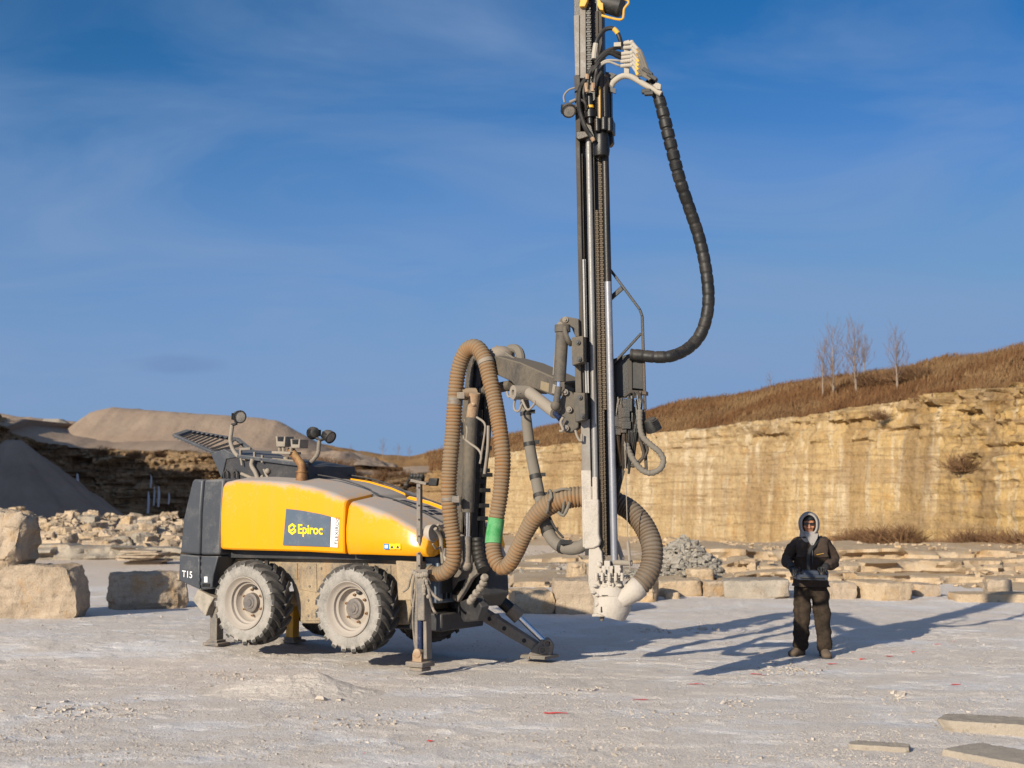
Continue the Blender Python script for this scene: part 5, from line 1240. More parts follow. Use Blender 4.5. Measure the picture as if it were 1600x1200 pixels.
# upper boom
M_FADE = dusty('faded_label_print', (.26, .19, .09), dust=.5, rough=.7, dcol=(.2, .165, .12), scale=14)
s = MB(); bprism(s, [(768, 558), (776, 556), (812, 566), (862, 588), (880, 596), (880, 612), (862, 618), (824, 603), (816, 615), (798, 596), (776, 586), (770, 574)], .16, .30)
ub = s.build('upper_boom', M_BOOM, RIG, bevel=.012)
s = MB(); bprism(s, [(845, 595), (858, 599), (857, 613), (844, 608)], .164, .004); s.build('faded_label', M_FADE, ub, smooth=0)
s = MB(); bprism(s, [(864, 600), (872, 603), (870, 616), (862, 614)], .164, .004); s.build('faded_label', M_TUBE, ub, smooth=0)
s = MB(); bcyl(s, 742, 612, 768, 608, .036, .05); bcyl(s, 760, 609, 800, 602, .058, .05); s.build('fold_cylinder', M_BOOM, RIG)
s = MB(); bcyl(s, 828, 614, 868, 645, .062, .24); s.lathe(BP(828, 614, .14), BN, [(0, .03), (0, .075), (.2, .075), (.2, .03)], 14, True); s.build('tilt_cylinder', M_TUBE, RIG)
s = MB(); bcyl(s, 866, 643, 877, 655, .034, .24); s.build('tilt_rod', mat_blue, RIG)
s = MB(); P_, _ = spline([BP(x, y, .0) for x, y in [(770, 556), (774, 548), (782, 547), (790, 553), (800, 560)]], .03); s.tube(P_, .026, 8); P_, _ = spline([BP(x, y, -.1) for x, y in [(790, 553), (798, 545), (808, 546), (813, 554), (814, 566)]], .03); s.tube(P_, .050, 10)
P_, _ = spline([BP(x, y, .02) for x, y in [(776, 541), (783, 545), (795, 555), (804, 561)]], .03); s.tube(P_, .013, 8); s.tube([BP(776, 541, .02), BP(776, 548, .02)], .013, 8); s.build('top_hoses', M_HOSEG, RIG)
s = MB(); s.ball(BP(782, 556, .0), .16, .16, .11); s.lathe(BP(770, 565, -.2), BN, [(0, .04), (0, .085), (.42, .085), (.42, .04)], 18, True); s.build('boom_pivot', M_STEEL, RIG)
s = MB()
for q, rr in (([(792, 612), (795, 620), (803, 617), (806, 611)], .013), ([(812, 613), (804, 628), (804, 640), (811, 642), (816, 630)], .012), ([(816, 625), (824, 640), (833, 634), (837, 626)], .012)): s.tube(spline([BP(x, y, .3) for x, y in q], .02)[0], rr, 8)
s.build('thin_hoses', M_TUBE, RIG)
# ---- mast cradle on the boom end
MC = PY(934, 765, 14.0); MB_ANG = R(12); ME = Vector((math.cos(MB_ANG), -math.sin(MB_ANG), 0)); MN = Vector((-math.sin(MB_ANG), -math.cos(MB_ANG), 0))   # mast face normal, to camera
def MP(px, py, off=0.): return PP(px, py, MC + MN * off, MN)
def mprism(mb, pts, off, th): return mb.prism([MP(x, y, off) for x, y in pts], -MN * th)
def mbar(mb, x0, y0, x1, y1, w, d, off): 
    return mb.bar(MP(x0, y0, off), MP(x1, y1, off), w, d, MN)
s = MB(); mprism(s, [(872, 506), (876, 497), (884, 494.5), (904, 498), (905, 526), (899, 526), (893, 512), (886, 508), (880, 512)], .14, .10); cr_ = s.build('mast_cradle', M_BOOM, RIG, bevel=.008)
s = MB(); mprism(s, [(868, 640), (874, 626), (880, 616), (884, 609), (893, 612), (896, 616), (905, 622), (904, 668), (894, 675), (884, 676), (877, 670), (880, 655), (872, 650)], .12, .16); s.build('cradle_plate', M_BOOM, cr_, bevel=.01)
s = MB(); mprism(s, [(880, 598), (897, 607), (900, 626), (888, 622), (882, 640), (874, 640)], .0, .25); s.build('boom_end', M_BOOM, cr_, bevel=.01)
s = MB()
for (x, y) in ((884, 500), (876, 508), (884, 613), (885, 669), (873, 638), (890, 640)): s.lathe(MP(x, y, .12), MN, [(0, .032), (.035, .03), (.035, .016), (.05, .014), (.05, 0)], 12)
s.build_each('cradle_pin', M_STEEL, cr_)
s = MB(); s.cyl(MP(879, 514, .20), MP(874, 596, .20), .062); s.lathe(MP(879, 514, .2), Z, [(-.03, .066), (-.03, .078), (.04, .078), (.04, .066)], 16, True); dc = s.build('dump_cylinder', M_BOOM, RIG)
s = MB(); s.cyl(MP(871, 516, .2), MP(865, 586, .2), .010, 8); s.build('cylinder_pipe', M_TUBE, dc)
s = MB(); s.cyl(MP(873, 596, .2), MP(872.5, 606, .2), .022); s.build('cylinder_rod', M_CHROME, dc); s = MB(); s.cyl(MP(873, 604, .2), MP(869, 632, .2), .034); s.ball(MP(868, 634, .2), .05); s.build('cylinder_end', M_BOOM, dc)
s = MB(); P_, _ = spline([MP(882, 508, .24), MP(883, 520, .26), MP(888, 532, .25), MP(892, 538, .2)], .02); s.tube(P_, .026, 10); s.build('cradle_hose', M_BOOM, cr_)
s = MB(); P_, _ = spline([MP(880, 652, .2), MP(876, 660, .2), MP(880, 672, .2), MP(874, 674, .2)], .02); s.tube(P_, .014, 8); P_, _ = spline([MP(899, 672, .16), MP(902, 682, .16), MP(908, 690, .16), MP(909, 678, .16)], .02); s.tube(P_, .012, 8); s.build('cradle_pipe', M_TUBE, cr_)
for (x0, y0, x1, y1, x2, y2, x3, y3) in ((893, 527, 911.5, 524.5, 912.5, 566, 894, 571), (896, 613, 914, 614, 915, 656, 899, 660)):
    s = MB(); mprism(s, [(x0, y0), (x1, y1), (x2, y2), (x3, y3)], .25, .22); cl = s.build('slide_clamp', M_BOOM, RIG, bevel=.008)
    s = MB(); mprism(s, [(x0 + 7, y0 + 1), (x1 - .5, y1 + 1), (x2 - .5, y2 - 1), (x3 + 7, y3 - 2)], .275, .03); s.build('clamp_cap', M_BOOM, cl, bevel=.006)
    s = MB()
    for (xx, yy) in ((x0 + 10, y0 + 8), (x3 + 11, y3 - 10)): s.lathe(MP(xx, yy, .275), MN, [(0, .026), (.02, .024), (.02, .014), (.034, .012), (.034, 0)], 10)
    s.build('clamp_bolts', M_DARK, cl)
s = MB(); mprism(s, [(898, 568), (907, 568), (909, 614), (899, 614)], .12, .1); s.build('clamp_link', M_BOOM, RIG, bevel=.006)
# ---- mast
XL = lambda y: 900.6 + (y - 230) * .0196          # left edge
XC = lambda y: 923.5 + (y - 230) * .0196
def strip(mb, o0, o1, y0, y1, off, th, n=1):
    """upright profile: between offsets o0..o1 px from the left edge line"""
    return mprism(mb, [(XL(y0) + o0, y0), (XL(y0) + o1, y0), (XL(y1) + o1, y1), (XL(y1) + o0, y1)], off, th)
s = MB(); strip(s, 1, 45, -60, 868, -.02, .16); beam = s.build('feed_beam', M_BLACK, RIG)
s = MB(); strip(s, -1, 5.5, 212, 845, .085, .12); beamL = s.build('beam_flank', M_MASTD, beam, bevel=.004)
s = MB(); strip(s, 25.5, 27.2, 215, 860, .05, .06); strip(s, 42.5, 45.5, 215, 885, .03, .1); strip(s, 6, 9, 240, 760, .05, .1); s.build('beam_ribs', M_MASTD, beam)
s = MB(); strip(s, -1.5, 12.3, 655, 735.5, .105, .14); s.build('dusty_flank', M_MASTL, beam, bevel=.004)
s = MB(); strip(s, 5.8, 8.8, 405, 527, .12, .07); strip(s, 9.4, 11.0, 405, 527, .10, .05); strip(s, 6.2, 9.0, 566, 614, .12, .07); strip(s, 9.6, 12.2, 566, 614, .12, .06); s.build('wear_strip', M_RAIL, beam, bevel=.003)
s = MB(); s.cyl(MP(XL(214) + 19.5, 214, .07), MP(XL(842) + 19.5, 842, .07), .030, 20); s.build('guide_rail', M_RAIL, beam)
s = MB(); strip(s, 14.4, 22.4, 745, 850, .115, .08); s.build('caked_rail', M_WHITE, beam, bevel=.012)
s = MB(); strip(s, -2.4, 12.5, 735, 855, .11, .14); strip(s, 12.4, 14.6, 760, 855, .10, .1); dust_b = s.build('caked_flank', M_WHITE, beam, bevel=.006)
# feed chain: individual link plates on two runs
def chain(o, y0, y1, pitch, w, off, name, m):
    mb = MB(); y = y0; k = 0
    while y < y1:
        x = XL(y) + o; c = MP(x, y, off); hw = w if k % 2 else w * .62
        mb.obox(c, ME, MN, Z, hw, .016, pitch * .40 * 14 / F); 
        if k % 2 == 0: mb.obox(c, ME, MN, Z, w * 1.08, .006, pitch * .16 * 14 / F)
        y += pitch; k += 1
    return mb.build(name, m, beam, smooth=0)
M_CHAIN = dusty('worn_chain', (.05, .036, .024), dust=.35, top=.4, rough=.5, metal=.3, dcol=(.15, .105, .06), scale=20)
M_CHAINB = dusty('greasy_chain', (.02, .017, .014), dust=.15, top=.2, rough=.4, dcol=(.1, .07, .04), scale=20)
chain(30, 330, 884, 3.0, .016, .03, 'feed_chain', M_CHAIN); chain(36.5, 200, 640, 3.4, .018, .03, 'feed_chain', M_CHAIN); chain(23, -40, 130, 3.6, .024, .06, 'feed_chain', M_CHAINB); chain(34.5, 640, 870, 3.0, .009, .03, 'feed_chain', M_CHAIN)
s = MB(); s.cyl(MP(XL(238) + 44.5, 236, .06), MP(XL(890) + 47, 890, .06), .036, 20); s.build('drill_rod', M_ROD, RIG)
s = MB(); s.cyl(MP(XL(238) + 44.5, 236, .062), MP(XL(440) + 45, 440, .062), .0372, 20); s.build('greasy_rod', M_BLACK, RIG)
s = MB(); strip(s, 46.5, 49, 375, 455, -.02, .05); strip(s, 47.5, 49.5, 455, 470, -.02, .05); s.build('stop_rail', M_BLACK, beam)
# ---- mast head
s = MB(); mprism(s, [(896.5, 24), (905, 22), (905.5, 118), (898.5, 118)], .10, .12); mprism(s, [(905.8, 10), (915, 11), (916, 122), (906.2, 122)], .085, .12); top = s.build('mast_head', M_MASTL, RIG, bevel=.005)
s = MB(); mprism(s, [(930, 18), (934.5, 16), (936, 125), (932, 125)], .06, .12); mprism(s, [(935.2, 16), (940.5, 18), (941.5, 128), (936.8, 128)], .05, .12); s.build('head_rail', M_MASTD, top, bevel=.004)
s = MB(); mprism(s, [(897, 118), (906, 118), (907, 216), (900, 216)], .09, .12); s.build('head_flank', M_MASTD, top, bevel=.004)
s = MB(); mprism(s, [(905, 10), (907, -1), (918, -12), (918, 1), (914, 10)], .14, .16); mprism(s, [(933, -10), (939, 3), (942.5, 5), (942.5, 16), (937, 15), (933, 8)], .12, .14); s.build('head_bracket', M_YELD, top, bevel=.006)
s = MB(); a = MP(939, 3, .02); b_ = MP(973, 12, .02); s.lathe(a, b_ - a, [(0, .06), (0, .088), (.10, .10), (.19, .105), (.21, .105), (.23, .09), (.23, 0)], 24); s.build('hose_drum', M_BLKD, top)
s = MB(); P_, _ = spline([MP(940, 24, .1), MP(952, 27.5, .1), MP(966, 30.5, .1), MP(972, 30, .1), MP(974, 26, .1), MP(975, 15, .1), MP(978, 10, .1), MP(982, 5, .1), MP(981, 1, .1), MP(970, -3, .1), MP(950, -4, .1)], .012); s.tube(P_, .0125, 10); s.build('drum_guard', M_YELD, top)
# ---- rock drill carriage on the mast
s = MB(); s.cyl(MP(921, 146, .16), MP(922, 176, .16), .034); s.cyl(MP(922, 172, .16), MP(922.5, 184, .16), .055); s.cyl(MP(922, 184, .16), MP(922.5, 194, .16), .032); s.cyl(MP(936, 96, .12), MP(938, 185, .12), .05); s.cyl(MP(944, 118, .10), MP(946, 196, .10), .045)
mprism(s, [(946, 112), (955, 122), (956, 226), (949, 226)], .02, .1)
rd = s.build('rock_drill', M_BLACK, RIG, bevel=.004)
s = MB(); mprism(s, [(912, 172), (931, 172), (931, 183), (912, 184)], .18, .2); mprism(s, [(930, 180), (957, 184), (957, 205), (930, 206)], .17, .22); s.cyl(MP(933, 185, .22), MP(933.5, 206, .22), .03, 12); s.cyl(MP(953, 184, .2), MP(953, 206, .2), .032, 12); s.cyl(MP(944, 183, .2), MP(944, 204, .2), .04, 12); s.build('drill_flange', M_BLACK, rd, bevel=.01)
s = MB(); s.lathe(MP(939.5, 244, .13), Z, [(-.01, .03), (0, .078), (.05, .085), (.18, .080), (.26, .06), (.28, .06)], 20); s.build('drill_nose', M_BLACK, rd)
s = MB(); mprism(s, [(950, 206), (957, 206), (958, 222), (953, 228), (948, 226)], .06, .1); mprism(s, [(900, 205), (920, 205), (920, 213), (905, 218), (900, 216)], .16, .2); s.build_each('drill_skid', M_BLACK, rd, bevel=.006)
s = MB(); s.cyl(MP(922.2, 165, .162), MP(922.4, 169, .162), .037); s.obox(MP(937, 160, .17), ME, MN, Z, .008, .01, .16); s.build('brass_band', M_YELD, rd)
s = MB()
for q, rr in (([(936, 98), (930, 106), (922, 116), (912, 128), (906, 140), (904, 158), (907, 178), (914, 198), (922, 211), (929, 222)], .024), ([(928, 104), (921, 114), (919, 124), (918, 140)], .022), ([(934, 100), (932, 112), (930, 124), (928, 142)], .02), ([(940, 112), (934, 122), (930, 138)], .016), ([(905, 155), (914, 160), (916, 172)], .014), ([(915, 128), (912, 144), (914, 160)], .016)):
    s.tube(spline([MP(x, y, .22 + .02 * (i % 2)) for i, (x, y) in enumerate(q)], .03)[0], rr, 8)
s.build('drill_hoses', M_HOSEB, rd)
s = MB()
for (x, y, x2, y2) in ((916, 130, 917, 144), (927, 130, 926.5, 143), (928, 221, 925, 215), (918, 116, 917, 124)): s.cyl(MP(x, y, .24), MP(x2, y2, .24), .022, 8)
s.build('hose_fittings', M_RUSTD, rd)
# hose bracket with its fan of couplings
M_PALE = dusty('pale_grey_fittings', (.26, .245, .225), dust=.6, top=.2, rough=.55, dcol=(.36, .32, .265), scale=14)
s = MB(); P_, _ = spline([MP(955, 136, .06), MP(958, 129, .07), MP(968, 121, .08), MP(978, 118.5, .08), (MP(990, 122, .08)), MP(1010, 134, .08), MP(1033, 146.5, .08)], .02); s.tube(P_, .030, 12); hbk = s.build('hose_bracket', M_PALE, RIG)
s = MB(); mprism(s, [(946, 112), (956, 114), (963, 116), (954, 124), (952, 142), (947, 142)], .05, .06); mprism(s, [(953, 132), (958, 138), (962, 138), (962, 146), (954, 143)], .10, .03); s.build('bracket_base', M_DARK, hbk)
s = MB(); mprism(s, [(975, 64), (983, 62), (983, 118), (975, 120)], .09, .03); mprism(s, [(1020, 133), (1026, 128), (1033, 132), (1032, 140), (1026, 139)], .12, .03); s.build('coupling_plate', M_PALE, hbk, bevel=.004)
cp = MB(); hs_ = MB(); hz_ = MB(); yb = MB()
for k, (yy, xe, ye) in enumerate(((68, 1012, 112), (75, 1009, 113), (84, 1007, 114), (90, 1005, 115), (96, 1003, 116), (103, 1002, 117))):
    a = MP(975, yy, .075); b_ = MP(987, yy - 1.5, .13); cp.cyl(a - ME * .03, b_, .019, 10); m_ = MP(996 - k * .3, yy + 9, .14); cp.cyl(b_, m_, .020 if k < 2 else .016, 10); cp.ball(b_, .026, seg=8, rings=6)
    e = MP(xe, ye, .13); P_, _ = spline([m_, MP(998 + (2 - k) * .8 + 2, yy + 16, .15), e, MP(1016, 124, .12)], .02); hs_.tube(P_, .022 if k < 2 else .014, 8); yb.cyl(m_, m_.lerp(P_[2], .9), .0215 if k < 2 else .017, 10)
    if k > 0:
        ends = {1: (932, 95), 2: (930, 98), 3: (931, 100), 4: (936, 104), 5: (935, 106)}[k]; midy = {1: 78, 2: 80, 3: 83, 4: 94, 5: 97}[k]
        P_, _ = spline([a - ME * .03, MP(966, yy - 1, .10), MP(952, midy, .14), MP(942, (midy + ends[1]) / 2 - 2, .16), MP(*ends, .18)], .02); (hz_ if k < 4 else cp).tube(P_, .020 if k < 4 else .012, 8)
P_, _ = spline([MP(971, 72, .1), MP(969, 62, .12), MP(964, 50, .12), MP(956, 44, .12), MP(946, 46, .12), MP(938, 54, .14), MP(932, 66, .16), MP(929, 84, .17)], .02); hz_.tube(P_, .022, 10); yb.tube(P_[6:10], .0245, 10)
cp.tube([MP(931, 68, .17), MP(928.5, 84, .175), MP(928, 92, .18)], .026, 8); cp.obox(MP(965, 70, .13), ME, MN, Z, .035, .02, .02)
cp.build('couplings', M_PALE, hbk); hs_.build('coupling_hoses', M_HOSEG, hbk); hz_.build('supply_hoses', M_HOSEB, hbk); yb.build('yellow_collars', M_YELD, hbk)
s = MB(); 
for (x, y) in ((1012, 113), (1019, 121)): s.obox(MP(x, y, .12), (ME * .8 - Z * .6).normalized(), MN, (ME * .6 + Z * .8).normalized(), .055, .04, .018)
for (x, y) in ((1014, 146), (1010, 143)): s.obox(MP(x, y, .1), ME, MN, Z, .045, .03, .02)
s.build_each('hose_clamp', M_BLKD, hbk, bevel=.004)
# ---- long black hose loop: spiral guard
Ym = 14.0
lp = [(1014, 124, .040), (1022, 136, .052), (1030, 155, .058), (1038, 185, .058), (1049, 230, .058), (1062, 280, .060), (1077, 325, .062), (1092, 370, .063), (1102, 415, .063), (1107, 460, .063), (1104, 495, .063), (1093, 525, .063), (1074, 545, .060), (1050, 556, .060), (1028, 558, .060), (1006, 556, .060), (985, 554, .060)]
s = MB(); P_, r_ = spline([(*MP(x, y, .02 - .25 * sstep(1040, 1100, x)), r) for x, y, r in lp], .0125)
rr = []
for i, r in enumerate(r_):
    ph = (i % 8); big = sstep(.0, .15, i / len(r_)) * (1 - sstep(.15, .42, i / len(r_))) ; rr.append(r * (1 + (.13 * big if ph < 6 else 0) - (.07 if ph >= 6 else 0)))
s.tube(P_, rr, 14); s.build('hose_loop', M_HOSEB, RIG, smooth=30)
s = MB(); 
for (x, y) in ((1029, 168), (1089, 377)): pass
# ---- guard bar, control box and hoses right of the mast
s = MB()
for a, b_, w in (((951, 418), (1000, 484), .026), ((1000, 484), (1003.5, 494), .026), ((1003.5, 494), (1008, 640), .028), ((950, 470), (972, 450), .045), ((1002, 521), (955, 572), .024), ((951, 418), (951, 376), .018), ((1006, 640), (1010, 740), .03)): mbar(s, *a, *b_, w, .03, -.02)
s.build('guard_bar', M_BLACK, RIG, bevel=.004)
s = MB(); mprism(s, [(954, 562), (986, 552), (1004, 556), (1004, 612), (985, 618), (953, 624)], -.10, .2); mprism(s, [(953, 620), (975, 626), (978, 700), (966, 768), (957, 800), (955, 800)], -.10, .16); cb = s.build('valve_chest', M_BLACK, RIG, bevel=.012)
s = MB(); mprism(s, [(988, 559), (1005, 559), (1006, 609), (988, 607)], -.01, .12); s.build('control_box', M_BLKD, cb, bevel=.008)
s = MB(); mprism(s, [(980, 561), (987.5, 560), (988, 610), (982, 610)], -.02, .1); mprism(s, [(981, 609), (1010, 611), (1010, 617), (981, 614)], .01, .16); s.build('box_frame', M_MASTD, cb, bevel=.004)
s = MB(); mprism(s, [(970, 627), (982, 625), (989, 628), (989, 635), (994, 636), (994, 654), (970, 652)], .02, .12); s.build('valve_block', M_BLKD, cb, bevel=.006)
s = MB()
for k in range(14): x = 962 + 26 * hsh(k, 3); y = 628 + 50 * hsh(k, 8); s.obox(MP(x, y, -.02 + .05 * hsh(k, 1)), ME, MN, Z, .02 + .03 * hsh(k, 4), .05, .03 + .04 * hsh(k, 6))
s.build('valve_parts', M_BLACK, cb, bevel=.004)
s = MB(); 
for k in range(16):
    x = 958 + 2.6 * k; y0 = 612 + 16 * hsh(k, 2); pts = [MP(x + 8 * hsh(k, 5) - 3, y0, .0), MP(x + 10 * hsh(k, 6) - 5, y0 + 28, .03), MP(x - 4 + 9 * hsh(k, 7), y0 + 60, .02), MP(x * .6 + 966 * .4 + 6 * hsh(k, 8), y0 + 95 + 22 * hsh(k, 9), -.02)]
    s.tube(spline(pts, .04)[0], .010 + .012 * hsh(k, 11), 7)
s.build('valve_hoses', M_BLACK, cb)
s = MB(); ribbed(s, [(*MP(x, y, .06), .029) for x, y in [(1000, 640), (1000, 664), (1004, 682), (1018, 696), (1030, 706), (1036.5, 719), (1032, 732), (1018, 739), (1004, 735), (992, 722), (984, 708), (978, 692)]], .035, .006, 10, 2); s.build('looped_hose', M_HOSEG, cb)
s = MB()
for q, rr in (([(1001, 690), (1004, 700), (1006, 712), (1000, 720), (992, 728), (984, 727)], .018), ([(1009, 692), (1012, 704), (1006, 716)], .014), ([(976, 620), (988, 612), (992, 622)], .012), ([(996, 612), (1002, 624), (1001, 640), (1000, 690)], .016)): s.tube(spline([MP(x, y, .02) for x, y in q], .03)[0], rr, 8)
mprism(s, [(996, 650), (1006, 650), (1007, 692), (994, 690)], .0, .05); s.build('hose_tail', M_MASTD, cb)
s = MB(); mbar(s, 958, 800, 974, 735, .03, .04, -.06); mbar(s, 956, 690, 980, 700, .05, .06, -.08); mbar(s, 960, 760, 978, 700, .05, .05, -.08); s.build('chest_stay', M_BLACK, cb)
lm = lamp(RIG, MP(1019, 664, .04), ME * .3 + MN * -.3 - Z * .8, .078, 'mast_lamp', .12); lm2 = lamp(RIG, MP(888, 171, .15), ME * .25 + MN * .75 - Z * .55, .072, 'mast_lamp', .10)
s = MB(); s.tube(spline([MP(898, 137, .14), MP(888, 141, .15), MP(881, 150, .15), MP(882, 160, .15)], .015)[0], .009, 8); s.tube([MP(890, 160, .12), MP(899, 156, .1)], .016, 8); s.build('lamp_cable', M_TUBE, RIG)
s = MB(); s.cyl(MP(976, 690, .12), MP(981, 846, .12), .005, 6); s.cyl(MP(981, 846, .12), MP(984, 876, .12), .016, 8); s.cyl(MP(984, 876, .12), MP(984.5, 890, .12), .006, 6); s.build('pull_wire', M_TUBE, RIG)
# ---- white caked drill foot and dust hood
s = MB(); mprism(s, [(911.5, 780), (935, 780), (935.5, 835), (938, 845), (936, 853), (927, 857), (913, 858)], .125, .2); s.build('caked_beam_end', M_WHITE, RIG, bevel=.014)
s = MB(); mprism(s, [(920, 856), (934, 852), (940, 862), (942, 885), (938, 905), (938, 960), (927, 962), (928, 935), (922, 922), (919, 910)], .10, .10); ft = s.build('drill_foot', M_WHITE, RIG, bevel=.008)
s = MB(); c = MP(955, 920, .02)
def zz(py): return MP(955, py, .02).z - c.z
s.lathe(c, Z, [(zz(938), .10), (zz(930), .16), (zz(922), .155), (zz(916), .125), (zz(912), .112), (zz(905), .108), (zz(899), .116), (zz(895), .116), (zz(893), .07), (zz(880), .06)], 28); s.build('dust_hood', M_WHITE, ft, smooth=50)
s = MB(); s.lathe(MP(958, 932, .02) - Z * .06, (ME * .32 + Z * .95), [(-.14, .02), (-.13, .165), (-.02, .185), (.06, .16), (.12, .12)], 24); s.build('hood_skirt', M_WHITE, ft, smooth=50)
s = MB(); mprism(s, [(925, 960), (954, 957), (956, 961), (944, 963.5), (925, 963.5)], .14, .22); s.build('foot_plate', M_WHITE, ft, bevel=.004)
s = MB(); s.lathe(MP(940.5, 962, .04), -Z, [(0, .022), (.02, .026), (.045, .016), (.055, .006), (.058, 0)], 12); s.build('drill_tip', M_STEEL, ft)
s = MB()
for (x0, y0, x1, y1, t) in ((928, 901, 978, 903, .3), (944, 876, 953, 900, .22), (960, 883, 969, 901, .2), (950, 884, 958, 902, .26), (934, 894, 944, 901, .22), (940, 884, 948, 892, .2)):
    mprism(s, [(x0, y0), (x1, y0 + .5), (x1, y1), (x0, y1)], .16, t)
for x in (932, 941, 952, 962, 972): s.cyl(MP(x, 895, .17), MP(x, 908, .17), .018, 8)
s.build('foot_brackets', M_WHITE, ft, bevel=.006)
s = MB()
for (x0, y0, x1, y1) in ((931, 899.5, 945, 900.8), (950, 899, 972, 900), (946, 890, 947.5, 897), (956.8, 889, 958, 899), (938.5, 948, 941.5, 957), (940, 930, 950, 931)): mprism(s, [(x0, y0), (x1, y0), (x1, y1), (x0, y1)], .183, .02)
s.build('foot_gaps', M_BLACK, ft)
s = MB()
for k in range(26): s.ball(MP(926 + 44 * hsh(k, 21), 878 + 70 * hsh(k, 22), .12 + .03 * hsh(k, 23)), .012 + .022 * hsh(k, 24), .02, .012 + .012 * hsh(k, 25), 7, 5)
s.build('dust_clods', M_WHITE, ft)
s = MB(); s.cyl(MP(958, 879, .08), MP(988, 880, .08), .028, 12); s.build('foot_arm', M_TUBE, ft)
s = MB(); mprism(s, [(961, 840), (966, 848), (974, 872), (972, 884), (967, 868), (962, 856)], -.02, .08); s.build('foot_stay', M_WHITE, ft)
# ---- dust suction hose
def HY(px, py, Y, r): return (*PY(px, py, Y), r)
hp = [HY(668, 892, 15.75, .082), HY(682, 897, 15.7, .086), HY(698, 892, 15.62, .088), HY(708, 876, 15.58, .090), HY(709, 848, 15.56, .090), HY(704, 810, 15.56, .090), HY(701, 770, 15.56, .090), HY(703.5, 720, 15.56, .092), HY(708, 670, 15.58, .092), HY(712, 610, 15.6, .090), HY(718, 572, 15.6, .092), HY(729, 548, 15.55, .094), HY(744, 543, 15.45, .094), HY(757, 560, 15.35, .094), HY(765, 590, 15.28, .092), HY(774, 630, 15.2, .090), HY(782, 680, 15.1, .090), HY(785.5, 720, 15.05, .090), HY(782, 770, 15.0, .088), HY(775, 815, 14.98, .086), HY(771, 850, 14.95, .088), HY(774, 872, 14.9, .090), HY(784, 886, 14.85, .088), HY(796, 881, 14.8, .086), HY(808, 860, 14.7, .088), HY(820, 835, 14.6, .086), HY(836, 808, 14.5, .092), HY(858, 789, 14.42, .108), HY(884, 779, 14.36, .108), HY(912, 776, 14.33, .105), HY(940, 778, 14.33, .105), HY(965, 786, 14.28, .105), HY(988, 800, 14.2, .105), HY(1008, 825, 14.1, .107), HY(1019, 855, 14.0, .107), HY(1017, 885, 13.95, .107), HY(1006, 907, 13.9, .106), HY(990, 924, 13.88, .10)]
hp = [(a, b, c, r * (.90 if i < 26 else .95)) for i, (a, b, c, r) in enumerate(hp)]
s = MB(); ribbed(s, hp, .034, .013, 20); dh = s.build('dust_hose', M_HOSE, RIG, smooth=60)
dh.data.materials.append(M_HOSED)
for p in dh.data.polygons:
    v0 = dh.data.vertices[p.vertices[0]].co + Vector(RIG['_o'])
    if v0.x > PY(936, 778, 14.3).x: p.material_index = 1
P_, r_ = spline(hp, .02)
def ring_at(px, py, n, mb, grow=.006):
    i = min(range(len(P_)), key=lambda k: (P_[k] - PY(px, py, P_[k].y)).length); j = min(len(P_) - 1, i + n); mb.tube(P_[i:j], [q + grow for q in r_[i:j]], 20, True)
s = MB(); ring_at(775, 811, 13, s, .010); s.build('green_tape', M_GREEN, dh, smooth=60)
s = MB(); ring_at(708, 634, 5, s); ring_at(703, 782, 3, s); ring_at(758, 562, 3, s, .008); s.build_each('hose_clip', M_STEEL, dh, bevel=.003)
s = MB()
for x, y, px_, py_ in ((720, 618, 0, 0), (712, 780, 0, 0), (766, 566, 0, 0)): s.obox(PY(x, y, 15.45), Vector((1, 0, 0)), Vector((0, 1, 0)), Z, .04, .05, .035)
s.build_each('clip_block', M_STEEL, dh)
s = MB()
for dx_ in (-14, 10): 
    pts = [PY(868 + dx_ + 5 * math.cos(a) * .6 + (5 if math.sin(a) > 0 else 0), 784 - 18 * math.sin(a), 14.40 - .13 * math.cos(a)) for a in [k * math.pi / 8 for k in range(17)]]
    s.tube(pts, .015, 8)
s.tube(spline([PY(866, 768, 14.3), PY(880, 764, 14.28), PY(892, 766, 14.28)], .03)[0], .014, 8); s.tube(spline([PY(872, 800, 14.26), PY(880, 806, 14.24), PY(886, 796, 14.25), PY(890, 784, 14.24)], .03)[0], .017, 8)
s.build('hose_strap', M_HOSEG, dh)
s = MB(); s.lathe(PY(1000, 915, 13.89), PY(972, 938, 13.86) - PY(1000, 915, 13.89), [(0, .100), (.01, .112), (.10, .112), (.12, .10), (.26, .075)], 22); s.build('hose_collar', M_WHITE, dh, smooth=50)
# grey sleeved hose from boom to mast
g = [HY(819, 622, 14.9, .045), HY(823, 660, 14.88, .055), HY(829, 705, 14.85, .058), HY(838, 750, 14.8, .058), HY(846, 790, 14.7, .060), HY(853, 822, 14.6, .064), HY(866, 846, 14.5, .066), HY(885, 856, 14.4, .066), HY(905, 855, 14.3, .066), HY(918, 846, 14.3, .062)]
s = MB(); Pg, rg = spline(g, .02); s.tube(Pg, [r * (1 + .05 * noise.noise(p * 9)) for p, r in zip(Pg, rg)], 16); gh = s.build('sleeved_hose', M_HOSEG, RIG, smooth=60)
s = MB()
for (x, y) in ((821, 642), (828, 690), (840, 742), (847, 772), (856, 826), (878, 853)):
    i = min(range(len(Pg)), key=lambda k: (Pg[k] - PY(x, y, Pg[k].y)).length); j = min(i + 2, len(Pg) - 2); s.tube(Pg[i:j + 1], [r + .007 for r in rg[i:j + 1]], 16); s.obox(Pg[i] + Vector((rg[i] + .02, -.01, .0)), Vector((1, 0, 0)), Vector((0, 1, 0)), Z, .03, .02, .02)
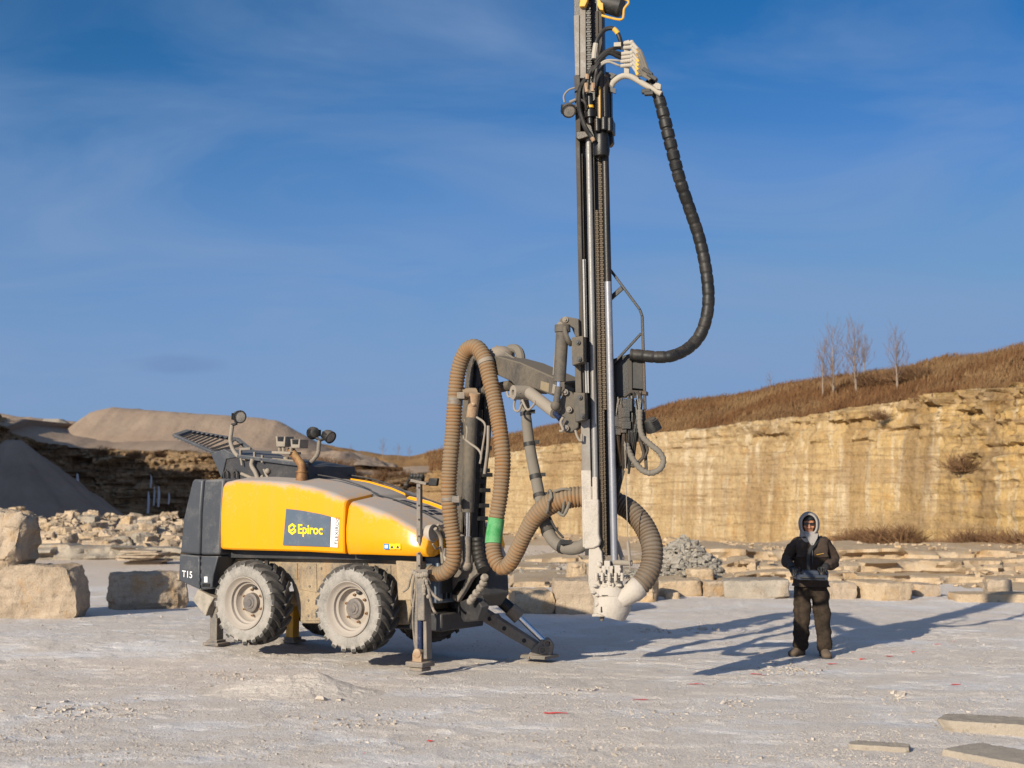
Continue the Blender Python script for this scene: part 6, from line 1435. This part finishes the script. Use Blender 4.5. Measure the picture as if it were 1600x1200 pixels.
P2, _ = spline([PY(858, 806, 14.5), PY(868, 826, 14.42), PY(880, 840, 14.35)], .03); s.tube(P2, .012, 8); s.obox(PY(884, 847, 14.32), Vector((1, 0, 0)), Vector((0, 1, 0)), Z, .06, .03, .02); s.build_each('sleeve_tie', M_BLKD, gh)
# ------------------------------------------------------------------ operator
PX, PYY = 1258, 17.3
PO = PG(PX, 1026); PO = Vector(((PX - 800) / F * PYY, PYY, 0)); PO.z = gz(PO.x, PO.y)
PER = empty('person', tuple(PO), 'person standing in dusty brown work clothes and pale hood, holding a control box', 'person')
def W_(p): return PO + Vector(p)
M_JACK = dusty('dusty_brown_jacket', (.042, .029, .022), dust=.16, top=.25, rough=.9, dcol=(.085, .062, .047), scale=5, bump=.25, spec=.15)
M_TROU = dusty('dirty_brown_trousers', (.022, .016, .012), dust=.30, top=.2, rough=.92, dcol=(.075, .053, .036), scale=4.5, bump=.25, spec=.15)
M_HOOD = dusty('pale_grey_knit', (.27, .25, .235), dust=.2, top=.1, rough=.95, dcol=(.3, .26, .22), scale=9, bump=.2, spec=.1)
M_SKIN = dusty('skin', (.40, .175, .095), dust=-.1, top=0, rough=.55, dcol=(.3, .17, .1), scale=18, bump=.02)
M_GLOVE = dusty('black_glove', (.012, .013, .015), dust=.08, top=.15, rough=.6, dcol=(.08, .07, .06), scale=14)
M_BOOT = dusty('dusty_boot', (.04, .024, .015), dust=.42, top=.4, rough=.85, dcol=(.11, .08, .056), scale=10)
M_SUNG = dusty('dark_sunglasses', (.006, .006, .007), dust=.0, top=0, rough=.12, spec=.6)
M_REM = dusty('blue_grey_plastic', (.035, .043, .06), dust=.06, top=.10, rough=.45, dcol=(.06, .06, .06), scale=9)
M_STRAP = dusty('black_strap', (.012, .012, .013), dust=.12, top=.1, rough=.7, dcol=(.09, .08, .07), scale=12)
def skinned(name, nodes, edges, sub=2):
    me = bpy.data.meshes.new(name); me.from_pydata([W_(n[0]) - PO for n in nodes], edges, []); o = bpy.data.objects.new(name, me); C.objects.link(o)
    m = o.modifiers.new('s', 'SKIN'); m.use_smooth_shade = True
    for i, n in enumerate(nodes):
        r = n[1]; me.skin_vertices[0].data[i].radius = r if isinstance(r, tuple) else (r, r); me.skin_vertices[0].data[i].use_root = (i == 0)
    ss = o.modifiers.new('u', 'SUBSURF'); ss.levels = sub; ss.render_levels = sub
    dg = bpy.context.evaluated_depsgraph_get(); dg.update(); m2 = bpy.data.meshes.new_from_object(o.evaluated_get(dg)); bpy.data.objects.remove(o); bpy.data.meshes.remove(me); return m2
def finish(name, me, mat, parent, wr=0., ws=9., seed=0, flow=(1, 1, 1)):
    if wr:
        me.update(); 
        for v in me.vertices:
            q = Vector((v.co.x * flow[0], v.co.y * flow[1], v.co.z * flow[2])) * ws + Vector((seed, 0, 0)); n = noise.noise(q) + .5 * (abs(noise.noise(q * 2.1)) * 2 - .6)
            v.co += v.normal * wr * n
    me.materials.clear(); me.materials.append(mat); me.polygons.foreach_set('use_smooth', [True] * len(me.polygons)); o = bpy.data.objects.new(name, me); C.objects.link(o); o.parent = parent; o['_o'] = tuple(PO); return o
cx_ = .045
# ---- body: one continuous surface under the clothes, with the face
hd = Vector((.030, -.005, 1.575)); yaw = R(-11)
def HDP(x, y, z):      # head space: -y is the face
    c, s = math.cos(yaw), math.sin(yaw); return hd + Vector((x * c - y * s, x * s + y * c, z))
nodes = [((cx_, .01, .93), (.15, .11)), ((cx_, .0, 1.10), (.14, .10)), ((cx_, .01, 1.28), (.16, .11)), ((cx_, .02, 1.40), (.08, .07)), ((cx_ - .01, .01, 1.48), .055), ((.033, .0, 1.54), .06),
         ((-.13, .02, 1.36), .06), ((-.255, .03, 1.14), .045), ((-.235, -.24, 1.085), .032), ((.22, .02, 1.36), .06), ((.335, .03, 1.14), .045), ((.165, -.24, 1.09), .032),
         ((-.05, .01, .86), .10), ((-.08, -.02, .50), .065), ((-.075, .08, .11), .05), ((.14, .01, .86), .10), ((.165, -.02, .50), .065), ((.19, -.02, .11), .05), ((-.14, .03, .06), .04), ((.19, -.13, .06), .04)]
edges = [(0, 1), (1, 2), (2, 3), (3, 4), (4, 5), (2, 6), (6, 7), (7, 8), (2, 9), (9, 10), (10, 11), (0, 12), (12, 13), (13, 14), (0, 15), (15, 16), (16, 17), (14, 18), (17, 19)]
bme = skinned('body', nodes, edges, 2)
hb_ = MB()
hb_.ball(HDP(0, .012, .015), .076, .094, .112, 24, 16); hb_.ball(HDP(0, -.028, -.055), .056, .058, .062, 18, 12); hb_.ball(HDP(0, -.072, -.092), .026, .022, .022)
hb_.tube([HDP(0, -.084, .022), HDP(0, -.102, -.012), HDP(0, -.112, -.030), HDP(0, -.09, -.040)], [.012, .016, .020, .014], 10); hb_.ball(HDP(-.016, -.094, -.032), .011); hb_.ball(HDP(.016, -.094, -.032), .011)
hb_.ball(HDP(0, -.087, -.058), .026, .012, .007); hb_.ball(HDP(0, -.086, -.070), .023, .012, .007)
for s_ in (-1, 1): hb_.ball(HDP(.040 * s_, -.068, -.018), .026, .022, .024); hb_.ball(HDP(.034 * s_, -.080, .036), .028, .014, .009); hb_.ball(HDP(.078 * s_, .015, -.005), .010, .022, .034); hb_.ball(HDP(.033 * s_, -.074, .014), .014, .012, .010)
bm = bmesh.new(); bm.from_mesh(bme); k0 = len(bm.verts)
vv = [bm.verts.new(v - PO) if False else bm.verts.new(v) for v in hb_.v]
for f in hb_.f:
    try: bm.faces.new([vv[i] for i in f])
    except ValueError: pass
bm.to_mesh(bme); bm.free()
bo_ = bpy.data.objects.new('t', bme); C.objects.link(bo_); rm_ = bo_.modifiers.new('r', 'REMESH'); rm_.mode = 'VOXEL'; rm_.voxel_size = .0075; sm = bo_.modifiers.new('sm', 'SMOOTH'); sm.iterations = 3; sm.factor = .4
dg = bpy.context.evaluated_depsgraph_get(); dg.update(); bm2 = bpy.data.meshes.new_from_object(bo_.evaluated_get(dg)); bpy.data.objects.remove(bo_)
finish('body', bm2, M_SKIN, PER)
# ---- clothes
jn = [((cx_, .015, 1.02), (.205, .155)), ((cx_, .01, 1.18), (.20, .15)), ((cx_, .015, 1.30), (.185, .135)), ((cx_ - .005, .02, 1.40), (.10, .09)), ((cx_ - .008, .015, 1.455), (.085, .08)),
      ((-.125, .02, 1.345), (.098, .098)), ((-.195, .035, 1.235), (.086, .088)), ((-.252, .03, 1.135), (.080, .085)), ((-.245, -.11, 1.10), (.068, .070)), ((-.238, -.22, 1.085), (.056, .058)),
      ((.215, .02, 1.345), (.102, .10)), ((.29, .035, 1.235), (.092, .09)), ((.330, .03, 1.135), (.085, .09)), ((.255, -.12, 1.10), (.075, .075)), ((.175, -.22, 1.09), (.060, .060)), ((cx_, .015, .965), (.172, .135))]
je = [(0, 1), (1, 2), (2, 3), (3, 4), (2, 5), (5, 6), (6, 7), (7, 8), (8, 9), (2, 10), (10, 11), (11, 12), (12, 13), (13, 14), (0, 15)]
jk = finish('jacket', skinned('jacket', jn, je, 3), M_JACK, PER, .016, 8, 3, (1, 1, 1.5))
tn = [((cx_, .02, .965), (.185, .145)), ((cx_, .02, .86), (.19, .15)), ((-.045, .01, .76), (.125, .135)), ((-.062, -.01, .62), (.112, .12)), ((-.078, -.02, .48), (.102, .105)), ((-.075, .05, .28), (.098, .10)), ((-.074, .09, .06), (.102, .11)),
      ((.138, .01, .76), (.128, .135)), ((.155, -.01, .62), (.115, .12)), ((.172, -.02, .48), (.104, .105)), ((.186, -.01, .28), (.096, .10)), ((.193, -.01, .05), (.098, .11))]
te = [(0, 1), (1, 2), (2, 3), (3, 4), (4, 5), (5, 6), (1, 7), (7, 8), (8, 9), (9, 10), (10, 11)]
tr = finish('trousers', skinned('trousers', tn, te, 3), M_TROU, PER, .020, 7, 9, (1, 1, 1.25))
# zip, pocket and waist details
s = MB(); s.tube([W_((cx_ - .012, -.150, 1.36)), W_((cx_ - .012, -.163, 1.25)), W_((cx_ - .012, -.165, 1.12))], .005, 6); s.build('zip', M_INK, jk, PO)
s = MB(); s.tube([W_((.085, -.150, 1.222)), W_((.125, -.142, 1.230)), (W_((.175, -.126, 1.238)))], .0045, 6); s.build('pocket_zip', M_YELD, jk, PO)
s = MB(); s.tube([W_((cx_ - .012 + .10 * math.sin(a), .012 - .105 * math.cos(a), 1.415 + .012 * math.cos(a))) for a in [k * math.pi / 8 for k in range(17)]], .022, 8); s.build('collar', M_JACK, jk, PO)
s = MB(); s.ball(W_((.225, -.06, .985)), .02, .03, .05); s.ball(W_((.235, -.05, .88)), .015, .02, .03); s.build('pocket_tool', mat_blue, tr, PO)
# hood: shell with a face opening, rolled rim, and the drape under the chin
def hood_shell():
    V = []; Fc = []; seg, rings = 40, 26; fx = HDP(0, -1, 0) - HDP(0, 0, 0); fx.normalize(); c = HDP(0, .018, .012)
    side = fx.cross(Z).normalized(); keep = {}
    def pt(th, a, r):     # th from the face axis
        d = fx * math.cos(th) + (side * math.cos(a) + Z * math.sin(a)) * math.sin(th)
        p = Vector((d.dot(side) * .128, d.dot(fx) * .150, d.z * (.150 if d.z > 0 else .165))) * r
        pk = max(0, d.z) * max(0, d.dot(fx)) * .03
        return c + side * p.x + fx * (p.y + pk) + Z * p.z
    th0 = [R(47 + 7 * abs(math.sin(a))) for a in [2 * math.pi * k / seg for k in range(seg)]]
    for rr in (1., .90):
        for i in range(rings + 1):
            for k in range(seg):
                a = 2 * math.pi * k / seg; th = th0[k] + (math.pi - th0[k]) * i / rings; V.append(pt(th, a, rr + .03 * noise.noise(Vector((th * 2.5, math.cos(a) * 2, math.sin(a) * 2)))))
    n = (rings + 1) * seg
    for i in range(rings):
        for k in range(seg):
            k2 = (k + 1) % seg; Fc.append((i * seg + k, i * seg + k2, (i + 1) * seg + k2, (i + 1) * seg + k)); Fc.append((n + i * seg + k2, n + i * seg + k, n + (i + 1) * seg + k, n + (i + 1) * seg + k2))
    for k in range(seg): k2 = (k + 1) % seg; Fc.append((k2, k, n + k, n + k2))
    mb = MB().add(V, Fc); mb.tube([W_((0, 0, 0)) * 0 + pt(th0[k % seg], 2 * math.pi * k / seg, .985) for k in range(seg + 1)], .013, 8, False)
    mb.v = [v + PO for v in mb.v]
    return mb
hs_m = hood_shell()
b = W_((cx_ - .01, -.015, 0))
hs_m.lathe(W_((cx_ - .012, .012, 1.37)), (0, 0, 1), [(0, .085), (.0, .125), (.03, .128), (.06, .118), (.10, .112), (.13, .108)], 28)
hs_m.prism([W_((-.045, -.112, 1.475)), W_((.115, -.112, 1.475)), W_((.10, -.135, 1.42)), W_((.05, -.158, 1.34)), W_((.025, -.158, 1.335)), W_((-.025, -.138, 1.42))], (0, .05, 0))
hdo = hs_m.build('hood', M_HOOD, PER, PO, 50)
s = MB(); s.ball(PO + HDP(0, .008, .040), .082, .098, .098, 20, 12); s.tube([PO + HDP(.062 * math.sin(a), .0 - .088 * math.cos(a), .070) for a in [k * math.pi / 8 - math.pi / 2 for k in range(9)]], .011, 6); 
s.v = [v for v in s.v]; cap_ = s.build('knit_cap', M_GLOVE, PER, PO, 60)
for v in cap_.data.vertices:
    w = v.co - hd
    if w.z < .052: v.co.z = hd.z + .052 + (w.z - .052) * .03; v.co.y += .02 if w.y < 0 else 0
s = MB(); s.lathe(PO + Vector((.033, -.005, 1.43)), (0, 0, 1), [(0, .08), (.0, .092), (.04, .085), (.055, .07), (.055, .05)], 20); s.build('neck_warmer', M_GLOVE, PER, PO, 50)
s = MB(); 
for sg in (-1, 1):
    s.prism([PO + HDP(sg * .006, -.103, .026), PO + HDP(sg * .030, -.104, .030), PO + HDP(sg * .060, -.088, .026), PO + HDP(sg * .062, -.084, .006), PO + HDP(sg * .046, -.095, -.006), PO + HDP(sg * .022, -.104, -.006), PO + HDP(sg * .007, -.105, .008)], (HDP(0, .012, 0) - HDP(0, 0, 0)))
    s.tube([PO + HDP(sg * .060, -.085, .022), PO + HDP(sg * .076, -.05, .018), PO + HDP(sg * .082, .01, .012)], .005, 6)
s.tube([PO + HDP(-.008, -.104, .022), PO + HDP(.008, -.104, .022)], .004, 6); s.build('sunglasses', M_SUNG, PER, PO, 30)
# ---- boots
def boot(heel, toe, wdt):
    h = Vector(heel); t = Vector(toe); d = (t - h); L = d.length; d.normalize(); sd = d.cross(Z); s = MB(); secs = []
    for (a, w, z0, zt) in ((-.02, .055, .0, .10), (.02, .062, 0, .15), (.30, .056, 0, .15), (.48, .056, 0, .105), (.70, .064, 0, .085), (.88, .058, 0, .07), (1.0, .030, .01, .045)):
        c = h + d * (a * L); b = len(s.v)
        for k in range(12):
            q = 2 * math.pi * k / 12; x = math.cos(q) * w * wdt; z = (zt - z0) / 2 * math.sin(q) + (zt + z0) / 2
            if math.sin(q) < 0: x = math.copysign(abs(math.cos(q)) ** .4, math.cos(q)) * w * wdt; z = z0 + (zt - z0) / 2 * (1 - abs(math.sin(q)) ** .5)
            s.v.append(W_(c + sd * x + Z * (z + .016)))
        secs.append(b)
    for b0, b1 in zip(secs, secs[1:]):
        for k in range(12): k2 = (k + 1) % 12; s.f.append((b0 + k, b0 + k2, b1 + k2, b1 + k))
    s.f.append(tuple(secs[0] + k for k in range(12))); s.f.append(tuple(secs[-1] + k for k in range(12))[::-1])
    bo_ = s.build('boot', M_BOOT, PER, PO, 60); sl_ = MB(); pts = []
    for a, w in ((-.03, .055), (.3, .058), (.5, .054), (.72, .068), (.9, .060), (1.02, .03)): pts.append((a, w))
    ring = [h + d * (a * L) + sd * w * wdt for a, w in pts] + [h + d * (a * L) - sd * w * wdt for a, w in reversed(pts)]
    sl_.prism([W_(p) + Vector((0, 0, -.008)) for p in ring], (0, 0, .030)); sl_.build('sole', M_INK, bo_, PO, 30)
def fz(x, y): return gz(PO.x + x, PO.y + y) - PO.z - .012
boot((-.055, .13, fz(-.1, .05)), (-.225, -.035, fz(-.2, 0)), .95); boot((.192, .05, fz(.19, 0)), (.188, -.20, fz(.19, -.15)), .95)
# ---- control box held at the waist with its neck strap
RC = empty('control_box', tuple(W_((-.035, -.33, 1.0))), 'blue-grey remote control box with joysticks, carried on a strap at the operator\'s waist', 'remote control')
def rz(y): return PY(1258, y, PYY - .33).z - PO.z
z0, z1, z2 = 0.945, 1.005, 1.055
s = MB(); 
def RB(lst, y0, y1): return [W_((x, y0, z)) for x, z in lst], Vector((0, y1 - y0, 0))
a, e = RB([(-.215, .958), (-.20, .945), (.135, .935), (.15, .95), (.15, .985), (.135, .998), (-.20, 1.008), (-.215, .995)], -.46, -.22); s.prism(a, e); case = s.build('case', M_REM, RC, W_((-.035, -.33, 1.0)), bevel=.012, seg=3)
case['_o'] = RC['_o']
s = MB(); s.hexa([W_(p) for p in ((-.135, -.455, 1.003), (.055, -.455, 1.000), (.055, -.26, 1.000), (-.135, -.26, 1.003), (-.115, -.43, 1.052), (.035, -.43, 1.050), (.035, -.27, 1.050), (-.115, -.27, 1.052))]); s.build('top_panel', M_REM, RC, bevel=.008)
for x in (-.165, .095):
    s = MB(); s.lathe(W_((x, -.36, .998)), (0, 0, 1), [(0, .03), (.02, .024), (.03, .010), (.06, .009), (.062, .016), (.08, .016), (.085, .0)], 12); s.build('joystick', M_BLKD, RC)
s = MB(); s.tube([W_((-.17, -.462, .97)), W_((-.17, -.475, .97)), W_((.10, -.478, .965)), W_((.10, -.462, .965))], .009, 8); s.build('guard_rail', M_BLKD, RC)
def strap(pts, w):
    s = MB(); P, _ = spline([W_(p) for p in pts], .02)
    for p, q in zip(P, P[1:]): s.bar(p, q + (q - p) * .15, w, .007, Vector((0, -1, .2)))
    return s
s = strap([(-.035, -.25, 1.01), (-.03, -.205, 1.10), (-.022, -.185, 1.20), (.0, -.172, 1.28), (.06, -.145, 1.345), (.13, -.085, 1.405), (.175, -.02, 1.43), (.19, .05, 1.425), (.19, .12, 1.37)], .038); s.build('strap', M_STRAP, RC)
s = MB(); s.obox(W_((-.024, -.19, 1.19)), Vector((1, 0, 0)), Vector((0, 1, 0)), Z, .02, .008, .03); s.build('buckle', M_BLKD, RC, bevel=.004)
# ---- gloves: palm, four fingers bent over the box edge, thumb from the palm's side
def glove(wrist, palm_dir, side, fing_dir, curl):
    w = Vector(wrist); pd = Vector(palm_dir).normalized(); sd = Vector(side).normalized(); s = MB(); dn = Vector(fing_dir).normalized()
    s.tube([W_(w - pd * .035), W_(w), W_(w + pd * .02)], [.044, .042, .036], 12)
    kn = w + pd * .085
    for k in range(6): s.ball(W_(w + pd * (.015 + .014 * k)), .020, .020, .020, 10, 7); 
    s.hexa([W_(w + pd * q + sd * a + dn.cross(sd) * 0 + up) for q in (.0, .085) for a, up in ((-.038, Vector((0, 0, -.016))), (.038, Vector((0, 0, -.016))), (.038, Vector((0, 0, .014))), (-.038, Vector((0, 0, .014))))])
    s.ball(W_(w + pd * .045), .040, .046, .022, 12, 8)
    for k, (o, L) in enumerate(((-.031, .066), (-.0105, .078), (.0105, .072), (.031, .056))):
        a = kn + sd * o - pd * .006; p = [a]; d = pd.copy(); seglen = (L * .45, L * .32, L * .26)
        for j, sl in enumerate(seglen): d = (d + dn * curl * (.55 + .3 * j + .08 * k)).normalized(); p.append(p[-1] + d * sl)
        s.tube(spline([(*W_(q), r) for q, r in zip(p, (.0115, .0105, .0098, .008))], .006)[0], .0102, 9); s.ball(W_(p[-1]), .0092, seg=8, rings=6); s.ball(W_(a), .0118, seg=8, rings=6)
    b = w + pd * .028 - sd * .034; t = [b, b - sd * .026 + pd * .022 + dn * .006, b - sd * .030 + pd * .048 + dn * .014, b - sd * .022 + pd * .064 + dn * .022]
    s.tube(spline([W_(q) for q in t], .006)[0], .0118, 9); s.ball(W_(t[-1]), .0108, seg=8, rings=6); s.ball(W_(b), .017, seg=8, rings=6)
    return s.build('glove', M_GLOVE, PER, PO, 60)
glove((-.238, -.245, 1.080), (.10, -.75, -.45), (-1, .0, -.0), (.25, -.1, -1), .62)
glove((.168, -.245, 1.085), (-.35, -.75, -.15), (1, -.25, .0), (-.35, -.15, -1), .50)
# housekeeping: drop helper properties
for o in bpy.data.objects:
    if '_o' in o: del o['_o']
